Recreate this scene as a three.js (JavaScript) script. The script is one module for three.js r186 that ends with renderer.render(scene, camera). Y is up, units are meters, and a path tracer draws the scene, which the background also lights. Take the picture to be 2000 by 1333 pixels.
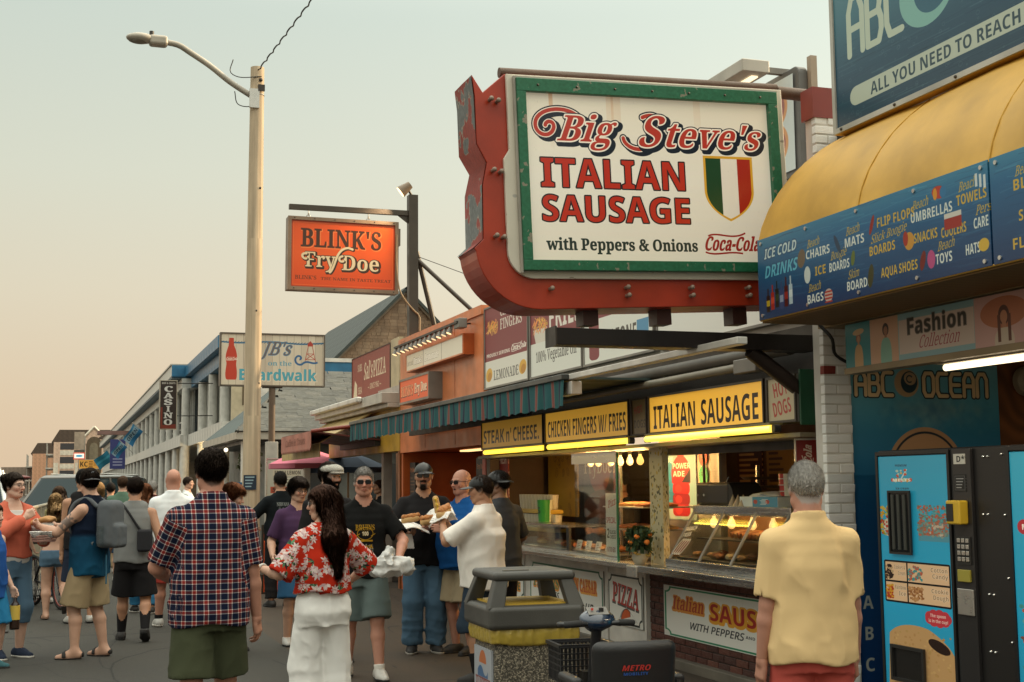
import * as THREE from 'three';
import { RoundedBoxGeometry } from 'three/addons/geometries/RoundedBoxGeometry.js';
import { mergeGeometries, mergeVertices, toCreasedNormals } from 'three/addons/utils/BufferGeometryUtils.js';
import { RectAreaLightUniformsLib } from 'three/addons/lights/RectAreaLightUniformsLib.js';

// ---------------------------------------------------------------- camera, sky, sun, exposure
RectAreaLightUniformsLib.init();
const scene = new THREE.Scene();
const renderer = new THREE.WebGLRenderer({ antialias: true });
renderer.toneMapping = THREE.LinearToneMapping;
renderer.toneMappingExposure = 1.06;
renderer.shadowMap.enabled = true;
const camera = new THREE.PerspectiveCamera(28.76, 1024 / 682, 0.1, 2000);
{
  const yaw = 18.8 * Math.PI / 180, pitch = 6.13 * Math.PI / 180;
  camera.position.set(0, 1.65, 0);
  camera.up.set(0, 1, 0);
  camera.lookAt(Math.sin(yaw) * Math.cos(pitch) * 10, 1.65 + Math.sin(pitch) * 10, -Math.cos(yaw) * Math.cos(pitch) * 10);
  camera.rotateZ(-0.55 * Math.PI / 180);
  camera.updateMatrixWorld();
}
const sunAz = 90 * Math.PI / 180, sunEl = 20 * Math.PI / 180;              // azimuth from -z (up the street) towards +x (the shops)
const sunDir = new THREE.Vector3(Math.sin(sunAz) * Math.cos(sunEl), Math.sin(sunEl), -Math.cos(sunAz) * Math.cos(sunEl));
{
  const W = 512, H = 256, d = new Float32Array(W * H * 4), lerp = (a, b, t) => a + (b - a) * t;
  const stops = [[-90, .16, .15, .13], [-6, .40, .32, .24], [0, .66, .49, .325], [3, .68, .53, .36], [8, .675, .608, .46], [13, .625, .637, .525], [20, .54, .61, .545], [30, 1.05, 1.1, .97], [44, 1.85, 1.86, 1.62], [90, 2.35, 2.32, 2.05]];  // stops above the view are brightened to add fill light on the facades
  for (let j = 0; j < H; j++) for (let i = 0; i < W; i++) {
    const el = ((j + .5) / H - .5) * 180, ph = ((i + .5) / W - .5) * 2 * Math.PI;
    const x = Math.cos(ph) * Math.cos(el * Math.PI / 180), y = Math.sin(el * Math.PI / 180), z = Math.sin(ph) * Math.cos(el * Math.PI / 180);
    let k = 0; while (k < stops.length - 2 && el > stops[k + 1][0]) k++;
    const a = stops[k], b = stops[k + 1]; let t = Math.min(1, Math.max(0, (el - a[0]) / (b[0] - a[0])));
    const ang = Math.acos(Math.max(-1, Math.min(1, x * sunDir.x + y * sunDir.y + z * sunDir.z))) * 180 / Math.PI;
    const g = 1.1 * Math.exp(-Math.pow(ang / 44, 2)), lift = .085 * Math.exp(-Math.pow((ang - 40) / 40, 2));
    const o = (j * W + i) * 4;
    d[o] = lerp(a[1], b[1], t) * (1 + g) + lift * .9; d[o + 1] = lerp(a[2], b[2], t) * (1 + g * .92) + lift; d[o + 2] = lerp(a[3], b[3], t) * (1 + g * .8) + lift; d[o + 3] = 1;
  }
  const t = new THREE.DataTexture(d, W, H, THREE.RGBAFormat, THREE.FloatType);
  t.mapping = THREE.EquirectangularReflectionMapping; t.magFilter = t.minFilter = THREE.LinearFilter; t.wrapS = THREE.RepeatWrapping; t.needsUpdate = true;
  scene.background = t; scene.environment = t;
}
const sun = new THREE.DirectionalLight(new THREE.Color().setRGB(1, .74, .44), 5);
sun.name = 'sun'; sun.position.copy(sunDir).multiplyScalar(200); sun.castShadow = true;
Object.assign(sun.shadow.camera, { left: -160, right: 160, top: 60, bottom: -60, near: 1, far: 600 }); sun.shadow.mapSize.set(4096, 4096); sun.shadow.radius = 2;
sun.target.position.set(0, 0, -60); sun.position.add(sun.target.position);
scene.add(sun, sun.target);
// ---------------------------------------------------------------- helpers
const PI = Math.PI, V3 = (x, y, z) => new THREE.Vector3(x, y, z);
let seed = 7;
const rnd = () => { seed = (seed + 0x6d2b79f5) | 0; let t = Math.imul(seed ^ (seed >>> 15), 1 | seed); t = (t + Math.imul(t ^ (t >>> 7), 61 | t)) ^ t; return ((t ^ (t >>> 14)) >>> 0) / 4294967296; };
const rr = (a, b) => a + (b - a) * rnd();
const clamp = (x, a, b) => x < a ? a : x > b ? b : x, mix = (a, b, t) => a + (b - a) * t, sstep = (a, b, x) => { const t = clamp((x - a) / (b - a), 0, 1); return t * t * (3 - 2 * t); };
const hash3 = (x, y, z) => { let h = Math.imul(x, 374761393) + Math.imul(y, 668265263) + Math.imul(z, 1440662683); h = Math.imul(h ^ (h >>> 13), 1274126177); return ((h ^ (h >>> 16)) >>> 0) / 4294967296; };
function vnoise(x, y, z) {
  const ix = Math.floor(x), iy = Math.floor(y), iz = Math.floor(z); let fx = x - ix, fy = y - iy, fz = z - iz;
  fx = fx * fx * (3 - 2 * fx); fy = fy * fy * (3 - 2 * fy); fz = fz * fz * (3 - 2 * fz);
  const a = mix(mix(hash3(ix, iy, iz), hash3(ix + 1, iy, iz), fx), mix(hash3(ix, iy + 1, iz), hash3(ix + 1, iy + 1, iz), fx), fy);
  const b = mix(mix(hash3(ix, iy, iz + 1), hash3(ix + 1, iy, iz + 1), fx), mix(hash3(ix, iy + 1, iz + 1), hash3(ix + 1, iy + 1, iz + 1), fx), fy);
  return mix(a, b, fz);
}
const fbm = (x, y, z, o = 4) => { let s = 0, a = .5; for (let i = 0; i < o; i++) { s += a * vnoise(x, y, z); x = x * 2.03 + 7.1; y = y * 2.03 + 3.3; z = z * 2.03 + 1.7; a *= .5; } return s / (1 - Math.pow(.5, o)); };

const used = new Map();
function numbered(n) { const k = used.get(n) || 0; used.set(n, k + 1); return k ? n + '_' + String(k).padStart(3, '0') : n; }
function tag(o, label, category, group, kind) { if (label) o.userData.label = label; if (category) o.userData.category = category; if (group) o.userData.group = group; if (kind) o.userData.kind = kind; return o; }
function thing(name, label, category, pos = [0, 0, 0], turn = 0, group) {
  const o = new THREE.Group(); o.name = numbered(name); o.position.set(...pos); o.rotation.y = turn; scene.add(o); return tag(o, label, category, group);
}
function part(parent, name, geo, mat) {
  let g = Array.isArray(geo) ? merge(geo) : geo; if (mat.userData.metric && !g.userData.metric) g = metric(g, mat.userData.metric);
  const m = new THREE.Mesh(g, mat); m.name = name; m.castShadow = m.receiveShadow = true; parent.add(m); return m;
}
function metric(geo, s) {                                             // uv in metres, by the face's main direction
  const g = geo.index ? geo.toNonIndexed() : geo, p = g.attributes.position, uv = new Float32Array(p.count * 2), a = V3(), b = V3(), c = V3(), n = V3();
  for (let i = 0; i < p.count; i += 3) {
    a.fromBufferAttribute(p, i); b.fromBufferAttribute(p, i + 1); c.fromBufferAttribute(p, i + 2); n.subVectors(b, a).cross(c.clone().sub(a));
    const x = Math.abs(n.x), y = Math.abs(n.y), z = Math.abs(n.z);
    [a, b, c].forEach((q, k) => { const [u, v] = x >= y && x >= z ? [q.z, q.y] : y >= z ? [q.x, q.z] : [q.x, q.y]; uv[(i + k) * 2] = u / s; uv[(i + k) * 2 + 1] = v / s; });
  }
  g.setAttribute('uv', new THREE.BufferAttribute(uv, 2)); g.userData.metric = s; return g;
}
function single(name, geo, mat, label, category, pos = [0, 0, 0], turn = 0, group) { const m = part(scene, numbered(name), geo, mat); m.position.set(...pos); m.rotation.y = turn; return tag(m, label, category, group); }
function struct(name, geo, mat) { const m = part(scene, numbered(name), geo, mat); m.userData.kind = 'structure'; return m; }
function copy(o, pos, turn, label) { const c = o.clone(); c.name = numbered(o.name.replace(/_\d{3}$/, '')); c.userData = { ...o.userData }; if (label) c.userData.label = label; c.position.set(...pos); if (turn !== undefined) c.rotation.y = turn; scene.add(c); return c; }
function merge(list) {
  const has = list.some((g) => g.attributes.color), L = list.map((g) => {
    let q = g.index ? g.toNonIndexed() : g; for (const k of Object.keys(q.attributes)) if (!['position', 'normal', 'uv', 'color'].includes(k)) q.deleteAttribute(k);
    const n = q.attributes.position.count;
    if (!q.attributes.uv) q.setAttribute('uv', new THREE.BufferAttribute(new Float32Array(n * 2), 2));
    if (has && !q.attributes.color) q.setAttribute('color', new THREE.BufferAttribute(new Float32Array(n * 3).fill(1), 3));
    return q;
  });
  return mergeGeometries(L);
}
const FLAT = -PI / 2;                                                // a thing turned by this faces the street
const box = (w, h, d, x = 0, y = 0, z = 0, r = 0) => { const g = r ? new RoundedBoxGeometry(w, h, d, 2, Math.min(r, w / 2.1, h / 2.1, d / 2.1)) : new THREE.BoxGeometry(w, h, d); g.translate(x, y, z); return g; };
const bar = (x0, x1, y0, y1, z0, z1, r = 0) => box(x1 - x0, y1 - y0, z1 - z0, (x0 + x1) / 2, (y0 + y1) / 2, (z0 + z1) / 2, r);
const cyl = (r0, r1, h, x = 0, y = 0, z = 0, n = 16, open = false) => { const g = new THREE.CylinderGeometry(r1, r0, h, n, 1, open); g.translate(x, y, z); return g; };
const rodz = (r, a, b, n = 10, r2 = r) => { const A = V3(...a), B = V3(...b), L = A.distanceTo(B), g = new THREE.CylinderGeometry(r2, r, L, n); g.applyQuaternion(new THREE.Quaternion().setFromUnitVectors(V3(0, 1, 0), B.clone().sub(A).normalize())); g.translate((a[0] + b[0]) / 2, (a[1] + b[1]) / 2, (a[2] + b[2]) / 2); return g; };
const tube = (pts, r, n = 24, m = 8, closed = false) => new THREE.TubeGeometry(new THREE.CatmullRomCurve3(pts.map((p) => V3(...p)), closed), n, r, m, closed);
const ball = (r, x = 0, y = 0, z = 0, n = 14) => { const g = new THREE.SphereGeometry(r, n, Math.max(8, n * .7 | 0)); g.translate(x, y, z); return g; };
const lathe = (pts, n = 20) => new THREE.LatheGeometry(pts.map((p) => new THREE.Vector2(...p)), n);
const poly = (pts) => new THREE.Shape(pts.map((p) => new THREE.Vector2(...p)));
const extr = (pts, depth, bevel = 0, z = 0) => { const g = new THREE.ExtrudeGeometry(pts.isShape ? pts : poly(pts), { depth: depth - 2 * bevel, bevelEnabled: bevel > 0, bevelThickness: bevel, bevelSize: bevel, bevelSegments: 2, curveSegments: 16 }); g.translate(0, 0, z + bevel); return g; };
const pane = (w, h, x = 0, y = 0, z = 0) => { const g = new THREE.PlaneGeometry(w, h); g.translate(x, y, z); return g; };
const rot = (g, rx = 0, ry = 0, rz = 0) => { if (rx) g.rotateX(rx); if (ry) g.rotateY(ry); if (rz) g.rotateZ(rz); return g; };
const mov = (g, x, y, z) => { g.translate(x, y, z); return g; };
function roundRectPts(x0, y0, x1, y1, r, n = 6) { const o = []; for (const [cx, cy, a] of [[x1 - r, y0 + r, -PI / 2], [x1 - r, y1 - r, 0], [x0 + r, y1 - r, PI / 2], [x0 + r, y0 + r, PI]]) for (let i = 0; i <= n; i++) o.push([cx + r * Math.cos(a + i / n * PI / 2), cy + r * Math.sin(a + i / n * PI / 2)]); return o; }
function frameGeo(x0, y0, x1, y1, t, z0, z1) { return [bar(x0, x1, y1 - t, y1, z0, z1), bar(x0, x1, y0, y0 + t, z0, z1), bar(x0, x0 + t, y0 + t, y1 - t, z0, z1), bar(x1 - t, x1, y0 + t, y1 - t, z0, z1)]; }

// ---- textures
function canvasTex(w, h, draw, o = {}) {
  const c = document.createElement('canvas'); c.width = w; c.height = h; const g = c.getContext('2d'); draw(g, w, h);
  const t = new THREE.CanvasTexture(c); if (!o.data) t.colorSpace = THREE.SRGBColorSpace; t.magFilter = THREE.LinearFilter;
  t.wrapS = t.wrapT = o.repeat ? THREE.RepeatWrapping : THREE.ClampToEdgeWrapping; if (o.repeat) t.repeat.set(o.repeat, o.repeatY || o.repeat); t.anisotropy = 8; return t;
}
function noiseTex(n, f, o) { return canvasTex(n, n, (g) => { const im = g.createImageData(n, n), d = im.data; for (let y = 0; y < n; y++) for (let x = 0; x < n; x++) { const c = f(x / n, y / n), i = (y * n + x) * 4; if (Array.isArray(c)) { d[i] = c[0]; d[i + 1] = c[1]; d[i + 2] = c[2]; } else d[i] = d[i + 1] = d[i + 2] = c; d[i + 3] = 255; } g.putImageData(im, 0, 0); }, o); }
// periodic fbm over the unit square
function pfbm(u, v, k, s, o = 4) { let t = 0, a = .5, n = 0; for (let i = 0; i < o; i++) { const X = u * k, Y = v * k, ix = Math.floor(X), iy = Math.floor(Y); let fx = X - ix, fy = Y - iy; fx = fx * fx * (3 - 2 * fx); fy = fy * fy * (3 - 2 * fy); const w = (x, y) => hash3(((x % k) + k) % k, ((y % k) + k) % k, s + i * 17); t += a * mix(mix(w(ix, iy), w(ix + 1, iy), fx), mix(w(ix, iy + 1), w(ix + 1, iy + 1), fx), fy); n += a; a *= .5; k *= 2; } return t / n; }
const T = {};
T.bump = noiseTex(256, (u, v) => 255 * (.55 * pfbm(u, v, 8, 1, 4) + .45 * hash3(u * 256 | 0, v * 256 | 0, 5)), { data: true, repeat: 1 });
T.weave = noiseTex(128, (u, v) => { const a = Math.sin(u * PI * 64), b = Math.sin(v * PI * 64); return 110 + 50 * a * b + 60 * pfbm(u, v, 8, 3, 3); }, { data: true, repeat: 8 });
T.grime = noiseTex(256, (u, v) => { const c = 195 + 60 * pfbm(u, v, 4, 9, 5); return [c, c * .985, c * .96]; }, { repeat: 1 });
T.rough = noiseTex(256, (u, v) => 120 + 135 * pfbm(u, v, 6, 4, 5), { data: true, repeat: 1 });
T.streak = noiseTex(256, (u, v) => { const c = 175 + 80 * pfbm(u, v * .1, 16, 21, 4) ; return [c, c * .98, c * .94]; }, { repeat: 1 });
const M = {};
function std(c, rough = .7, o = {}) {
  const { s, ...rest } = o, m = new THREE.MeshStandardMaterial({ roughness: rough, ...rest });
  if (typeof c === 'number' || typeof c === 'string') m.color.set(c); else m.color.setRGB(...c);
  return m;
}
const phys = (c, rough, o) => { const m = new THREE.MeshPhysicalMaterial({ roughness: rough, ...o }); if (Array.isArray(c)) m.color.setRGB(...c); else m.color.set(c); return m; };
const painted = (c, rough = .55, o = {}) => { const m = std(c, rough, { map: T.grime, roughnessMap: T.rough, bumpMap: T.bump, bumpScale: .0006, ...o }); m.userData.metric = .9; return m; };
const cloth = (c, o = {}) => phys(c, .92, { bumpMap: T.weave, bumpScale: .0012, specularIntensity: .3, ...o });
const print = (t, rough = .5, o = {}) => std([1, 1, 1], rough, { map: t, bumpMap: T.bump, bumpScale: .0003, ...o });
const lit = (t, k, rough = .4, o = {}) => std([1, 1, 1], rough, { map: t, emissive: new THREE.Color(1, 1, 1), emissiveMap: t, emissiveIntensity: k, ...o });
const glow = (c, k) => { const m = std([.8, .8, .8], .4); m.emissive.setRGB(...c); m.emissiveIntensity = k; return m; };
const glass = (c = [.93, .96, .95], o = {}) => phys(c, .03, { transmission: 1, thickness: 0, ior: 1.5, metalness: 0, ...o });
M.white = painted([.82, .81, .78]); M.black = std([.018, .017, .016], .5); M.dark = painted([.03, .027, .024], .6); M.steel = std([.55, .54, .52], .33, { metalness: 1, roughnessMap: T.rough, bumpMap: T.bump, bumpScale: .0002 });
M.alu = std([.62, .6, .56], .42, { metalness: .85, roughnessMap: T.rough }); M.greyPaint = painted([.28, .27, .25]); M.rubber = std([.02, .02, .02], .8); M.chrome = std([.8, .8, .78], .12, { metalness: 1 });
M.iron = painted([.055, .042, .034], .65); M.brownSteel = painted([.07, .055, .04], .6);
// writing with an optional squeeze, outline and arc
function word(g, s, x, y, size, o = {}) {
  g.save(); g.font = (o.style || 'bold') + ' ' + size + 'px ' + (o.font || 'sans-serif'); g.textBaseline = o.base || 'alphabetic'; g.textAlign = 'left';
  const w0 = g.measureText(s).width, w = o.w || w0 * (o.sx || 1); let sx = w / w0;
  g.translate(x, y); if (o.rot) g.rotate(o.rot); if (o.skew) g.transform(1, 0, -o.skew, 1, 0, 0);
  const al = o.align || 'left'; g.translate(al === 'center' ? -w / 2 : al === 'right' ? -w : 0, 0); g.scale(sx, o.sy || 1);
  for (const [col, lw, dx, dy] of o.strokes || []) { g.lineJoin = 'round'; g.lineWidth = lw; g.strokeStyle = col; g.strokeText(s, (dx || 0) / sx, dy || 0); }
  if (o.fill !== null) { g.fillStyle = o.fill || '#000'; g.fillText(s, 0, 0); }
  g.restore(); return w;
}
function speckle(g, w, h, n, a = .06, big = 2) { for (let i = 0; i < n; i++) { g.fillStyle = rnd() < .5 ? `rgba(0,0,0,${a * rnd()})` : `rgba(255,245,220,${a * rnd()})`; const s = rr(.5, big); g.fillRect(rnd() * w, rnd() * h, s, s * rr(.5, 3)); } }
function drips(g, w, h, n, c = '120,70,30', a = .12) { for (let i = 0; i < n; i++) { const x = rnd() * w, L = rr(.1, .7) * h, gr = g.createLinearGradient(0, 0, 0, L); gr.addColorStop(0, `rgba(${c},${a * rr(.4, 1)})`); gr.addColorStop(1, `rgba(${c},0)`); g.fillStyle = gr; g.fillRect(x, 0, rr(1, 5), L); } }
function cokeWord(g, x, y, s, c, rot) { word(g, 'Coca-Cola', x, y, s, { font: 'serif', style: 'italic bold', w: s * 3.3, fill: c, skew: .12, rot, strokes: [[c, s * .05]] }); g.save(); g.translate(x, y); if (rot) g.rotate(rot); g.strokeStyle = c; g.lineWidth = s * .09; g.beginPath(); g.moveTo(s * .1, s * .1); g.bezierCurveTo(s * .7, s * .35, s * 1.4, -.0, s * 2.3, s * .16); g.stroke(); g.beginPath(); g.moveTo(s * .3, -s * .75); g.bezierCurveTo(s * .8, -s * 1.05, s * 1.7, -s * .5, s * 2.5, -s * .95); g.stroke(); g.restore(); }
// ---------------------------------------------------------------- people: signed distance fields meshed by surface nets
function nets(f, lo, hi, h) {
  const N = [0, 1, 2].map((k) => Math.ceil((hi[k] - lo[k]) / h / 4) * 4 + 1), [nx, ny, nz] = N, D = new Float32Array(nx * ny * nz), id = (i, j, k) => i + nx * (j + ny * k);
  const B = 4, R = h * B * .87 * 1.25 + h;
  for (let k = 0; k < nz; k += B) for (let j = 0; j < ny; j += B) for (let i = 0; i < nx; i += B) {
    const c = f(lo[0] + (i + 1.5) * h, lo[1] + (j + 1.5) * h, lo[2] + (k + 1.5) * h), far = Math.abs(c) > R;
    for (let c2 = k; c2 < Math.min(k + B, nz); c2++) for (let b = j; b < Math.min(j + B, ny); b++) for (let a = i; a < Math.min(i + B, nx); a++) D[id(a, b, c2)] = far ? c : f(lo[0] + a * h, lo[1] + b * h, lo[2] + c2 * h);
  }
  const idx = new Int32Array(nx * ny * nz).fill(-1), P = [], I = [], d = new Float64Array(8);
  for (let k = 0; k < nz - 1; k++) for (let j = 0; j < ny - 1; j++) for (let i = 0; i < nx - 1; i++) {
    let m = 0, x = 0, y = 0, z = 0, n = 0;
    for (let q = 0; q < 8; q++) { d[q] = D[id(i + (q & 1), j + (q >> 1 & 1), k + (q >> 2))]; if (d[q] < 0) m |= 1 << q; }
    if (m === 0 || m === 255) continue;
    for (const [a, b] of EDGES) { if ((d[a] < 0) === (d[b] < 0)) continue; const t = d[a] / (d[a] - d[b]); x += mix(a & 1, b & 1, t); y += mix(a >> 1 & 1, b >> 1 & 1, t); z += mix(a >> 2, b >> 2, t); n++; }
    idx[id(i, j, k)] = P.length / 3; P.push(lo[0] + (i + x / n) * h, lo[1] + (j + y / n) * h, lo[2] + (k + z / n) * h);
  }
  const quad = (a, b, c, d, flip) => { if (a < 0 || b < 0 || c < 0 || d < 0) return; if (flip) I.push(a, c, b, a, d, c); else I.push(a, b, c, a, c, d); };
  for (let k = 1; k < nz - 1; k++) for (let j = 1; j < ny - 1; j++) for (let i = 1; i < nx - 1; i++) {
    const s = D[id(i, j, k)] < 0;
    if (s !== (D[id(i + 1, j, k)] < 0)) quad(idx[id(i, j - 1, k - 1)], idx[id(i, j, k - 1)], idx[id(i, j, k)], idx[id(i, j - 1, k)], !s);
    if (s !== (D[id(i, j + 1, k)] < 0)) quad(idx[id(i - 1, j, k - 1)], idx[id(i - 1, j, k)], idx[id(i, j, k)], idx[id(i, j, k - 1)], !s);
    if (s !== (D[id(i, j, k + 1)] < 0)) quad(idx[id(i - 1, j - 1, k)], idx[id(i, j - 1, k)], idx[id(i, j, k)], idx[id(i - 1, j, k)], !s);
  }
  const g = new THREE.BufferGeometry(); g.setAttribute('position', new THREE.Float32BufferAttribute(P, 3)); g.setIndex(I); g.computeVertexNormals(); return g;
}
const EDGES = [[0, 1], [2, 3], [4, 5], [6, 7], [0, 2], [1, 3], [4, 6], [5, 7], [0, 4], [1, 5], [2, 6], [3, 7]];
const smin = (a, b, k) => { const h = Math.max(k - Math.abs(a - b), 0) / k; return Math.min(a, b) - h * h * k * .25; };
const smax = (a, b, k) => -smin(-a, -b, k);
function cap(x, y, z, a, b, r1, r2) {                                  // tapered capsule
  const bx = b[0] - a[0], by = b[1] - a[1], bz = b[2] - a[2], px = x - a[0], py = y - a[1], pz = z - a[2];
  const t = clamp((px * bx + py * by + pz * bz) / (bx * bx + by * by + bz * bz + 1e-9), 0, 1), dx = px - bx * t, dy = py - by * t, dz = pz - bz * t;
  return Math.sqrt(dx * dx + dy * dy + dz * dz) - (r1 + (r2 - r1) * t);
}
const ell = (x, y, z, cx, cy, cz, a, b, c) => { const X = (x - cx) / a, Y = (y - cy) / b, Z = (z - cz) / c, k0 = Math.sqrt(X * X + Y * Y + Z * Z), k1 = Math.sqrt(X * X / a / a + Y * Y / b / b + Z * Z / c / c); return k1 < 1e-6 ? -Math.min(a, b, c) : k0 * (k0 - 1) / k1; };
const rbox = (x, y, z, a, b, c, r) => { const X = Math.abs(x) - a + r, Y = Math.abs(y) - b + r, Z = Math.abs(z) - c + r; return Math.hypot(Math.max(X, 0), Math.max(Y, 0), Math.max(Z, 0)) + Math.min(Math.max(X, Y, Z), 0) - r; };
const vsub = (a, b) => [a[0] - b[0], a[1] - b[1], a[2] - b[2]], vadd = (a, b, k = 1) => [a[0] + b[0] * k, a[1] + b[1] * k, a[2] + b[2] * k], vdot = (a, b) => a[0] * b[0] + a[1] * b[1] + a[2] * b[2], vlen = (a) => Math.hypot(...a), vnorm = (a) => { const l = vlen(a) || 1; return [a[0] / l, a[1] / l, a[2] / l]; }, vcross = (a, b) => [a[1] * b[2] - a[2] * b[1], a[2] * b[0] - a[0] * b[2], a[0] * b[1] - a[1] * b[0]], vmix = (a, b, t) => [mix(a[0], b[0], t), mix(a[1], b[1], t), mix(a[2], b[2], t)];
function joint(S, T, a, b, hint) {                                     // two-bone reach: the elbow or knee, and the end it can reach
  let d = vsub(T, S), L = vlen(d); const n = vnorm(d); if (L > (a + b) * .999) { L = (a + b) * .999; T = vadd(S, n, L); }
  const x = (a * a - b * b + L * L) / (2 * L), h = Math.sqrt(Math.max(a * a - x * x, 1e-6)), p = vnorm(vsub(hint, n.map((c) => c * vdot(hint, n))));
  return [vadd(vadd(S, n, x), p, h), T];
}
const SKIN = { fair: [.50, .29, .20], pale: [.55, .34, .25], tan: [.40, .205, .12], red: [.46, .22, .15], olive: [.36, .19, .115], brown: [.20, .10, .058] };
const HAIR = { brown: [.055, .030, .017], dark: [.022, .014, .010], black: [.010, .008, .007], grey: [.36, .34, .315], blond: [.30, .18, .08], red: [.14, .05, .02], auburn: [.034, .014, .008] };
function spec0(s) {
  s.w = 1 + ((s.w || 1) - 1) * .42; const H = s.H || 1.75, k = H / 1.75, f = !!s.female, w = s.w;
  const o = { k, f, ...s };
  const by = s.belly || 0;
  o.prof = (f ? [[.78, .155, .105, -.01], [.86, .178, .122, -.015], [.94, .172, .118, -.005], [1.05, .135, .095, 0], [1.15, .138, .098, .005], [1.24, .150, .122, .018], [1.32, .152, .105, .005], [1.39, .145, .082, -.005], [1.44, .110, .068, -.01], [1.49, .055, .055, -.01]]
    : [[.78, .155, .105, -.008], [.86, .168, .118, -.012], [.94, .164, .112, -.003], [1.04, .152, .106, .004], [1.14, .156, .112, .008], [1.25, .166, .122, .008], [1.32, .166, .116, 0], [1.38, .136, .095, -.008], [1.43, .094, .075, -.012], [1.50, .056, .058, -.012]])
    .map(([y, a, b, c]) => { const q = by * Math.exp(-Math.pow((y - 1.06) / .13, 2)); return [y * k, (a * w + q * .35) * k, (b * (.5 + .5 * w) + q * .5) * k, (c + q * .5) * k]; });
  const lean = s.lean || 0, tw = s.twist || 0, roll = s.sway || 0, piv = [0, .93 * k, 0], cl = Math.cos(lean), sl = Math.sin(lean), ct = Math.cos(tw), st = Math.sin(tw), cr = Math.cos(roll), sr = Math.sin(roll);
  o.toW = (p) => { let [x, y, z] = vsub(p, piv);[x, z] = [x * ct + z * st, -x * st + z * ct];[x, y] = [x * cr - y * sr, x * sr + y * cr];[y, z] = [y * cl - z * sl, y * sl + z * cl]; return vadd([x, y, z], piv); };
  o.toL = (x, y, z) => { y -= piv[1];[y, z] = [y * cl + z * sl, -y * sl + z * cl];[x, y] = [x * cr + y * sr, -x * sr + y * cr];[x, z] = [x * ct - z * st, x * st + z * ct]; return [x, y + piv[1], z]; };
  const sw = (f ? .152 : .176) * (.4 + .6 * w) * k;
  o.sh = [o.toW([sw, 1.372 * k, -.012 * k]), o.toW([-sw, 1.372 * k, -.012 * k])];          // 0 = the person's left (+x), 1 = right
  const ua = .295 * k, fa = .255 * k, th = .425 * k, sn = .405 * k;
  const hands = s.hands || []; o.el = []; o.wr = []; o.hip = []; o.kn = []; o.an = [];
  for (const i of [0, 1]) {
    const e = i ? -1 : 1, t = hands[i] || [.222 * e, .79, .03], T = [t[0] * k, t[1] * k, t[2] * k];
    const hint = (s.elbow && s.elbow[i]) || [.10 * e, -.2, -1];
    [o.el[i], o.wr[i]] = joint(o.sh[i], T, ua, fa, hint);
    const hp = [.086 * e * k * (.5 + .5 * w), .90 * k, 0], ft = (s.feet || [])[i] || [.11 * e, .08, 0]; o.hip[i] = hp;
    [o.kn[i], o.an[i]] = joint(hp, [ft[0] * k, Math.max(ft[1], .07) * k, ft[2] * k], th, sn, [.12 * e, 0, 1]);
    o['toe' + i] = ft[3] !== undefined ? ft[3] : .18 * e; o['pt' + i] = ft[4] || 0;                 // toes out, heel raised
  }
  o.neck = [o.toW([0, 1.45 * k, -.015 * k]), o.toW([0, 1.56 * k, .005 * k + (s.stoop || 0)])];
  o.hc = o.toW([0, 1.635 * k, .022 * k + (s.stoop || 0) * 1.3]); o.hk = (s.headK || 1) * k * 1.0;
  const hy = (s.look || 0), hp = (s.nod || 0), ht = s.tilt || 0;
  o.hq = new THREE.Quaternion().setFromEuler(new THREE.Euler(hp, hy, ht, 'YXZ')); o.hm = new THREE.Matrix4().compose(V3(...o.hc), o.hq, V3(o.hk, o.hk, o.hk));
  return o;
}
function profile(P, y) { if (y <= P[0][0]) return P[0]; for (let i = 1; i < P.length; i++) if (y < P[i][0]) { const t = (y - P[i - 1][0]) / (P[i][0] - P[i - 1][0]), s = t * t * (3 - 2 * t) * .5 + t * .5; return [y, mix(P[i - 1][1], P[i][1], s), mix(P[i - 1][2], P[i][2], s), mix(P[i - 1][3], P[i][3], s)]; } return P[P.length - 1]; }
function torsoD(P, x, y, z, off = 0) {
  const q = profile(P, y), a = q[1] + off, b = q[2] + off, X = Math.abs(x) / a, Z = Math.abs(z - q[3]) / b, e = 2.2, r = Math.pow(Math.pow(X, e) + Math.pow(Z, e), 1 / e), d = (r - 1) * Math.min(a, b) * .92;
  return Math.max(d, P[0][0] - off - y, y - P[P.length - 1][0] - off * .5);
}
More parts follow.
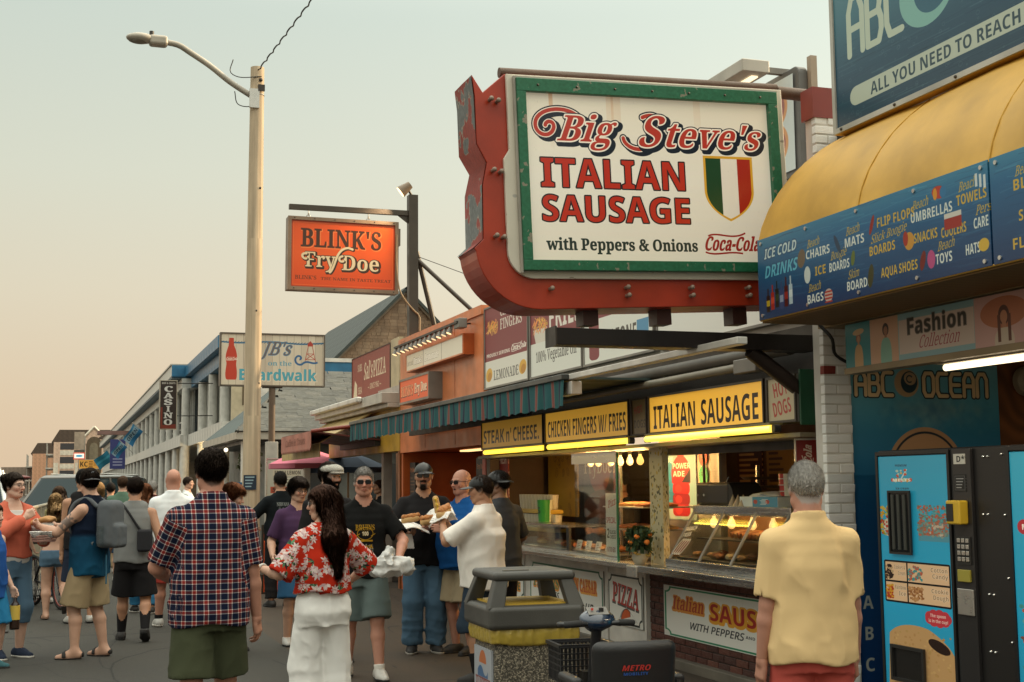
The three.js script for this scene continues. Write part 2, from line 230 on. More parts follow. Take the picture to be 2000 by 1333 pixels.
function bodyF(o) {
  const k = o.k, w = .75 + .25 * (o.w || 1) , m = (o.f ? .9 : 1) * w, leg = (o.f ? 1.03 : 1) * w * (o.legs || 1);
  const n2 = vadd(o.neck[0], [0, 0, 0]), F1 = [0, 1].map((i) => vmix(o.el[i], o.wr[i], .3)), C1 = [0, 1].map((i) => vadd(vmix(o.kn[i], o.an[i], .32), [0, 0, -.014 * k]));
  return (x, y, z) => {
    const [X, Y, Z] = o.toL(x, y, z); let d = torsoD(o.prof, X, Y, Z);
    d = smin(d, cap(x, y, z, o.neck[0], o.neck[1], .066 * k * (o.f ? .86 : 1), .054 * k * (o.f ? .88 : 1) * (o.thick || 1)), .05);
    d = smin(d, cap(x, y, z, n2, o.sh[x > 0 ? 0 : 1], .038 * k, .042 * k), .04);
    for (const i of [0, 1]) {
      if ((i ? -x : x) > -.16) {
        d = smin(d, cap(x, y, z, o.sh[i], o.el[i], .052 * k * m, .043 * k * m), .03);
        const f1 = F1[i]; let fa = cap(x, y, z, o.el[i], f1, .042 * k * m, .044 * k * m); fa = smin(fa, cap(x, y, z, f1, o.wr[i], .044 * k * m, .028 * k * m), .015); d = smin(d, fa, .014);
      }
      if (y < 1.0 * k && (i ? -x : x) > -.14) {
        let l = cap(x, y, z, o.hip[i], o.kn[i], .084 * k * leg, .056 * k * leg);
        const c = C1[i]; let s = cap(x, y, z, o.kn[i], c, .053 * k * leg, .057 * k * leg); s = smin(s, cap(x, y, z, c, o.an[i], .057 * k * leg, .036 * k), .02);
        l = smin(l, s, .03); d = smin(d, l, .035);
        if (o.bare) d = smin(d, footD(o, i, x, y, z, 0), .03);
      }
    }
    return d;
  };
}
function footD(o, i, x, y, z, off) {                                    // the foot, or a shoe round it
  const k = o.k, a = o.an[i], c = Math.cos(-o['toe' + i]), s = Math.sin(-o['toe' + i]), p = o['pt' + i], cp = Math.cos(p), sp = Math.sin(p);
  let X = x - a[0], Y = y - a[1], Z = z - a[2];[X, Z] = [X * c + Z * s, -X * s + Z * c];[Y, Z] = [Y * cp + Z * sp, -Y * sp + Z * cp];
  X /= k; Y /= k; Z /= k;
  let d = cap(X, Y, Z, [0, -.035, -.045], [0, -.05, .06], .036 + off, .036 + off); d = smin(d, cap(X, Y, Z, [0, -.05, .06], [.004, -.058, .15], .04 + off, .024 + off), .02);
  d = smin(d, cap(X, Y, Z, [0, .0, -.01], [0, -.045, .07], .036 + off, .03 + off), .03);
  return smax(d, -.077 - off * .3 - Y, .008) * k;
}
function handF(o, i, curl, side) {
  const e = i ? -1 : 1, k = o.k * (o.f ? .92 : 1), dir = o.hdir && o.hdir[i] ? vnorm(o.hdir[i]) : vnorm(vsub(o.wr[i], o.el[i]));
  let pn = (o.palm && o.palm[i]) || [-e, 0, .25]; pn = vnorm(vsub(pn, dir.map((c) => c * vdot(pn, dir)))); const th = vcross(dir, pn).map((c) => c * -e);   // pn: out of the palm; th: towards the thumb
  const F = [], base = o.wr[i], at = (u, v, w) => vadd(vadd(vadd(base, th, u * k), dir, v * k), pn, w * k);
  [[.030, .098, .070, .0088], [.010, .103, .079, .0092], [-.011, .099, .073, .0088], [-.031, .089, .057, .0078]].forEach(([u, v, L, r], n) => {
    let a = at(u, v, 0), ang = 0; const c = curl * (1 + n * .08) + .08; const seg = [.46, .30, .24];
    seg.forEach((q, j) => { ang += c * [.75, 1.1, .8][j]; const l = L * q, b = vadd(vadd(a, dir, Math.cos(ang) * l * k), pn, Math.sin(ang) * l * k); F.push([a, b, r * k * (1 - j * .1), r * k * (.94 - j * .1)]); a = b; });
  });
  const t0 = at(.026, .028, .006), t1 = at(.052 - curl * .008, .062, .016 + curl * .012), t2 = at(.058 - curl * .025, .095, .018 + curl * .03); F.push([t0, t1, .0125 * k, .0105 * k], [t1, t2, .0105 * k, .0085 * k]);
  const f = (x, y, z) => {
    const q = vsub([x, y, z], base), u = vdot(q, th) / k, v = vdot(q, dir) / k, w = vdot(q, pn) / k;
    let d = rbox(u + .001, v - .055, w - .003 * Math.sin(v * 30), .040 - Math.max(0, .05 - v) * .25, .050, .0145, .014) * k; d = smin(d, cap(u, v, w, [.022, .03, .008], [.03, .055, .008], .014, .012) * k, .012);
    d = smin(d, cap(u, v, w, [0, -.03, 0], [0, .02, 0], .026, .027) * k, .016);
    let g = 9; for (const [a, b, r, r2] of F) g = Math.min(g, cap(x, y, z, a, b, r, r2)); return smin(d, g, .007);
  };
  const c = at(0, .09, .02); o['hand' + i] = at(0, .085, .02); o['grip' + i] = { c: at(.01, .1, .03), dir, pn, th }; return [f, vadd(c, [-.125 * k, -.125 * k, -.125 * k]), vadd(c, [.125 * k, .125 * k, .125 * k])];
}
function headF(o) {
  const jaw = o.f ? .92 : 1 + (o.jowl || 0), nz = o.nose || 1;
  return (x, y, z) => {
    const ax = Math.abs(x);
    let d = ell(x, y, z, 0, .026, -.014, .0765, .092, .098);
    d = smin(d, ell(x, y, z, 0, -.036, .024, .060 * jaw, .082, .066), .035);
    d = smin(d, cap(x, y, z, [0, -.098, .058], [0, -.096, .05], .021 * jaw, .024 * jaw), .03);
    d = smin(d, cap(ax, y, z, [.052 * jaw, -.07, .0], [.03, -.095, .045], .02, .02), .03);
    d = smin(d, cap(ax, y, z, [.041, -.026, .062], [.046, -.02, .055], .022, .02), .02);
    d = smin(d, cap(ax, y, z, [.008, .021, .083], [.042, .021, .070], .010, .009), .012);
    d = smax(d, -(Math.hypot(ax - .031, y - .001, z - .098) - .0155), .014);
    d = smin(d, Math.hypot(ax - .031, y + .001, z - .0735) - .0125, .003);
    d = smin(d, cap(x, y, z, [0, .010, .086], [0, -.030, .104 * (.6 + .4 * nz)], .008, .0125), .010);
    d = smin(d, cap(ax, y, z, [.011, -.035, .088], [.008, -.033, .094], .008, .009), .006);
    d = smin(d, cap(ax, y, z, [0, -.058, .090], [.019, -.062, .080], .0075, .005), .006); d = smin(d, cap(ax, y, z, [0, -.071, .088], [.017, -.069, .080], .0085, .005), .006);
    if (o.open) d = smax(d, -ell(x, y, z, 0, -.066, .094, .018, .0085, .02), .004);
    if (!o.noear) { const u = ax - .078, v = y + .008, s = z + .012 + v * .25; d = smin(d, Math.max(ell(u, v, s, 0, 0, 0, .009, .033, .020), -ell(u, v, s, .010, .004, .004, .006, .018, .010)), .008); }
    d = smin(d, cap(x, y, z, [0, -.05, -.022], [0, -.14, -.035], .056 * (o.f ? .86 : 1) * (o.thick || 1), .056 * (o.f ? .88 : 1) * (o.thick || 1)), .03);
    return d;
  };
}
function headColor(o, sk) {
  const hc = o.brow || HAIR[o.hairC] || HAIR.brown, beard = o.beard;
  return (x, y, z) => {
    const ax = Math.abs(x); let c = sk.slice(); const n = fbm(x * 60, y * 60, z * 60, 3);
    let tint = 1 + (n - .5) * .16; const flush = .12 * Math.exp(-Math.pow((ax - .042) / .022, 2) - Math.pow((y + .028) / .022, 2)) * (z > .04 ? 1 : 0) + .12 * Math.exp(-Math.pow(ax / .016, 2) - Math.pow((y + .03) / .018, 2)) * (z > .08 ? 1 : 0);
    c = [c[0] * tint * (1 + flush * .4), c[1] * tint * (1 - flush), c[2] * tint * (1 - flush)];
    if (z > .05) {
      const lip = Math.exp(-Math.pow(ax / .024, 4) - Math.pow((y + .065) / .0105, 4)); c = vmix(c, [sk[0] * .82, sk[1] * .52, sk[2] * .5], lip * .8);
      if (Math.abs(y + .0655) < .0028 && ax < .021) c = vmix(c, [.06, .02, .015], .75); if (o.open && Math.abs(y + .066) < .008 && ax < .015) c = [.05, .015, .012];
      const e = Math.pow((ax - .031) / .0145, 2) + Math.pow((y - .0005) / .0054, 2); if (e < 1) c = Math.hypot(ax - .031, y) < .0062 ? [.02, .014, .01] : [.36, .32, .29]; else if (e < 1.9 && y > -.002) c = vmix(c, [.05, .025, .018], .7);
      const b = Math.exp(-Math.pow((ax - .032) / .019, 4) - Math.pow((y - .0225 + (ax - .032) * (ax > .035 ? .25 : -.05)) / .0046, 2)); c = vmix(c, hc, b * .9);
    }
    if (beard && z > -.02) {
      let b = 0; const jawl = y < -.035 - Math.max(0, .062 - ax) * .12 + (ax > .05 ? .06 : 0) && z > -.005;
      if (beard === 'full' || beard === 'stubble') b = (jawl || (y < -.046 && z > .02) || (Math.abs(y + .05) < .007 && ax < .03)) && !(Math.abs(y + .066) < .009 && ax < .02) ? 1 : 0;
      if (beard === 'goatee') b = ((ax < .024 && y < -.078) || (Math.abs(y + .049) < .007 && ax < .028) || (Math.abs(ax - .026) < .006 && y < -.048)) && z > .05 ? 1 : 0;
      c = vmix(c, o.beardC || hc, b * (beard === 'stubble' ? .4 : .85) * (.75 + .5 * (n - .3)));
    }
    if (o.hair && o.hair !== 'none') { const ln = mix(-.02, .062, z > 0 ? sstep(0, .075, z) : 0) + (z < -.03 ? -.055 * sstep(-.03, -.08, z) : 0); c = vmix(c, hc, .8 * sstep(-.014, .004, y - ln + .02 * (n - .5))); } else if (o.buzz) c = vmix(c, hc, o.buzz * sstep(.0, .05, y - (z > .02 ? .05 : -.05)));
    return c;
  };
}
function colorize(g, f) { const p = g.attributes.position, c = new Float32Array(p.count * 3); for (let i = 0; i < p.count; i++) { const q = f(p.getX(i), p.getY(i), p.getZ(i)); c.set(q, i * 3); } g.setAttribute('color', new THREE.BufferAttribute(c, 3)); return g; }
function cylUV(g, s = 6) { const p = g.attributes.position, u = new Float32Array(p.count * 2); for (let i = 0; i < p.count; i++) { u[i * 2] = (p.getX(i) + p.getZ(i) * .6) * s; u[i * 2 + 1] = (p.getY(i) + p.getZ(i) * .35) * s; } g.setAttribute('uv', new THREE.BufferAttribute(u, 2)); return g; }
const skinMat = std([1, 1, 1], .58, { vertexColors: true, bumpMap: T.bump, bumpScale: .0005 });
const folds = (x, y, z, f, s) => { const w = fbm(x * 3.1 + s, y * 2.3, z * 3.1, 2) * 2.2, a = vnoise(x * f + w + s, y * f * .55 + w, z * f), b = vnoise(x * f * 2.1 + s, y * f * 1.2 - w * 1.4, z * f * 2.1 + w); const p = 1 - Math.abs(2 * a - 1), r = 1 - Math.abs(2 * b - 1); return p * p * p * .75 + r * r * .45; };
// the shirt: s.shirt = { m, hem, sleeve, loose, neck, kind, tex }
function shirtF(o, S) {
  const k = o.k, off = (S.off || .014) * k, hem = S.hem * k, loose = S.loose === undefined ? .5 : S.loose; let P = o.prof.map((q) => q.slice());
  let W = 0, D = 0; for (const q of P) if (q[0] > 1.0 * k && q[0] < 1.36 * k) { W = Math.max(W, q[1]); D = Math.max(D, q[2] + Math.abs(q[3])); }
  P = P.map((q) => q[0] < 1.3 * k ? [q[0], Math.max(q[1], mix(q[1], W * (1 + (S.flare || 0) * (1.3 * k - q[0])), loose)), Math.max(q[2], mix(q[2], D, loose)), mix(q[3], q[3] * .6, loose)] : q);
  P = P.map((q) => q[0] < 1.05 * k && !S.crop ? [q[0], Math.max(q[1], (.190 + .4 * (S.hip || 0)) * k * (.6 + .4 * (o.w || 1))), Math.max(q[2], .132 * k), q[3]] : q);
  P.unshift([(.55) * k, P[0][1] * (1 + .3 * (S.flare || 0)), P[0][2], P[0][3]]);
  const tank = S.kind === 'tank' || S.kind === 'bikini', sl = S.sleeve || 0, amp = .85 * (S.fold || .013), sd = (o.seed || 1) * 3.7, vn = S.neck || .072;
  const A = [0, 1].map((i) => { const b = vmix(o.sh[i], o.el[i], Math.min(1, sl)), ax = vnorm(vsub(o.el[i], o.sh[i])), e = i ? -1 : 1; return { b, ax, L: vlen(vsub(b, o.sh[i])), b2: vadd(b, ax, .1), f: sl > 1 ? vmix(o.el[i], o.wr[i], sl - 1) : 0, t0: o.toW([e * .085 * k, 1.44 * k, -.012 * k]), t1: o.toW([e * .10 * k, 1.25 * k, -.02 * k]), h0: vadd(o.sh[i], [e * .05 * k, .06, 0]), h1: o.toW([e * .245 * k * (.5 + .5 * (o.w || 1)), 1.24 * k, 0]) }; });
  const n3 = vadd(o.neck[0], [0, -.008 * k, 0]), k0 = vadd(o.neck[0], [0, -.01 * k, .02 * k]), k1 = vadd(o.neck[1], [0, .12, 0]), q0 = vadd(o.neck[0], [0, .004, .01]), q1 = vadd(o.neck[1], [0, .03, -.004]), qm = vmix(o.neck[0], o.neck[1], .42), qn = vnorm(vsub(o.neck[1], o.neck[0]));
  return (x, y, z) => {
    const [X, Y, Z] = o.toL(x, y, z);
    let d = torsoD(P, X, Y, Z, off), seam = 0;
    if (!tank) {
      d = smin(d, cap(x, y, z, n3, o.sh[x > 0 ? 0 : 1], .036 * k + off, .040 * k + off), .05);
      for (const i of [0, 1]) { if ((i ? -x : x) < -.12) continue;
        const { ax, L, b2, f } = A[i], h = o.sh[i], t = (x - h[0]) * ax[0] + (y - h[1]) * ax[1] + (z - h[2]) * ax[2];
        let a = cap(x, y, z, o.sh[i], b2, .049 * k + off, (.046 + .5 * (S.wide || .012)) * k * (.8 + .2 * (o.w || 1)) + off);
        if (sl > 1) { a = smin(cap(x, y, z, o.sh[i], o.el[i], .06 * k + off, .054 * k + off), cap(x, y, z, o.el[i], f, .053 * k + off, .045 * k + off), .03); }
        else { a = smax(a, t - L, .012); if (t > L - .022) a = smax(a, -(cap(x, y, z, o.sh[i], o.el[i], .058 * k, .05 * k) - .012), .006); }
        d = smin(d, a, .035); }
    } else {
      d = smin(d, cap(x, y, z, A[x > 0 ? 0 : 1].t0, A[x > 0 ? 0 : 1].t1, .045 * k + off, .06 * k), .03);
      for (const i of [0, 1]) d = smax(d, -(cap(x, y, z, A[i].h0, A[i].h1, .078 * k, .072 * k)), .012);
    }
    if ((d > .035 || d < -.035) && Math.hypot(x - o.neck[1][0], y - o.neck[1][1], z - o.neck[1][2]) > .3) return Math.max(d, hem - .02 - Y);
    d -= amp * (folds(X, Y, Z, 7, sd) - .22) * (1 - .5 * sstep(1.2 * k, 1.4 * k, Y));
    if (S.waistFold) d -= .012 * Math.sin(Y * 60 + 3 * Math.sin(X * 9)) * sstep(1.05 * k, .95 * k, Y);
    d = smax(d, hem + .012 * Math.sin(Math.atan2(Z, X) * 3 + sd) - Y, .008);
    if (S.crop) d = smax(d, Y - S.crop * k, .006);
    const nk = cap(x, y, z, k0, k1, vn * k, vn * k * .98); d = smax(d, -nk, .008);
    if (S.scoop) d = smax(d, -ell(X, Y, Z, 0, 1.45 * k, .11 * k, .085 * k, S.scoop * k, .12 * k), .008);
    if (S.collar) { const c = Math.max(Math.abs(cap(x, y, z, q0, q1, (vn + .006) * k, (vn + .0) * k)) - .0055, Math.abs((x - qm[0]) * qn[0] + (y - qm[1]) * qn[1] + (z - qm[2]) * qn[2]) - .019); d = smin(d, c, .01); }
    return d;
  };
}
// trousers, shorts: { m, hem (fraction of the leg, 0..2: 1 = knee), loose }
function trouserF(o, S) {
  const k = o.k, off = .012 * k, L = S.loose || .02, top = (S.top || .97) * k, amp = .7 * (S.fold || .012), sd = (o.seed || 1) * 5.1, w = .75 + .25 * (o.w || 1), e = S.hem;
  const A = [0, 1].map((i) => { const q = vmix(o.hip[i], o.kn[i], Math.min(1, e)), ax = e <= 1 ? vnorm(vsub(o.kn[i], o.hip[i])) : vnorm(vsub(o.an[i], o.kn[i])), t = e <= 1 ? q : vmix(o.kn[i], o.an[i], e - 1); return { q, ax, t, q2: vadd(q, ax, .1), t2: vadd(t, ax, .05) }; });
  return (x, y, z) => {
    let d = Math.max(torsoD(o.prof, x, y, z, off), y - top);
    for (const i of [0, 1]) { if ((i ? -x : x) < -.13) continue;
      const { ax, t, q2, t2 } = A[i], cut = (x - t[0]) * ax[0] + (y - t[1]) * ax[1] + (z - t[2]) * ax[2];
      const r0 = .089 * k * w + off, r1 = .066 * k * w + L; let l;
      if (e <= 1) { l = cap(x, y, z, o.hip[i], q2, r0, mix(r0, r1, Math.min(1, e)) + L * .6); l = smax(l, cut, .01); }
      else { l = cap(x, y, z, o.hip[i], o.kn[i], r0, r1); l = smin(l, cap(x, y, z, o.kn[i], t2, r1, (S.ankle || .052) * k + L), .03); l = smax(l, cut, .01); }
      d = smin(d, l, .028); }
    if (d > .035 || d < -.035) return Math.max(d, y - top);
    d -= amp * (folds(x, y, z, 8, sd) - .25);
    if (S.hem > 1.5) d -= .006 * Math.max(0, Math.sin(y * 55 + 4 * vnoise(x * 8 + sd, y * 5, z * 8))) * sstep(.5 * k, .15 * k, y);
    return smax(d, y - top, .006);
  };
}
// hair in the head's own axes
function hairF(o) {
  const h = o.hair, t = { crop: .0045, short: .011, medium: .024, curly: .03, long: .02, bun: .007, bob: .022 }[h] || .012;
  return (x, y, z) => {
    const a = Math.atan2(x, z), st = () => vnoise(a * 22, y * 9 + Math.abs(x) * 40, z * 30) * .006 + vnoise(x * 160, y * 45, z * 160) * .004 + (h === 'curly' || h === 'medium' ? .012 * vnoise(x * 38, y * 38, z * 38) : 0);
    const tt = h === 'short' || h === 'medium' || h === 'crop' ? t * (.35 + .75 * sstep(-.04, .07, y)) : t; let d = ell(x, y, z, 0, .026, -.014, .0765 + tt * .75, .092 + tt, .098 + tt);
    const front = z > .0 ? sstep(0, .075, z) : 0, line = mix(h === 'crop' ? -.012 : -.02, .064, front) + (z < -.03 ? -.055 * sstep(-.03, -.08, z) : 0);
    let lo = line - y; if (h === 'long' || h === 'bob') lo = Math.min(lo, Math.max(z - .03 - .0, -.12 - y));
    lo += .012 * (vnoise(x * 90, y * 50, z * 90) - .5) + .006 * (vnoise(x * 210, y * 90, z * 210) - .5);
    d = smax(d, lo, .018);
    if (h === 'long') { const L = o.hairL || .38, s = o.hairSide || 0; const lk = o.look || 0, bx = s + .165 * Math.sin(lk), bz = -.025 - .165 * Math.cos(lk); let c = cap(x, y, z, [0, .0, -.06], [bx, -L * .5, bz], .078, .078); c = smin(c, cap(x, y, z, [bx, -L * .5, bz], [bx * 1.1, -L, bz], .08, .05), .05); c = smin(c, cap(Math.abs(x), y, z, [.066, .02, -.01], [.078, -.13, -.045], .024, .03), .03); c -= .012 * Math.sin((x + .3 * y) * 90 + 3 * vnoise(x * 20, y * 6, z * 20)) * .5; d = smin(d, c, .03); }
    if (h === 'bob') d = smin(d, cap(Math.abs(x), y, z, [.06, .03, -.02], [.072, -.07, -.03], .03, .028), .02);
    if (h === 'bun') d = smin(d, ell(x, y, z, 0, .07, -.115, .042, .038, .038), .012);
    if (h === 'pony') d = smin(d, cap(x, y, z, [0, .05, -.11], [.0, -.12, -.14], .03, .02), .02);
    if (h === 'balding') d = smax(d, Math.max(.0, 1) * (y - .035), .01);
    return d > .06 || d < -.06 ? d : d - st();
  };
}
function capGeo(o, q) {                                                // a baseball cap: crown and brim, in the head's axes; capTurn PI = brim behind
  const t = o.capTurn || 0, c = Math.cos(t), s = Math.sin(t), flat = o.hat === 'flat';
  return nets((x, y, z) => {
    const X = x * c - z * s, Z = x * s + z * c; let d = ell(X, y, Z, 0, .03, -.008, .087, .094, .108); d = smax(d, .028 - .14 * (Z > 0 ? 0 : 0) - y - (Z < -.05 ? .012 : 0), .006);
    if (flat) { d = smax(ell(X, y, Z, 0, .058, .012, .094, .055, .125), .036 - y + Z * .12, .01); return smin(d, smax(ell(X, y, Z, 0, .035, .085, .07, .016, .06), .02 - y, .005), .012) - .002 * vnoise(x * 120, y * 120, z * 120); }
    let b = smax(ell(X, y - .034 + (Z - .08) * .12 + X * X * 3, Z, 0, 0, .085, .078, .008, .10), .03 - Z, .01); d = smin(d, b, .006);
    d = Math.min(d, ell(X, y, Z, 0, .124, -.008, .009, .006, .009)); return d;
  }, [-.13, -.02, -.21], [.13, .16, .22], q);
}
const hairMats = {}, hairMat = (c) => hairMats.all || (hairMats.all = phys([1, 1, 1], .7, { vertexColors: true, side: THREE.DoubleSide, specularIntensity: .35 }));
const hairTint = (o, c) => (x, y, z) => { const a = Math.atan2(x, z + .01), long = o.hair === 'long', s = long ? vnoise(a * 16 + x * 60, y * 7, 3) * .6 + vnoise(x * 190, y * 14, z * 190) * .4 : vnoise(x * 150, y * 150, z * 150) * .5 + vnoise(x * 330, y * 200, z * 330) * .5, k = .8 + 1.2 * s, e = c === 'grey' ? .55 + .75 * sstep(.09, -.05, y + .3 * z) : 1, B = HAIR[c]; return [B[0] * k * e, B[1] * k * e, B[2] * k * e]; };
function bladed(g, len, lift, wid = .0011, n = 1) {                     // short strands standing on a hair mesh, so that it has no moulded edge
  const p = g.attributes.position, m = g.attributes.normal, c = g.attributes.color, P = [], N = [], C = [];
  for (let i = 0; i < p.count; i++) for (let j = 0; j < n; j++) {
    const a = [p.getX(i) + rr(-.003, .003), p.getY(i) + rr(-.003, .003), p.getZ(i) + rr(-.003, .003)], v = [m.getX(i), m.getY(i), m.getZ(i)], d = vnorm(vadd(v.map((q) => q * lift), [rr(-.35, .35), -.8 + rr(-.3, .3), -.45 * Math.max(0, v[1]) + rr(-.3, .3)])), s = vnorm(vcross(d, v)).map((q) => q * wid * rr(.6, 1.4)), L = len * rr(.5, 1.3), k = rr(1.2, 3.0), b = vadd(vadd(a, d, L), v, lift * L * .1);
    P.push(...vadd(a, s), ...vadd(a, s, -1), ...b); for (let q = 0; q < 3; q++) { N.push(...v); C.push(c.getX(i) * k, c.getY(i) * k, c.getZ(i) * k); }
  }
  const h = new THREE.BufferGeometry(); h.setAttribute('position', new THREE.Float32BufferAttribute(P, 3)); h.setAttribute('normal', new THREE.Float32BufferAttribute(N, 3)); h.setAttribute('color', new THREE.Float32BufferAttribute(C, 3)); return merge([g, h]);
}
function person(s) {
  const o = spec0(s), k = o.k, q = s.q || .012, sk = (SKIN[s.skin] || SKIN.fair), R = 1.05 * k;
  const root = thing('person', s.label, s.cat || 'person', [s.at[0], s.y || 0, s.at[1]], s.face || 0, s.group);
  root.userData.pose = undefined; delete root.userData.pose;
  const skinC = (x, y, z) => { const n = 1 + (fbm(x * 25, y * 25, z * 25, 3) - .5) * .22 + (fbm(x * 6, y * 6, z * 6, 2) - .5) * .2; let c = [sk[0] * n, sk[1] * n, sk[2] * n]; if (s.ink) c = s.ink(o, x, y, z, c); return c; };
  const lo = [-.75 * k, -.02, -.7 * k], hi = [.75 * k, 1.62 * k, .75 * k];
  const pts = [...o.el, ...o.wr, ...o.kn, ...o.an, ...o.sh]; for (const d of [0, 1, 2]) { lo[d] = d === 1 ? -.03 : Math.min(...pts.map((p) => p[d]), -.2 * k) - .2; hi[d] = d === 1 ? Math.max(1.6 * k, ...pts.map((p) => p[1] + .1)) : Math.max(...pts.map((p) => p[d]), .2 * k) + .22; }
  const bits = [colorize(nets(bodyF(o), lo, hi, q), skinC)];
  const hq = Math.max(.0038, q * .36), hg = nets(headF(o), [-.12, -.17, -.14], [.12, .14, .14], hq); colorize(hg, headColor(o, sk)); hg.applyMatrix4(o.hm); bits.push(hg);
  for (const i of [0, 1]) { const [f, a, b] = handF(o, i, s.curl ? s.curl[i] : .32); if (!(s.nohand && s.nohand[i])) bits.push(colorize(nets(f, a, b, Math.max(.0046, q * .42)), skinC)); }
  bits.forEach((g) => cylUV(g, 9)); part(root, 'body', merge(bits), skinMat);
  const inHead = (name, g, m) => { if (Array.isArray(g)) g = merge(g); g.applyMatrix4(o.hm); return part(root, name, g, m); };
  if (s.shirt) shirtMesh(root, o, s.shirt, lo, hi, q);
  if (s.over) for (const S of s.over) shirtMesh(root, o, S, lo, hi, q);
  if (s.legs2) { const S = s.legs2; part(root, S.name || 'shorts', cylUV(nets(trouserF(o, S), [lo[0], -.02, lo[2]], [hi[0], 1.1 * k, hi[2]], q), 8), S.m); }
  if (s.shoe) for (const i of [0, 1]) {
    const a = o.an[i], lo2 = [a[0] - .22, a[1] - .16, a[2] - .24], hi2 = [a[0] + .22, a[1] + .12, a[2] + .26], S = s.shoe;
    if (S.kind === 'flipflop') { part(root, 'sandal', nets((x, y, z) => Math.min(Math.max(footD(o, i, x, y, z, .006), y - a[1] + (.064) * k), Math.max(Math.abs(footD(o, i, x, y, z, .004)) - .006, Math.abs(Math.hypot(x - a[0], z - a[2]) - .10) - .016, a[1] - .062 - y)), lo2, hi2, .006), S.m); }
    else {
      const sh = nets((x, y, z) => Math.max(footD(o, i, x, y, z, .009), y - a[1] - (S.high || .0) - .012, a[1] - .062 * k - y + (o['pt' + i] ? 9 * 0 - .05 : 0)), lo2, hi2, Math.max(.0075, q * .6)); const m = part(root, 'shoe', cylUV(sh, 8), S.m);
      part(m, 'sole', cylUV(nets((x, y, z) => { const p = o['pt' + i]; return p ? Math.max(footD(o, i, x, y, z, .014), footSole(o, i, x, y, z)) : Math.max(footD(o, i, x, y, z, .014), y - a[1] + .056 * k); }, lo2, hi2, .0075), 8), S.sole || M.rubber);
      if (S.sock) part(root, 'sock', cylUV(nets((x, y, z) => Math.max(cap(x, y, z, vmix(o.kn[i], o.an[i], .36), o.an[i], .062 * k, .044 * k), vdot(vsub(vmix(o.kn[i], o.an[i], S.sock), [x, y, z]), vnorm(vsub(o.an[i], o.kn[i])))), [a[0] - .3, a[1] - .1, a[2] - .35], [a[0] + .3, a[1] + .5, a[2] + .4], .009), 8), S.sockM || M.white);
    }
  }
  if (s.hair && s.hair !== 'none') inHead('hair', cylUV(bladed(colorize(nets(hairF(o), [-.24, s.hair === 'long' ? -.16 - (o.hairL || .38) : -.2, -.28], [.24, .17, .13], Math.max(s.hair === 'long' ? .0055 : .0042, q * .4)), hairTint(o, s.hairC || 'brown')), ...({ crop: [.008, 1], long: [.05, .12], medium: [.03, .5], bob: [.035, .2], bun: [.022, .25] }[s.hair] || [.016, .42]), .0011), 20), hairMat(s.hairC || 'brown'));
  if (s.hat) { const h = inHead(s.hat === 'flat' ? 'flat_cap' : 'cap', cylUV(capGeo(o, Math.max(.0046, q * .42)), 12), s.hatM || M.black); }
  if (s.beard === 'full' || s.beard === 'goatee') inHead('beard', cylUV(bladed(colorize(nets((x, y, z) => { const F = headF(o), d = F(x, y, z), ax = Math.abs(x); let m = s.beard === 'full' ? Math.max(-.004, 0, 0) * 0 + smin(smax(y + .052 - Math.max(0, ax - .04) * 1.5, -.004 - z, .004), Math.max(Math.abs(y + .05) - .006, ax - .032), .004) : smin(Math.max(ax - .022, y + .078, .045 - z), Math.max(Math.abs(y + .0495) - .006, ax - .028, .05 - z), .004); m = smax(m, -ell(x, y, z, 0, -.065, .09, .021, .010, .03), .004); return Math.max(d - .002 - .004 * vnoise(x * 120, y * 90, z * 120), m); }, [-.1, -.15, -.05], [.1, 0, .13], Math.max(.0036, q * .34)), (x, y, z) => (s.beardC || HAIR[s.hairC || 'brown']).map((q2) => q2 * (.6 + .8 * vnoise(x * 200, y * 200, z * 200)))), .009, .6), 20), hairMat('beard'));
  if (s.shades) { const g = []; for (const e of [-1, 1]) { const L = extr(roundRectPts(-.026, -.017, .026, .015, .011), .004, .001); L.applyMatrix4(new THREE.Matrix4().makeRotationY(e * .22)); L.translate(e * .032, .002, .093); g.push(L); } const lens = inHead('sunglasses', g, std([.012, .012, .013], .15)); const t = []; for (const e of [-1, 1]) t.push(rodz(.0022, [e * .058, .008, .084], [e * .083, .006, -.005], 6)); t.push(rodz(.002, [-.008, .006, .099], [.008, .006, .099], 6)); const u = merge(t); u.applyMatrix4(o.hm); part(lens, 'frame', u, M.black); }
  if (s.specs) { const g = []; for (const e of [-1, 1]) { const L = new THREE.TorusGeometry(.02, .0022, 6, 20); L.scale(1.15, .82, 1); L.rotateY(e * .2); L.translate(e * .031, .0, .096); g.push(L, rodz(.002, [e * .053, .006, .088], [e * .082, .004, -.005], 6)); } g.push(rodz(.002, [-.009, .004, .1], [.009, .004, .1], 6)); inHead('glasses', g, M.black); }
  root.updateMatrixWorld(true); o.root = root; o.world = (p) => V3(...p).applyMatrix4(root.matrixWorld); return o;
}
function footSole(o, i, x, y, z) { const a = o.an[i], c = Math.cos(-o['toe' + i]), s = Math.sin(-o['toe' + i]), p = o['pt' + i], cp = Math.cos(p), sp = Math.sin(p); let X = x - a[0], Y = y - a[1], Z = z - a[2];[X, Z] = [X * c + Z * s, -X * s + Z * c]; return Y * cp + Z * sp + .056 * o.k; }
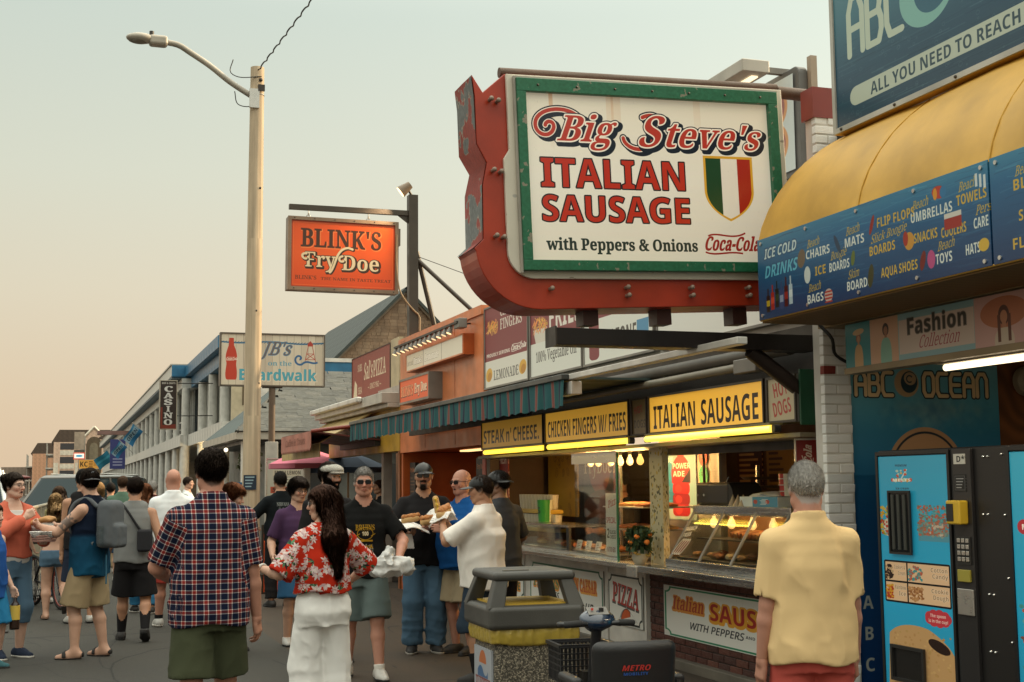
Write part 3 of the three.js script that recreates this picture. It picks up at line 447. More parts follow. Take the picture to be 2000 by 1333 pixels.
function shirtMesh(root, o, S, lo, hi, q) {
  const g = nets(shirtF(o, S), lo, hi, S.q || q), k = o.k; let geo = cylUV(g, 6);
  if (S.tex) {                                                          // a print: the left half of the texture is the front, the right half the back; plaid repeats in metres
    geo = g.toNonIndexed(); const p = geo.attributes.position, n = geo.attributes.normal, uv = new Float32Array(p.count * 2), r = S.area || [.27, .80, 1.52];
    for (let t = 0; t < p.count; t += 3) {
      let cx = 0, cy = 0, cz = 0, nz = 0; for (let j = 0; j < 3; j++) { const L = o.toL(p.getX(t + j), p.getY(t + j), p.getZ(t + j)); cx += L[0] / 3; cy += L[1] / 3; cz += L[2] / 3; nz += n.getZ(t + j); }
      const arm = S.rep && [0, 1].find((i) => { const c = o.toW([cx, cy, cz]), a = vnorm(vsub(o.el[i], o.sh[i])); return (i ? -cx : cx) > .15 * k && cap(...c, o.sh[i], o.el[i], .06, .06) < .075 && vdot(vsub(c, o.sh[i]), a) > .0; });
      for (let j = 0; j < 3; j++) {
        const P = [p.getX(t + j), p.getY(t + j), p.getZ(t + j)], L = o.toL(...P); let u, v;
        if (S.rep) { if (arm !== undefined) { const a = vnorm(vsub(o.el[arm], o.sh[arm])), d = vsub(P, o.sh[arm]), e = vnorm(vcross(a, [0, 0, 1])); v = -vdot(d, a) + .03; u = vdot(d, e) + .07 * Math.asin(clamp(d[2] / .08, -1, 1)) * 0; } else { v = L[1]; u = .2 * Math.asin(clamp(L[0] / (.23 * k), -1, 1)) + (nz > 0 ? .31 : 0); if (Math.abs(n.getX(t + j)) > .8) u = (L[0] > 0 ? 1 : -1) * .31 - L[2] * .9; } u /= S.rep; v /= S.rep; }
        else { u = clamp((nz >= 0 ? L[0] : -L[0]) / (2 * r[0] * k) + .5, .01, .99) * .5 + (nz >= 0 ? 0 : .5); v = clamp((L[1] / k - r[1]) / (r[2] - r[1]), .01, .99); }
        uv[(t + j) * 2] = u; uv[(t + j) * 2 + 1] = v;
      }
    }
    geo.setAttribute('uv', new THREE.BufferAttribute(uv, 2));
  }
  const m = part(root, S.name || 'shirt', geo, S.m); if (S.label) m.userData.label = S.label; return m;
}
// ---------------------------------------------------------------- ground
{
  T.asphalt = noiseTex(512, (u, v) => { const g = hash3(u * 512 | 0, v * 512 | 0, 3), c = 128 + 46 * pfbm(u, v, 4, 2, 5) + 34 * (g - .5) + (g > .985 ? 40 : 0); return [c, c * .99, c * .95]; }, { repeat: 1 });
  T.asphaltB = noiseTex(512, (u, v) => 255 * (.5 * hash3(u * 512 | 0, v * 512 | 0, 8) + .5 * pfbm(u, v, 32, 6, 4)), { data: true, repeat: 1 });
  const flat = (x0, x1, z0, z1, y, s) => { const g = new THREE.PlaneGeometry(x1 - x0, z1 - z0); g.rotateX(-PI / 2); g.translate((x0 + x1) / 2, y, (z0 + z1) / 2); const p = g.attributes.position, u = g.attributes.uv; for (let i = 0; i < p.count; i++) u.setXY(i, p.getX(i) / s, -p.getZ(i) / s); return g; };
  struct('ground', flat(-900, 900, -1200, 300, 0, 3), std([.06, .058, .053], .9, { map: T.asphalt, bumpMap: T.asphaltB, bumpScale: .004 }));
  const wear = (tone, seams) => canvasTex(1024, 2048, (g, w, h) => {
    g.fillStyle = `rgb(${tone})`; g.fillRect(0, 0, w, h);
    for (let i = 0; i < 420; i++) { const x = rnd() * w, y = rnd() * h, r = rr(10, 150), q = g.createRadialGradient(x, y, 0, x, y, r), d = rnd() < .55; q.addColorStop(0, d ? `rgba(15,14,12,${rr(.02, .12)})` : `rgba(225,215,195,${rr(.01, .07)})`); q.addColorStop(1, 'rgba(0,0,0,0)'); g.fillStyle = q; g.fillRect(x - r, y - r, 2 * r, 2 * r); }
    for (let i = 0; i < 60; i++) { g.fillStyle = `rgba(10,9,8,${rr(.2, .5)})`; g.beginPath(); g.ellipse(rnd() * w, rnd() * h, rr(1, 4), rr(1, 6), 0, 0, 7); g.fill(); }
    for (let i = 0; i < 90; i++) { g.fillStyle = `rgba(20,18,16,${rr(.3, .6)})`; g.beginPath(); g.arc(rnd() * w, rnd() * h, rr(.8, 2), 0, 7); g.fill(); }
    for (let i = 0; i < 9; i++) { g.fillStyle = `rgba(${rnd() < .6 ? '20,18,16' : '190,180,165'},${rr(.08, .2)})`; g.fillRect(rnd() * w, rnd() * h, rr(80, 420), rr(60, 300)); }
    g.lineCap = 'round'; const crack = (x, y, a, n, lw) => { g.strokeStyle = 'rgba(8,7,6,.75)'; g.lineWidth = lw; g.beginPath(); g.moveTo(x, y); for (let i = 0; i < n; i++) { a += rr(-.5, .5); x += Math.cos(a) * rr(8, 26); y += Math.sin(a) * rr(8, 26); g.lineTo(x, y); if (rnd() < .08 && lw > 1) { g.stroke(); crack(x, y, a + rr(-1.2, 1.2), n * .4 | 0, lw * .6); g.strokeStyle = 'rgba(8,7,6,.75)'; g.lineWidth = lw; g.beginPath(); g.moveTo(x, y); } } g.stroke(); };
    for (let i = 0; i < seams; i++) crack(rnd() * w, rnd() * h, rnd() * 6.3, 30, rr(1, 2.6));
    for (let y = 90; y < h; y += rr(150, 320)) { g.strokeStyle = `rgba(12,11,10,${rr(.25, .6)})`; g.lineWidth = rr(1.5, 4); g.beginPath(); g.moveTo(0, y); for (let x = 0; x <= w; x += 60) g.lineTo(x, y + rr(-3, 3)); g.stroke(); }
    for (let i = 0; i < 60000; i++) { const c = rnd() < .5; g.fillStyle = c ? `rgba(0,0,0,${rr(0, .25)})` : `rgba(240,230,210,${rr(0, .16)})`; g.fillRect(rnd() * w, rnd() * h, rr(.6, 1.8), rr(.6, 2.2)); }
  });
  const sheet = (x0, x1, z0, z1, y) => { const g = new THREE.PlaneGeometry(x1 - x0, z1 - z0); g.rotateX(-PI / 2); g.translate((x0 + x1) / 2, y, (z0 + z1) / 2); return g; };
  struct('street', sheet(-6, 2.25, -40, 4, .004), std([.20, .196, .182], .86, { map: wear('118,115,106', 16), bumpMap: (() => { const t = T.asphaltB.clone(); t.repeat.set(8, 44); return t; })(), bumpScale: .003 }));
  struct('pavement', sheet(2.25, 5.45, -40, 4, .004), std([.245, .222, .195], .86, { map: wear('122,106,88', 12), bumpMap: (() => { const t = T.asphaltB.clone(); t.repeat.set(3, 44); return t; })(), bumpScale: .003 }));
  for (const [x, z, w] of [[.15, -23.2, .36], [.1, -21.4, .44], [.0, -18.6, .42], [-.25, -16.6, .5]]) { const o = thing('wheel_stop', ['thin dark kerb strip nearest the raised sandal on the asphalt', 'thin dark kerb strip beyond the running girl', 'thin dark kerb strip level with the raised sandal', 'thin dark kerb strip behind the woman in coral'][[-23.2, -21.4, -18.6, -16.6].indexOf(z)], 'kerb strip', [x - .5, .004, z]); part(o, 'strip', bar(-w / 2, w / 2, 0, .025, -.05, .05, .008), M.dark); }
  struct('beach', flat(-400, -30, -600, 100, .01, 6), std([.42, .36, .27], .95, { map: T.asphalt }));
}
// a flat sign: cabinet, frame and printed face; its origin is the middle of its lower edge, its face looks along local +z
function frameG(w, h, t, d, z0) { const s = poly([[-w / 2, 0], [w / 2, 0], [w / 2, h], [-w / 2, h]]), k = new THREE.Path(); k.moveTo(-w / 2 + t, t); k.lineTo(-w / 2 + t, h - t); k.lineTo(w / 2 - t, h - t); k.lineTo(w / 2 - t, t); s.holes.push(k); return mov(new THREE.ExtrudeGeometry(s, { depth: d, bevelEnabled: false }), 0, 0, z0); }
function board(name, label, cat, pos, turn, w, h, d, face, o = {}) {
  const t = thing(name, label, cat, pos, turn, o.group), e = o.edge === undefined ? .02 : o.edge;
  if (!o.flat) part(t, 'cabinet', bar(-w / 2, w / 2, 0, h, -d, -.006), o.body || M.greyPaint);
  part(t, 'printed_face', pane(w - e * 1.6, h - e * 1.6, 0, h / 2, o.flat ? 0 : -.002), face);
  if (e) part(t, 'frame', frameG(w, h, e, .016, -.006), o.frame || M.alu);
  return t;
}
const street = (X, z0, z1) => [X, 0, (z0 + z1) / 2];                    // the base of a thing that faces the street
// ---------------------------------------------------------------- the sausage stand: building, counter, signs
const brickG = [0, 1, 2, 3].map((i) => { const g = new RoundedBoxGeometry(.198, .058, .05, 1, .005), p = g.attributes.position; for (let k = 0; k < p.count; k++) p.setXYZ(k, p.getX(k) + (vnoise(p.getX(k) * 40 + i * 9, p.getY(k) * 40, i) - .5) * .004, p.getY(k) + (vnoise(p.getX(k) * 30, p.getY(k) * 40 + i * 5, i + 3) - .5) * .003, p.getZ(k) + (vnoise(p.getX(k) * 25, p.getY(k) * 50, i * 7) - .5) * .003); g.computeVertexNormals(); return g; });
const redBrick = [[.115, .034, .022], [.095, .027, .018], [.14, .046, .03], [.075, .026, .02]].map((c) => painted(c, .8, { bumpScale: .002 })), whiteBrick = [[.84, .84, .81], [.86, .85, .82], [.82, .825, .80], [.84, .82, .79]].map((c) => std(c, .6, { bumpMap: T.bump, bumpScale: .0015 }));
const cartonM = [[.35, .06, .04], [.5, .4, .2], [.08, .14, .2], [.45, .42, .36]].map((c) => painted(c, .6));
[T.menuA, T.menuB] = [0, 1].map((k) => canvasTex(96, 96, (g) => { g.fillStyle = k ? '#3a1a10' : '#8a6a2a'; g.fillRect(0, 0, 96, 96); for (let y = 10; y < 90; y += 11) { g.fillStyle = k ? '#b08a5a' : '#3a2412'; g.fillRect(8, y, rr(30, 76), 5); } }));
const oldRed = painted([.30, .045, .035], .6);
function brickWall(parent, w, h, x0, y0, z, mats, turn, redAt, course = .0665) {
  let r = 0; for (let y = y0; y + .03 < y0 + h; y += course, r++) for (let x = x0 + (r % 2 ? -.104 : 0); x < x0 + w; x += .208) {
    const a = Math.max(x, x0), b = Math.min(x + .198, x0 + w); if (b - a < .03) continue; const cx = (a + b) / 2, m = new THREE.Mesh(brickG[(rnd() * 4) | 0], redAt && redAt(cx, y) ? oldRed : mats[(rnd() * 4) | 0]); m.name = 'brick'; m.castShadow = m.receiveShadow = true;
    m.scale.x = (b - a) / .198; m.position.set(turn ? z : cx, y + .033, turn ? cx : z + rr(-.003, .003)); if (turn) m.rotation.y = FLAT; parent.add(m);
  }
}
{
  const b = thing('food_stand', 'long street food stand with steel counter, brick base and dark fascia', 'food stand', street(5.2, -16.4, -8.2), FLAT), c = -12.3, L = (z) => z - c;
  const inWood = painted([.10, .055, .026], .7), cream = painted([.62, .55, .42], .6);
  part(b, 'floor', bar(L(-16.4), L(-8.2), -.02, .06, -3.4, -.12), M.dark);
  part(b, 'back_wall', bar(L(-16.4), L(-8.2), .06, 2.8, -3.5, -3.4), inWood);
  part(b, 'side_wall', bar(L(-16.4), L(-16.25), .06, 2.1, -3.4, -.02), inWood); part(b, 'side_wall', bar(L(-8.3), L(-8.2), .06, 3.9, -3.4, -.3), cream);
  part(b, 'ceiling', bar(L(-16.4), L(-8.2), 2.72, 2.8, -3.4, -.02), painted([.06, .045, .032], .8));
  part(b, 'fascia_wall', bar(L(-16.4), L(-8.2), 2.8, 3.92, -.3, -.06), painted([.66, .65, .62], .6)); part(b, 'roof', bar(L(-16.4), L(-8.2), 3.85, 3.95, -9, -.3), M.dark);
  part(b, 'base_panel', bar(L(-16.4), L(-11.62), .06, .84, -.2, -.06, .004), M.white);
  for (const z of [-15.05, -12.52]) part(b, 'cover_strip', bar(L(z) - .012, L(z) + .012, .1, .83, -.059, -.05), M.alu);
  const base = part(b, 'brick_base', bar(L(-11.6), L(-8.22), .0, .84, -.34, -.103), painted([.05, .035, .028], .9)); brickWall(base, 3.36, .82, L(-11.6), .01, -.12, redBrick);
  const kick = part(b, 'plinth', bar(L(-16.4), L(-8.2), 0, .09, -.12, -.02, .01), painted([.16, .145, .12], .9));
  part(b, 'end_post', bar(L(-8.36), L(-8.21), 0, 2.8, -.34, .0), cream);
  // counter
  const ct = part(b, 'counter', [bar(L(-16.2), L(-11.2), .865, .915, -.75, .25, .008), bar(L(-11.2), L(-8.22), .85, .915, -.75, .27, .008)], M.steel); part(ct, 'edge_strip', bar(L(-11.28), L(-11.06), .80, .905, .262, .285, .01), M.alu);
  part(b, 'fascia_beam', bar(L(-16.2), L(-8.3), 2.42, 2.72, -.35, -.02), M.dark);
  part(b, 'light_shelf', bar(L(-16.0), L(-8.3), 1.965, 1.995, -.25, .22), painted([.20, .17, .11], .6));
  part(b, 'dark_valance', bar(L(-11.4), L(-8.3), 1.895, 1.962, -.2, -.16), M.dark);
  // roller of the rolled-up awning and its folding arm
  part(b, 'awning_roller', rot(cyl(.055, .055, 7.6, 0, 0, 0), 0, 0, PI / 2).translate(0, 2.62, .16), painted([.09, .08, .065], .6));
  part(b, 'folding_arm', rodz(.035, [L(-14.0), 2.50, .25], [L(-9.2), 2.53, .22], 8), painted([.26, .235, .18], .5)); part(b, 'arm_bracket', box(.35, .11, .14, L(-9.0), 2.53, .2, .01), M.greyPaint);
  part(b, 'white_front_bar', bar(L(-11.2), L(-7.75), 2.55, 2.60, .92, 1.0, .008), M.white); part(b, 'bar_end', bar(L(-11.1), L(-10.75), 2.42, 2.535, .9, 1.0, .01), M.white);
  for (let i = 0; i < 6; i++) part(b, 'menu_card', bar(L(-15.9 + i * .78), L(-15.9 + i * .78) + .66, 1.55, 2.15, -3.39, -3.37), print(i % 2 ? T.menuA : T.menuB));
  for (let i = 0; i < 22; i++) part(b, 'shelf_carton', bar(L(-11.2 + i * .125), L(-11.2 + i * .125) + .1, 1.392, 1.392 + rr(.12, .3), -3.2, -2.95), cartonM[i % 4]);
  // inside: low wall, cream lining, tiles of posters
  part(b, 'white_lining', bar(L(-12.85), L(-11.46), .06, 2.72, -.86, -.8), painted([.60, .54, .44], .6)); part(b, 'corner_trim', bar(L(-11.50), L(-11.44), .9, 2.0, -.8, -.77), painted([.62, .58, .5], .6));
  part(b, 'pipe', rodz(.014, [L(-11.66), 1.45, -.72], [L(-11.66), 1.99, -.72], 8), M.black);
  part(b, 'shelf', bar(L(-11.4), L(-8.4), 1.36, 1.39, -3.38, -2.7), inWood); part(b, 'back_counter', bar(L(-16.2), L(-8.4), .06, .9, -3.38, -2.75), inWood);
}
const menuRed = '#7c3438';
// boards above the stand
{
  const food = (g, x, y, r, cup) => { if (cup) { g.fillStyle = '#cfc6b6'; g.beginPath(); g.moveTo(x - r, y); g.lineTo(x + r, y); g.lineTo(x + r * .7, y + r * 1.5); g.lineTo(x - r * .6, y + r * 1.5); g.fill(); } for (let i = 0; i < 70; i++) { g.strokeStyle = `rgb(${200 + rnd() * 40 | 0},${125 + rnd() * 60 | 0},${55 + rnd() * 40 | 0})`; g.lineWidth = rr(4, 9); g.beginPath(); const a = x + rr(-r, r) * .9, c = y - rnd() * r * 1.2; g.moveTo(a, c); g.lineTo(a + rr(-.4, .4) * r, c + rr(.2, .7) * r); g.stroke(); } };
  const d = [
    [-16.38, -14.68, 'maroon menu board for chicken fingers and lemonade, leftmost over the stand', (g, w, h) => { g.fillStyle = menuRed; g.fillRect(0, 0, w, h); word(g, 'CHICKEN', 190, 100, 92, { w: 250, fill: '#d8cfc0', sy: 1.25, font: 'serif' }); word(g, 'FINGERS', 190, 205, 92, { w: 260, fill: '#d8cfc0', sy: 1.25, font: 'serif' }); food(g, 100, 190, 70); g.fillStyle = '#d8d4c6'; g.fillRect(0, 430, w, 300); word(g, 'PROUDLY SERVING', 18, 400, 40, { w: 290, fill: '#e2dacb' }); cokeWord(g, 318, 395, 52, '#e6ded0'); for (const x of [50, 452]) { g.fillStyle = '#d6a23a'; g.beginPath(); g.ellipse(x, 540, 40, 55, .2, 0, 7); g.fill(); g.fillStyle = '#b97f2a'; g.beginPath(); g.ellipse(x + 6, 555, 26, 36, .2, 0, 7); g.fill(); } word(g, 'LEMONADE', 105, 590, 105, { w: 300, fill: '#4a4640', font: 'serif' }); }],
    [-14.62, -12.98, 'maroon and white menu board for fries in vegetable oil', (g, w, h) => { g.fillStyle = menuRed; g.fillRect(0, 0, w, h); word(g, 'Fresh', 90, 70, 70, { w: 120, fill: '#e0d8c8', font: 'serif', style: 'italic bold' }); word(g, 'Cut', 130, 140, 70, { w: 90, fill: '#e0d8c8', font: 'serif', style: 'italic bold' }); word(g, 'FRIES', 190, 330, 190, { w: 320, sy: 1.3, fill: '#ddd6c8' }); food(g, 105, 300, 75, 1); g.fillStyle = '#d6d6ca'; g.fillRect(0, 400, w, 300); word(g, '100% Vegetable Oil', 55, 540, 88, { w: 410, fill: '#4a4742', font: 'serif', sy: 1.2 }); }],
    [-12.94, -11.18, 'white and maroon menu board for calzones, half behind the black beam', (g, w, h) => { g.fillStyle = '#d8d8cc'; g.fillRect(0, 0, w, h); g.fillStyle = menuRed; g.fillRect(0, 0, w, 360); food(g, 260, 300, 90); g.fillStyle = menuRed; g.beginPath(); g.roundRect(40, 330, 80, 290, 30); g.fill(); word(g, 'CALZONES', 140, 560, 120, { w: 290, sy: 1.25, fill: '#4a4640' }); g.fillStyle = '#4a86a8'; g.fillRect(400, 440, 80, 110); }],
    [-11.12, -8.5, 'white menu board with dark lettering, rightmost over the stand', (g, w, h) => { g.fillStyle = '#d6d6cc'; g.fillRect(0, 0, w, h); word(g, 'Sausage', 60, 200, 130, { w: 330, font: 'serif', fill: '#3c3a3a' }); word(g, 'Peppers & Onions', 20, 400, 100, { w: 470, font: 'serif', fill: '#4a4848', rot: -.03 }); }]];
  for (const [z0, z1, label, f] of d) board('menu_board', label, 'menu board', [5.2, 2.86, (z0 + z1) / 2], FLAT, z1 - z0, 1.06, .06, lit(canvasTex(512, 640, f), .10), { group: 'menu boards over the food stand', edge: .022, frame: M.greyPaint });
}
// the lit strip of signs over the counter
{
  const yel = '#e0a838', strip = (txt, w, h, o = {}) => canvasTex(w, h, (g) => { const q = g.createLinearGradient(0, 0, 0, h); q.addColorStop(0, '#d09a34'); q.addColorStop(.6, yel); q.addColorStop(1, '#dba53c'); g.fillStyle = o.bg || q; g.fillRect(0, 0, w, h); for (const [s, x, y, size, ww, c, font, sy, rot] of txt) word(g, s, x, y, size, { w: ww, fill: c || '#1a120c', font, sy, rot }); speckle(g, w, h, 300, .12); drips(g, w, h, 14); });
  const S = [
    [-15.9, -13.66, strip([["STEAK", 24, 232, 200, 380], ["n'", 430, 232, 200, 100], ["CHEESE.", 550, 232, 200, 420]], 1024, 280), .16, 'dim yellow sign reading steak and cheese, leftmost of the strip'],
    [-13.6, -11.34, strip([['CHICKEN FINGERS W/ FRIES', 26, 235, 210, 970]], 1024, 280), .40, 'yellow lit sign reading chicken fingers with fries'],
    [-11.28, -10.94, strip([['HOT', 20, 120, 80, 80, '#8a1f18', undefined, 1, -.2], ['DOGS', 10, 230, 90, 108, '#2a2018']], 128, 280, { bg: '#6b5a36' }), .05, 'narrow dim hot dogs panel between two yellow signs'],
    [-10.9, -8.83, strip([['ITALIAN', 36, 252, 250, 425], ['SAUSAGE', 500, 252, 250, 490]], 1024, 280), .62, 'brightest yellow lit sign reading Italian sausage'],
    [-8.79, -8.37, strip([['HOT', 55, 130, 110, 140, '#9c2a22', undefined, 1.2, -.18], ['DOGS', 50, 255, 110, 175, '#9c2a22', undefined, 1.2, -.18]], 256, 280, { bg: '#a99c7c' }), .12, 'grey hot dogs panel with slanted red lettering beside the green end']];
  for (const [z0, z1, t, k, label] of S) board('strip_sign', label, 'sign', [5.0, 2.075, (z0 + z1) / 2], FLAT, z1 - z0, .345, .2, lit(t, k, .3), { edge: .018, group: 'lit signs in the strip over the counter', frame: M.brownSteel });
  single('sign_end_box', box(.2, .40, .02, 0, .2, 0, .004), painted([.012, .10, .05], .5), 'dark green end plate closing the strip of lit signs', 'sign end', [5.11, 2.05, -8.34]);
  // yellow tubes
  [[-15.45, -13.36], [-13.22, -11.14], [-10.74, -8.55]].forEach(([z0, z1], i) => {
    const t = thing('tube_lamp', ['yellow fluorescent tube under the steak sign', 'yellow fluorescent tube under the chicken fingers sign', 'longest looking yellow tube under the Italian sausage sign'][i], 'tube lamp', [4.9, 2.03, (z0 + z1) / 2], FLAT, 'yellow tubes under the signs'), w = z1 - z0;
    part(t, 'glowing_tube', rot(cyl(.027, .027, w, 0, 0, 0, 12), 0, 0, PI / 2), glow([1, .66, .03], 1.5)); for (const e of [-1, 1]) part(t, 'holder', rot(cyl(.03, .03, .05, 0, 0, 0, 12), PI / 2, 0, 0).translate(e * (w / 2 + .02), 0, -.02), M.black);
    part(t, 'batten', bar(-w / 2, w / 2, .029, .045, -.09, .02), painted([.3, .25, .1], .5));
    const l = new THREE.RectAreaLight(new THREE.Color(1, .72, .10), 9, w, .035); l.position.set(4.9, 2.005, (z0 + z1) / 2); l.lookAt(5.3, 0, (z0 + z1) / 2); scene.add(l);
  });
}
// painted boards below the counter
{
  const notch = (g, x, y, w, h, r) => { g.beginPath(); g.moveTo(x + r, y); g.lineTo(x + w - r, y); g.arc(x + w, y, r, PI, PI / 2, true); g.lineTo(x + w, y + h - r); g.arc(x + w, y + h, r, -PI / 2, PI, true); g.lineTo(x + r, y + h); g.arc(x, y + h, r, 0, -PI / 2, true); g.lineTo(x, y + r); g.arc(x, y, r, PI / 2, 0, true); g.closePath(); };
  const sign = (w, h, edge, f) => canvasTex(w, h, (g) => { g.fillStyle = '#c9c8c0'; g.fillRect(0, 0, w, h); g.fillStyle = '#dcdad2'; notch(g, 10, 10, w - 20, h - 20, 40); g.fill(); g.strokeStyle = edge; g.lineWidth = 13; notch(g, 14, 14, w - 28, h - 28, 40); g.stroke(); f(g, w, h); speckle(g, w, h, 500, .1); drips(g, w, h, 10, '90,70,50', .08); });
  const fancy = (g, s, x, y, size, w, fill, sh, o = {}) => word(g, s, x, y, size, { w, fill, strokes: [[sh, size * .2, size * .03, size * .04], [sh, size * .16]], ...o });
  const A = [
    [-16.1, -15.05, 'white board with green edge behind the white T-shirt man, leftmost below the counter', sign(512, 340, '#123d30', (g) => { fancy(g, 'CALZONE', 60, 260, 90, 380, '#1c5a45', '#d6892e'); })],
    [-14.85, -12.62, 'white board with green edge offering chicken caesar and roll up', sign(1024, 340, '#14593f', (g) => { fancy(g, 'FINGERS', 60, 190, 120, 380, '#2d7d5b', '#d6892e', { font: 'serif' }); fancy(g, 'CHICKEN CAESAR', 460, 170, 120, 480, '#c2412a', '#dd9a3c', { font: 'serif' }); word(g, 'FRIES', 260, 260, 66, { style: 'italic bold', fill: '#1c1c1c' }); word(g, 'ROLL UP', 560, 300, 74, { style: 'italic bold', fill: '#1c1c1c', w: 330 }); })],
    [-12.5, -11.66, 'white pizza board with black edge and a painted slice', sign(512, 340, '#1d2420', (g) => { word(g, 'PIZZA', 60, 190, 165, { w: 390, fill: '#b3271d', font: 'serif', sy: 1.15, rot: .09, strokes: [['#4a4a46', 12, 5, 6]] }); g.fillStyle = '#8d8c86'; g.beginPath(); g.moveTo(170, 300); g.quadraticCurveTo(240, 160, 400, 290); g.lineTo(460, 320); g.lineTo(300, 230); g.fill(); g.fillStyle = '#c2531f'; g.beginPath(); g.moveTo(190, 305); g.quadraticCurveTo(240, 190, 330, 245); g.lineTo(330, 275); g.fill(); g.strokeStyle = '#5c2412'; g.lineWidth = 6; g.stroke(); })],
    [-11.28, -8.75, 'white board with green edge reading Italian sausage with peppers and onions', sign(1024, 420, '#187a52', (g) => { fancy(g, 'Italian', 70, 190, 130, 250, '#a3301f', '#cf8a33', { font: 'serif', style: 'italic bold', sy: 1.15 }); fancy(g, 'SAUSAGE', 365, 225, 175, 600, '#a01f1a', '#d99a2b', { sy: 1.05 }); word(g, 'WITH PEPPERS', 205, 330, 78, { style: 'italic', fill: '#1a1a20', w: 400, strokes: [['#1a1a20', 3]] }); word(g, 'AND', 620, 310, 30, { fill: '#1a1a20' }); word(g, 'ONIONS', 690, 350, 78, { style: 'italic', fill: '#1a1a20', w: 230, strokes: [['#1a1a20', 3]] }); })]];
  A.forEach(([z0, z1, label, t], i) => { const y0 = i === 3 ? .27 : .27, h = i === 3 ? .45 : .49; board('counter_sign', label, 'sign', [i === 3 ? 5.285 : 5.245, y0, (z0 + z1) / 2], FLAT, z1 - z0, h, .012, print(t), { edge: 0, group: 'painted boards below the counter' }); });
}
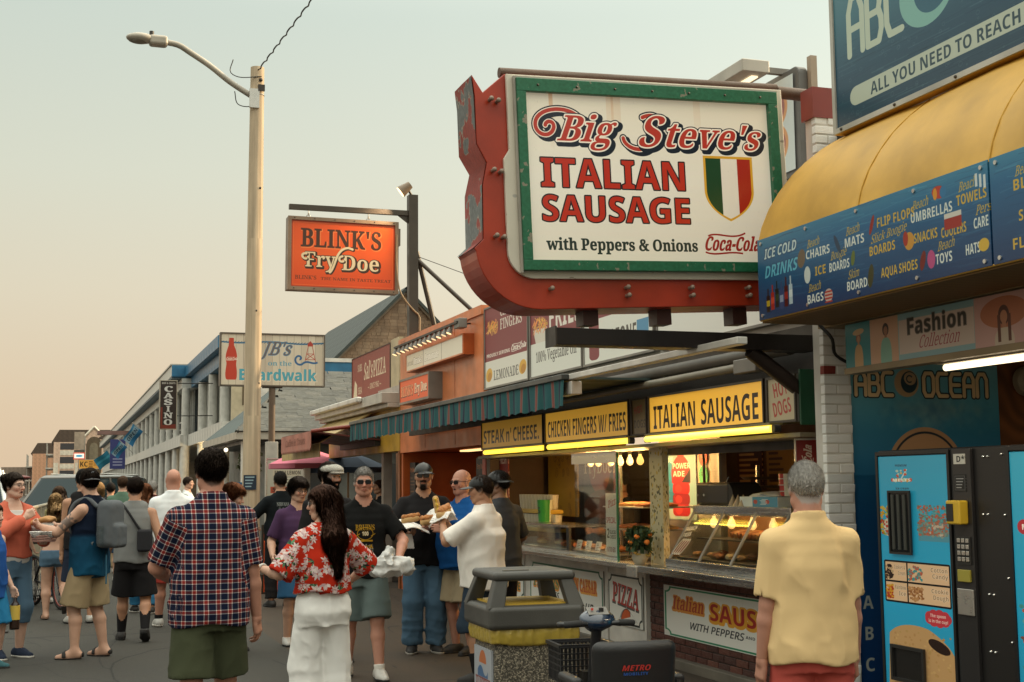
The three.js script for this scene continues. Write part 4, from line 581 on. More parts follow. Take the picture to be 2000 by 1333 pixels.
// ---- on and behind the counter
{
  const G = 'goods on the counter', glassM = glass(), food = [[.42, .16, .05], [.50, .25, .09], [.36, .11, .035], [.55, .36, .16]].map((c) => std(c, .7, { bumpMap: T.bump, bumpScale: .006 }));
  const lump = (r, x, y, z, sy = .5) => { const g = new THREE.IcosahedronGeometry(r, 2), p = g.attributes.position; for (let i = 0; i < p.count; i++) { const k = 1 + .5 * (vnoise(p.getX(i) * 60 + x * 9, p.getY(i) * 60, p.getZ(i) * 60 + z * 9) - .5); p.setXYZ(i, p.getX(i) * k, p.getY(i) * k * sy, p.getZ(i) * k); } g.computeVertexNormals(); return mov(g, x, y, z); };
  { // low glass case
    const t = thing('display_case', 'low glass case of baked food on the far counter', 'display case', [5.1, .916, -13.6], FLAT);
    part(t, 'base', bar(-1.15, 1.75, 0, .03, -.42, 0), M.steel); part(t, 'top_rail', bar(-1.15, .42, .27, .295, -.42, .01), M.steel); for (const x of [-1.13, .38, .42]) part(t, 'post', bar(x - .014, x + .014, .03, .27, -.02, .008), M.black);
    part(t, 'glass_front', bar(-1.11, .36, .03, .27, -.008, -.002), glassM); const tr = part(t, 'tray', bar(-1.1, 1.7, .035, .045, -.4, -.03), M.alu);
    for (let i = 0; i < 26; i++) part(tr, 'pastry', lump(rr(.045, .06), -1.05 + i * .105, .085, rr(-.3, -.1)), food[i % 4]);
    for (let i = 0; i < 4; i++) part(t, 'price_card', rot(bar(-.07, .07, 0, .1, 0, .003), -.25).translate(.58 + i * .26, .05, -.04), print(canvasTex(64, 48, (g) => { g.fillStyle = '#d8d2c2'; g.fillRect(0, 0, 64, 48); for (let y = 10; y < 44; y += 8) { g.fillStyle = '#5a4a30'; g.fillRect(8, y, 20 + rnd() * 28, 3); } })));
  }
  { // stacked cups
    const cup = thing('cup_stack', 'rows of clear plastic cups stacked in yellow holders, upper row', 'cups', [5.42, 1.30, -15.0], FLAT, 'cup stacks'), cm = phys([.75, .70, .56], .35, { transmission: .45, thickness: 0 }), ym = painted([.55, .36, .04], .5);
    part(cup, 'holder', bar(-.62, .62, 0, .05, -.08, .08, .01), ym); for (let i = 0; i < 11; i++) part(cup, 'cup', cyl(.036, .048, .17, -.55 + i * .11, .135, 0, 14), cm);
    copy(cup, [5.4, 1.17 - .075, -14.85], FLAT, 'rows of clear plastic cups in a yellow holder, lower row on the case').scale.y = .9;
    const can = thing('cup_sleeve', 'green and white paper tub in front of the clear cups', 'tub', [5.3, 1.215, -14.45], 1.9); part(can, 'tub', cyl(.075, .09, .25, 0, .125, 0, 20), print(canvasTex(128, 96, (g) => { g.fillStyle = '#cfd4c0'; g.fillRect(0, 0, 128, 96); g.fillStyle = '#1f7a2c'; g.fillRect(34, 0, 62, 96); word(g, 'DS', 20, 60, 40, { fill: '#1a1a1a' }); })));
  }
  { // tall glass screen
    const t = thing('glass_screen', 'tall glass screen with green edge standing on the counter', 'glass screen', [5.08, .916, -12.4], FLAT); part(t, 'pane', bar(-.55, .54, 0, 1.03, -.006, 0), glassM); part(t, 'green_edge', bar(.545, .57, 0, 1.03, -.012, .004), std([.03, .2, .1], .2)); part(t, 'side_pane', bar(.556, .562, 0, 1.03, -.55, -.02), glassM); part(t, 'top_band', bar(-.6, .57, .93, 1.04, .004, .012), M.alu);
    single('pizza_sign', bar(-.13, .13, 0, .62, 0, .008), print(canvasTex(128, 300, (g) => { g.fillStyle = '#d8d3c6'; g.fillRect(0, 0, 128, 300); word(g, 'Pizza', 30, 70, 46, { fill: '#b12a22', font: 'serif', style: 'italic bold', rot: -.2 }); word(g, 'SPECIAL', 6, 140, 40, { fill: '#a5241e', w: 116 }); word(g, '2', 10, 210, 60, { fill: '#2a2220' }); word(g, 'SLICES', 46, 190, 24, { fill: '#2a2220', w: 74 }); word(g, 'CHEESE', 46, 212, 24, { fill: '#2a2220', w: 74 }); word(g, '6 TO GO', 14, 275, 34, { fill: '#7a2a22', w: 100 }); })), 'white and red pizza special notice hanging inside the tall glass', 'notice', [5.11, .93, -12.05], FLAT);
    const r = thing('pizza_rack', 'shelf of whole pizzas behind the tall glass screen', 'pizza rack', [5.5, .916, -12.18], FLAT); for (const y of [.02, .28, .5]) { const s = part(r, 'shelf', bar(-.55, .45, y - .012, y, -.35, .2), M.alu); for (let i = 0; i < 2; i++) part(s, 'pizza', [cyl(.21, .22, .02, -.28 + i * .47, y + .012, -.06, 22), lump(.2, -.28 + i * .47, y + .02, -.06, .12)], food[(i + y * 10 | 0) % 4]); } for (const x of [-.55, .45]) part(r, 'upright', bar(x - .012, x + .012, 0, .98, -.02, .01), M.steel);
  }
  // bulbs
  const bulbG = lathe([[0, -.058], [.018, -.054], [.033, -.036], [.036, -.015], [.028, .012], [.016, .034], [.014, .05], [0, .05]], 16);
  const bulb = (x, y, z, label, k, group) => { const t = thing('heat_bulb', label, 'light bulb', [x, y, z], 0, group); part(t, 'bulb', bulbG, glow([1, .50, .10], .8 + .5 * k)); part(t, 'socket', cyl(.018, .018, .05, 0, .075, 0, 12), M.black); const l = new THREE.PointLight(new THREE.Color(1, .55, .18), 1.5 * k, 6); l.position.set(x, y - .01, z); l.shadow.radius = 2; scene.add(l); return t; };
  [[-13.34, .45], [-13.12, .45], [-12.78, 1], [-12.53, 1], [-12.29, 1], [-12.04, 1]].forEach(([z, k], i) => bulb(5.42, 1.88, z, ['dim bulb standing in for a reflection, first from the left behind the glass', 'dim bulb standing in for a reflection, second from the left behind the glass', 'glowing bulb, third from the left in the upper row', 'glowing bulb, fourth from the left, cut by the glass edge', 'glowing bulb, fifth from the left in the upper row', 'glowing bulb, rightmost of the upper row'][i], k, 'bulbs hanging over the pizza shelf'));  // the two dim ones are solid stand-ins for reflections in the glass
  { // flowered post and posters
    single('patterned_post', bar(-.14, .14, 0, 1.06, -.06, 0), print(canvasTex(128, 512, (g) => { g.fillStyle = '#bdb491'; g.fillRect(0, 0, 128, 512); for (let i = 0; i < 90; i++) { g.fillStyle = ['#8d7a3c', '#6b6a44', '#b99a3a', '#4f4a34'][i % 4]; g.beginPath(); g.ellipse(rnd() * 128, rnd() * 512, rr(3, 11), rr(3, 9), rnd() * 3, 0, 7); g.fill(); } })), 'narrow post papered with small lemons and leaves', 'post', [5.2, .916, -11.21], FLAT);
    single('food_print', bar(-.5, .5, 0, 1.0, -.02, 0), print(canvasTex(256, 256, (g) => { g.fillStyle = '#a8801d'; g.fillRect(0, 0, 256, 256); for (let i = 0; i < 34; i++) { g.strokeStyle = ['#5a3a14', '#7a5418'][i % 2]; g.lineWidth = 2; const x = rnd() * 256, y = rnd() * 256, r = rr(7, 16); g.beginPath(); g.ellipse(x, y, r, r * .7, rnd() * 3, 0, 7); g.stroke(); g.beginPath(); g.ellipse(x + 3, y, r * .5, r * .4, 1, 0, 7); g.stroke(); } })), 'mustard yellow wall panel printed with small food drawings', 'wall panel', [5.9, 1.25, -15.45], FLAT);
    single('fry_poster', bar(-.45, .45, 0, 1.0, -.02, 0), print(canvasTex(256, 256, (g) => { g.fillStyle = '#1d0f09'; g.fillRect(0, 0, 256, 256); g.fillStyle = '#7c2a12'; g.beginPath(); g.ellipse(140, 100, 95, 85, 0, 0, 7); g.fill(); g.fillStyle = '#4a1c0c'; g.beginPath(); g.ellipse(130, 220, 130, 45, -.1, 0, 7); g.fill(); word(g, 'FryDoe', 6, 125, 66, { font: 'serif', fill: '#c8bda6', w: 240 }); })), 'dark poster with a brown dough picture and pale lettering', 'poster', [5.9, 1.25, -14.3], FLAT);
    const fries = (x) => canvasTex(96, 256, (g) => { g.fillStyle = '#8c2620'; g.fillRect(0, 0, 96, 256); word(g, 'FRESH', 12, 70, 42, { w: 70, fill: '#d8c8b0' }); word(g, 'CUT', 20, 130, 44, { w: 56, fill: '#d8c8b0' }); word(g, 'FRIES', 12, 190, 42, { w: 70, fill: '#d8c8b0' }); });
    single('fries_notice', bar(-.2, .2, 0, .9, -.02, 0), print(fries()), 'narrow red notice reading fresh cut fries', 'notice', [5.35, 1.25, -16.12], FLAT);
    const pw = canvasTex(256, 420, (g, w, h) => { g.fillStyle = '#7fa6ae'; g.fillRect(0, 0, w, h); g.fillStyle = '#9fb4b2'; g.fillRect(0, 330, w, 90); const bottle = (x, y, s, c1, c2) => { g.fillStyle = c1; g.beginPath(); g.roundRect(x + 45 * s, y, 50 * s, 50 * s, 8); g.fill(); g.beginPath(); g.moveTo(x + 40 * s, y + 40 * s); g.quadraticCurveTo(x, y + 80 * s, x, y + 130 * s); g.lineTo(x + 140 * s, y + 130 * s); g.quadraticCurveTo(x + 140 * s, y + 80 * s, x + 100 * s, y + 40 * s); g.fill(); g.beginPath(); g.roundRect(x, y + 120 * s, 140 * s, 80 * s, 10); g.fill(); for (let i = 0; i < 3; i++) { g.fillStyle = i % 2 ? c2 : c1; g.beginPath(); g.roundRect(x + 6 * s, y + (195 + i * 65) * s, 128 * s, 70 * s, 26 * s); g.fill(); g.fillStyle = 'rgba(255,120,100,.25)'; g.beginPath(); g.ellipse(x + 50 * s, y + (230 + i * 65) * s, 26 * s, 24 * s, .5, 0, 7); g.fill(); } }; bottle(8, 60, .75, '#2f7f9e', '#276c88'); bottle(78, 10, .98, '#9e1d18', '#7f1512'); word(g, 'POWE', 8, 40, 44, { fill: '#d4dcd8' }); word(g, 'RDE', 8, 82, 44, { fill: '#d4dcd8' }); word(g, 'POWER', 84, 118, 46, { w: 132, fill: '#e6dccf' }); word(g, 'ADE', 88, 165, 46, { fill: '#e6dccf' }); g.fillStyle = '#221a1a'; g.beginPath(); g.moveTo(214, 120); g.lineTo(214, 200); g.lineTo(150, 200); g.fill(); });
    single('drink_poster', bar(-.4, .4, 0, .72, -.012, 0), print(pw, .3), 'poster of a red and a blue sports drink bottle', 'poster', [5.985, 1.27, -12.36], FLAT);
    const star = (c, label, y, lines) => { const p = []; for (let i = 0; i < 48; i++) { const r = i % 2 ? .085 : .098, a = i / 48 * 2 * PI; p.push([r * Math.cos(a), r * Math.sin(a)]); } const t = thing('price_star', label, 'price tag', [5.985, y, -11.80], FLAT); part(t, 'card', extr(p, .004), std(c, .6)); part(t, 'writing', mov(pane(.13, .09), 0, 0, .0055), print(canvasTex(128, 88, (g) => { g.fillStyle = new THREE.Color().setRGB(...c).getStyle(); g.fillRect(0, 0, 128, 88); lines.forEach((s, i) => word(g, s, 64, 24 + i * 24, 22, { align: 'center', fill: '#241008', style: 'italic bold' })); }))); };
    star([.75, .08, .03], 'orange star shaped price tag on the cream wall', 1.9, ['Buy any', '2 slices', 'a drink']); star([.02, .42, .12], 'green star shaped price tag under the orange one', 1.715, ['ALL DAY', 'SPECIAL']);
  }
  { // flower pot
    const t = thing('flower_pot', 'white pot of leafy green plant with orange flowers on the counter', 'potted plant', [5.02, .916, -11.2]); part(t, 'pot', lathe([[0, 0], [.05, 0], [.075, .06], [.07, .12], [.06, .13], [.055, .115], [0, .11]], 20), painted([.62, .58, .46], .4)); const lv = new THREE.PlaneGeometry(.035, .07, 1, 2); const q = [], P = lv.attributes.position; P.setZ(2, .008); P.setZ(3, .008);
    for (let i = 0; i < 240; i++) { const a = rnd() * 6.3, r = Math.sqrt(rnd()) * .12, y = .15 + rnd() * .18 - r * .3; const g = lv.clone(); g.rotateX(rr(-1.2, 1.2)); g.rotateY(rnd() * 6.3); g.translate(Math.cos(a) * r, y, Math.sin(a) * r); q.push(g); } const f = part(t, 'foliage', q, std([.035, .07, .025], .7, { side: THREE.DoubleSide })); f.userData.kind = 'stuff'; part(f, 'core', lump(.085, 0, .21, 0, 1), std([.018, .035, .014], .9));
    for (const [x, y, z] of [[-.06, .25, .08], [.02, .2, .11], [-.1, .2, .03], [.07, .26, .06]]) part(t, 'flower', lump(.028, x, y, z, .9), std([.75, .22, .03], .7)); for (let i = 0; i < 6; i++) part(t, 'bloom', lump(.016, rr(-.09, .09), rr(.03, .14), rr(.05, .1), .9), std([.5, .38, .12], .8));
  }
  { // slanted food warmer
    const t = thing('food_warmer', 'slanted glass food warmer full of sausages on the steel counter', 'food warmer', [5.1, .916, -9.95], FLAT), W = .84, st = M.steel;
    part(t, 'base', bar(-W, W, 0, .07, -.62, .02, .006), st); part(t, 'top', bar(-W, W, .45, .53, -.62, -.26, .006), st); for (const x of [-W + .02, -.26, .3, W - .02]) part(t, 'rib', rodz(.013, [x, .06, -.01], [x, .48, -.27], 8), M.greyPaint);
    part(t, 'glass_front', rot(bar(-W + .03, W - .03, 0, .47, -.003, .003), -.555).translate(0, .07, -.015), glassM); part(t, 'back', bar(-W, W, .07, .45, -.62, -.6), painted([.35, .16, .05], .5)); part(t, 'side', bar(W - .01, W, .07, .45, -.6, -.2), glassM); part(t, 'side', bar(-W, -W + .008, .07, .45, -.6, -.24), glassM);
    const rk = part(t, 'wire_rack', bar(-.7, .8, .24, .25, -.55, -.22), M.dark); for (let i = 0; i < 16; i++) { const a = rr(-.6, .6), x = -.2 + i * .062; part(rk, 'sausage', tube([[x, .285, -.5], [x + .05, .31, -.4], [x + .02, .285, -.28]], .026, 8, 8), food[i % 3]); } const tr = part(t, 'tray', bar(-.75, .8, .075, .085, -.56, -.05), M.dark); for (let i = 0; i < 22; i++) part(tr, 'pepper', lump(rr(.04, .055), -.6 + i * .062, .115, rr(-.45, -.12), .5), food[(i + 1) % 4]);
    part(t, 'sticker', rot(mov(pane(.26, .34, 0, .17), -.68, 0, .009), -.555).translate(0, .08, -.012), std([.75, .7, .6], .5, { map: canvasTex(128, 160, (g) => { g.clearRect(0, 0, 128, 160); for (let i = 0; i < 4; i++) { g.save(); g.translate(34 + i * 20, 110); g.rotate(.5); g.fillStyle = '#e6dccb'; g.beginPath(); g.ellipse(0, 0, 14, 44, 0, 0, 7); g.fill(); g.fillStyle = '#8f4a24'; g.beginPath(); g.ellipse(0, 0, 8, 36, 0, 0, 7); g.fill(); g.restore(); } word(g, 'FRENCH', 20, 40, 26, { fill: '#efe8da', rot: -.15 }); word(g, 'FRIES', 26, 68, 26, { fill: '#efe8da', rot: -.15 }); }), transparent: true, alphaTest: .4 }));
    [-.52, -.2, .16, .5].forEach((x, i) => bulb(5.1 + .30, 1.31, -9.95 + x, ['round bulb, leftmost inside the food warmer', 'round bulb, second inside the food warmer behind a rib', 'round bulb, third inside the food warmer', 'round bulb, rightmost inside the food warmer'][i], .22, 'bulbs inside the food warmer'));
    const b = thing('toaster', 'black box shaped toaster standing on the food warmer', 'toaster', [5.55, 1.446, -10.5], FLAT); part(b, 'housing', box(.62, .20, .3, 0, .1, 0, .03), std([.02, .017, .015], .35)); for (const x of [-.22, -.1]) part(b, 'knob', rot(cyl(.014, .012, .03, 0, 0, 0, 12), PI / 2).translate(x, .09, .16), M.chrome); part(b, 'lever', rodz(.008, [.1, .2, .05], [.14, .25, .05], 6), M.chrome); part(b, 'hood', mov(rot(cyl(.12, .12, .28, 0, 0, 0, 20), PI / 2), .25, .08, 0), M.black);
    const bx = thing('paper_box', 'flat blue and white paper box lying on the food warmer', 'box', [5.55, 1.446, -9.65], FLAT); part(bx, 'box', box(.62, .08, .34, 0, .04, 0, .004), print(canvasTex(256, 64, (g) => { g.fillStyle = '#4c8aa6'; g.fillRect(0, 0, 256, 64); g.fillStyle = '#c9d2d0'; g.fillRect(0, 0, 90, 64); for (const x of [110, 190]) { g.fillStyle = '#b04a3a'; g.beginPath(); g.arc(x, 32, 14, 0, 7); g.fill(); } for (let i = 0; i < 5; i++) { g.fillStyle = '#e2e6e0'; g.fillRect(130 + rnd() * 40, 14 + i * 8, 40, 3); } }))); part(bx, 'napkin', lump(.16, -.05, .085, 0, .25), M.white);
    const bk = thing('bucket', 'red and white tin bucket on the blue box', 'bucket', [5.62, 1.53, -9.52]); part(bk, 'can', cyl(.095, .105, .18, 0, .09, 0, 24), print(canvasTex(256, 64, (g) => { g.fillStyle = '#c9c2b4'; g.fillRect(0, 0, 256, 64); g.fillStyle = '#a31d1b'; g.fillRect(96, 0, 110, 64); }))); for (const y of [.04, .09, .14]) part(bk, 'rib', new THREE.TorusGeometry(.103, .004, 6, 24).rotateX(PI / 2).translate(0, y, 0), M.white);
    const pr = thing('pan_rack', 'rack of round dark baking pans at the back of the stand', 'rack', [6.0, 1.3, -10.6], FLAT); part(pr, 'post', bar(-.5, -.47, 0, .5, -.2, -.17), M.alu); part(pr, 'post', bar(.47, .5, 0, .5, -.2, -.17), M.alu); [.08, .22, .30, .38].forEach((y, i) => part(pr, 'pan', cyl(.33, .36, .025, 0, y, -.15, 28), painted(i % 2 ? [.10, .06, .02] : [.18, .12, .05], .5))); 
    const cups = thing('paper_cups', 'short row of paper cones beside the blue box', 'paper cups', [5.4, 1.446, -10.02]); for (let i = 0; i < 3; i++) part(cups, 'cone', new THREE.ConeGeometry(.045, .1, 12).translate(0, .05, -.09 + i * .09), painted([.4, .33, .24], .8));
  }
  { // red panels by the white pier
    const mk = (x, label, f, ry) => { const t = thing('red_panel', label, 'drink panel', [x, 1.0, -8.55], ry, 'red drink panels by the white pier'); part(t, 'panel', bar(-.09, .09, 0, .95, -.03, 0), print(canvasTex(96, 420, f), .35)); part(t, 'frame', mov(frameG(.2, .97, .012, .012, 0), 0, -.01, 0), M.alu); };
    mk(5.19, 'red panel with a white drink logo, left of two by the pier', (g) => { g.fillStyle = '#8d1a18'; g.fillRect(0, 0, 96, 420); g.save(); g.translate(62, 150); g.rotate(-PI / 2); cokeWord(g, 0, 0, 40, '#d8c8b8'); g.restore(); }, -.35);
    mk(5.37, 'red panel with a slanted white strip of writing, beside the pier', (g) => { g.fillStyle = '#971d19'; g.fillRect(0, 0, 96, 420); g.fillStyle = '#2b2526'; g.beginPath(); g.ellipse(46, 60, 20, 30, 0, 0, 7); g.fill(); g.save(); g.translate(30, 300); g.rotate(-1.35); g.fillStyle = '#ddd6c8'; g.fillRect(0, -14, 190, 32); word(g, 'LIKE THE LAST', 6, 12, 28, { w: 176, fill: '#161616' }); g.restore(); }, -.3);
    single('menu_notice', bar(-.35, .35, 0, .26, -.02, 0), print(canvasTex(128, 64, (g) => { g.fillStyle = '#6b2411'; g.fillRect(0, 0, 128, 64); for (let i = 0; i < 4; i++) word(g, ['ICE COLD', 'LEMONADE', 'HOT DOGS', 'SODA'][i], 8, 15 + i * 14, 14, { fill: '#c07a2c', w: 110 }); })), 'small brown menu with orange lettering inside the opening', 'menu', [5.9, 1.78, -9.5], FLAT);
  }
}
// ---------------------------------------------------------------- the big hanging sausage sign
{
  const t = thing('hanging_sign', 'large weathered red and green hanging sign reading Big Steve\'s Italian sausage', 'sign', [2.82, 3.0, -8.2]); t.rotation.z = .035;
  const arc = (cx, cy, r, a0, a1, n = 10, ry = r) => Array.from({ length: n + 1 }, (_, i) => [cx + r * Math.cos(mix(a0, a1, i / n)), cy + ry * Math.sin(mix(a0, a1, i / n))]);
  const red = painted([.50, .048, .016], .45), rust = T.grime;
  const left = [[-.233, 1.36], [-.215, 1.22], [-.215, .90], [-.15, .775], [-.185, .62], [-.195, .26]], outer = [[2.08, 1.37], [-.005, 1.38], [-.165, 1.245], ...left, [-.26, .20], ...arc(.18, .22, .43, PI * 1.03, PI * 1.5, 12, .42), [2.08, -.17]];
  part(t, 'cabinet', extr(outer, .38, .006, -.41), red);
  { // the peeling return on the left
    const P = [], U = [], I = []; left.concat([[-.26, .20]]).forEach(([x, y], i) => { for (const z of [-.028, -.22, -.41]) { P.push(x - .007 - .012 * vnoise(i * 3, z * 20, 1), y, z); U.push((z + .41) / .38, y / 1.4); } }); for (let i = 0; i < 6; i++) for (let j = 0; j < 2; j++) { const a = i * 3 + j; I.push(a, a + 1, a + 3, a + 1, a + 4, a + 3); }
    const g = new THREE.BufferGeometry(); g.setAttribute('position', new THREE.Float32BufferAttribute(P, 3)); g.setAttribute('uv', new THREE.Float32BufferAttribute(U, 2)); g.setIndex(I); g.computeVertexNormals();
    part(t, 'peeling_side', g, std([1, 1, 1], .6, { side: THREE.DoubleSide, bumpMap: T.bump, bumpScale: .003, map: noiseTex(256, (u, v) => { const n = fbm(u * 4 + 3, v * 12, 2, 4) + .18 * Math.sin(v * 11), m = 40 * (fbm(u * 30, v * 60, 5, 3) - .5); return n > .595 ? [98 + m, 100 + m, 98 + m] : n > .57 ? [150, 138, 124] : [140 + m, 44 + m * .4, 30 + m * .3]; }) }));
  }
  const white = [[0, 1.375], [2.08, 1.375], [2.08, 0], ...arc(.14, .18, .18, PI * 1.5, PI, 8).map(([x, y]) => [x, y]), [-.04, .80], [0, .86]];
  part(t, 'white_panel', extr(white.reverse(), .03, .004, -.03), std([1, 1, 1], .5, { map: canvasTex(512, 512, (g) => { g.fillStyle = '#cfc8b8'; g.fillRect(0, 0, 512, 512); for (let i = 0; i < 500; i++) { const e = rnd(); g.fillStyle = ['rgba(90,70,55,.5)', 'rgba(150,150,145,.6)', 'rgba(120,90,70,.35)'][i % 3]; g.beginPath(); g.ellipse(rnd() * 512, e < .6 ? rnd() * 30 : rnd() * 512, rr(.5, 7), rr(.5, 3), 0, 0, 7); g.fill(); } drips(g, 512, 512, 20, '130,80,40', .1); }, { repeat: .48 }), bumpMap: T.bump, bumpScale: .001 }));
  const gt = noiseTex(256, (u, v) => { const n = fbm(u * 18, v * 18, 3, 4), m = 26 * (fbm(u * 50, v * 50, 5, 3) - .5); return n > .73 ? [130, 124, 106] : [22 + m, 98 + m, 66 + m]; }, { repeat: 1 });
  const green = std([1, 1, 1], .45, { map: gt, bumpMap: T.bump, bumpScale: .001 }); green.userData.metric = .8;
  const gf = (x0, x1, y0, y1, z0, z1) => part(t, 'green_frame', bar(x0, x1, y0, y1, z0, z1, .004), green); gf(.05, 2.02, 1.255, 1.345, 0, .05); gf(.05, 2.02, .045, .115, 0, .05); gf(.05, .115, .115, 1.255, 0, .05); gf(1.945, 2.02, .115, 1.255, 0, .05);
  part(t, 'frame_lip', [bar(.035, 2.035, 1.346, 1.36, 0, .03), bar(.035, .049, .03, 1.346, 0, .03)], painted([.5, .47, .42], .7));
  const face = canvasTex(1536, 960, (g) => {
    g.scale(1.5, 1.5); const q = g.createLinearGradient(0, 0, 0, 640); q.addColorStop(0, '#d9cfba'); q.addColorStop(.5, '#ddd6c6'); q.addColorStop(1, '#d8cfbc'); g.fillStyle = q; g.fillRect(0, 0, 1024, 640);
    for (const [x, w, a] of [[96, 16, .4], [330, 60, .16], [350, 10, .2], [700, 30, .1]]) { const r = g.createLinearGradient(0, 0, 0, 220); r.addColorStop(0, `rgba(170,95,40,${a})`); r.addColorStop(1, 'rgba(170,95,40,0)'); g.fillStyle = r; g.fillRect(x, 0, w, 220); }
    const navy = '#161b26', script = (s, x, y, size, w) => { const o = { font: 'serif', style: 'italic bold', w, skew: .14 }; word(g, s, x, y, size, { ...o, fill: null, strokes: [[navy, 26, 12, 10], [navy, 20, 6, 5], [navy, 19]] }); word(g, s, x, y, size, { ...o, fill: '#a83224', strokes: [['#e6d9c6', 11]] }); };
    const swash = (f) => { for (const [c, w, dx, dy] of [[navy, 34, 12, 10], [navy, 32, 0, 0], ['#e6d9c6', 22, 0, 0], ['#a83224', 15, 0, 0]]) { g.save(); g.translate(dx, dy); g.strokeStyle = c; g.lineWidth = w; g.lineCap = 'round'; g.lineJoin = 'round'; g.beginPath(); f(g); g.stroke(); g.restore(); } };
    swash((g) => { g.moveTo(205, 78); g.bezierCurveTo(150, 40, 40, 60, 38, 120); g.bezierCurveTo(38, 165, 100, 175, 112, 130); g.bezierCurveTo(116, 105, 84, 100, 78, 122); });
    script('Big', 118, 180, 140, 226);
    swash((g) => { g.moveTo(480, 75); g.bezierCurveTo(520, 55, 560, 70, 545, 100); g.moveTo(395, 160); g.bezierCurveTo(400, 205, 500, 225, 510, 160); });
    script('S', 448, 190, 172, 100); script("teve's", 556, 188, 140, 420);
    const bold = (s, x, y, w, size, sy) => word(g, s, x, y, size, { w, sy, fill: '#ad2a18', strokes: [['#231b1c', 9]] });
    bold('ITALIAN', 48, 358, 612, 130, 1.18); bold('SAUSAGE', 46, 488, 622, 118, 1.16);
    word(g, 'with Peppers & Onions', 62, 598, 60, { w: 626, font: 'serif', fill: '#23302b', strokes: [['#23302b', 2.5]] }); cokeWord(g, 712, 592, 74, '#8e2420');
    const sh = (k) => { g.beginPath(); g.moveTo(730 + k, 216 + k); g.lineTo(946 - k, 216 + k); g.lineTo(946 - k, 360); g.quadraticCurveTo(940 - k, 430, 838, 476 - k); g.quadraticCurveTo(736 + k, 430, 730 + k, 360); g.closePath(); };
    sh(0); g.fillStyle = '#c9952c'; g.fill(); g.save(); sh(10); g.clip(); g.fillStyle = '#173c20'; g.fillRect(730, 200, 76, 300); g.fillStyle = '#d9d0c0'; g.fillRect(806, 200, 72, 300); g.fillStyle = '#9a2416'; g.fillRect(878, 200, 80, 300); g.restore(); speckle(g, 1024, 640, 600, .06, 3);
  });
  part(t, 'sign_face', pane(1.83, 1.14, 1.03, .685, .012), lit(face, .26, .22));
  const bolt = (x, y) => part(t, 'bolt', [rot(cyl(.013, .013, .05, 0, 0, 0, 8), PI / 2).translate(x, y, -.005), ball(.017, x, y, .02, 8)], painted([.36, .27, .22], .6));
  for (const y of [1.2, .72, .28]) { bolt(-.12, y); bolt(-.07, y - .01); } for (const x of [.80, 1.28, 1.72]) { bolt(x, -.06); bolt(x + .005, -.115); } bolt(.25, -.07); for (let i = 0; i < 7; i++) part(t, 'screw', ball(.009, .2 + i * .28, 1.30, .05, 8), M.brownSteel);
  part(t, 'top_pipe', [rodz(.036, [-.02, 1.415, -.10], [2.1, 1.415, -.10], 12), rodz(.046, [2.1, 1.39, -.10], [2.62, 1.37, -.10], 12)], painted([.115, .07, .045], .8, { bumpScale: .003 }));
  for (const x of [.58, 1.13, 1.72]) part(t, 'hanger', bar(x - .055, x + .055, -.30, -.15, -.28, -.14), painted([.085, .03, .022], .7));
  const bm = thing('sign_beam', 'dark steel beam with a slanted brace carrying the large hanging sign', 'beam', [3.15, 2.58, -8.2]); part(bm, 'beam', bar(0, 2.0, 0, .115, -.3, -.12, .004), painted([.016, .011, .010], .5)); part(bm, 'end_plate', bar(-.012, -.001, -.008, .125, -.31, -.11), M.iron); part(bm, 'brace', rodz(.055, [1.5, 0, -.2], [2.02, -.36, -.2], 6), painted([.035, .02, .016], .6));
}
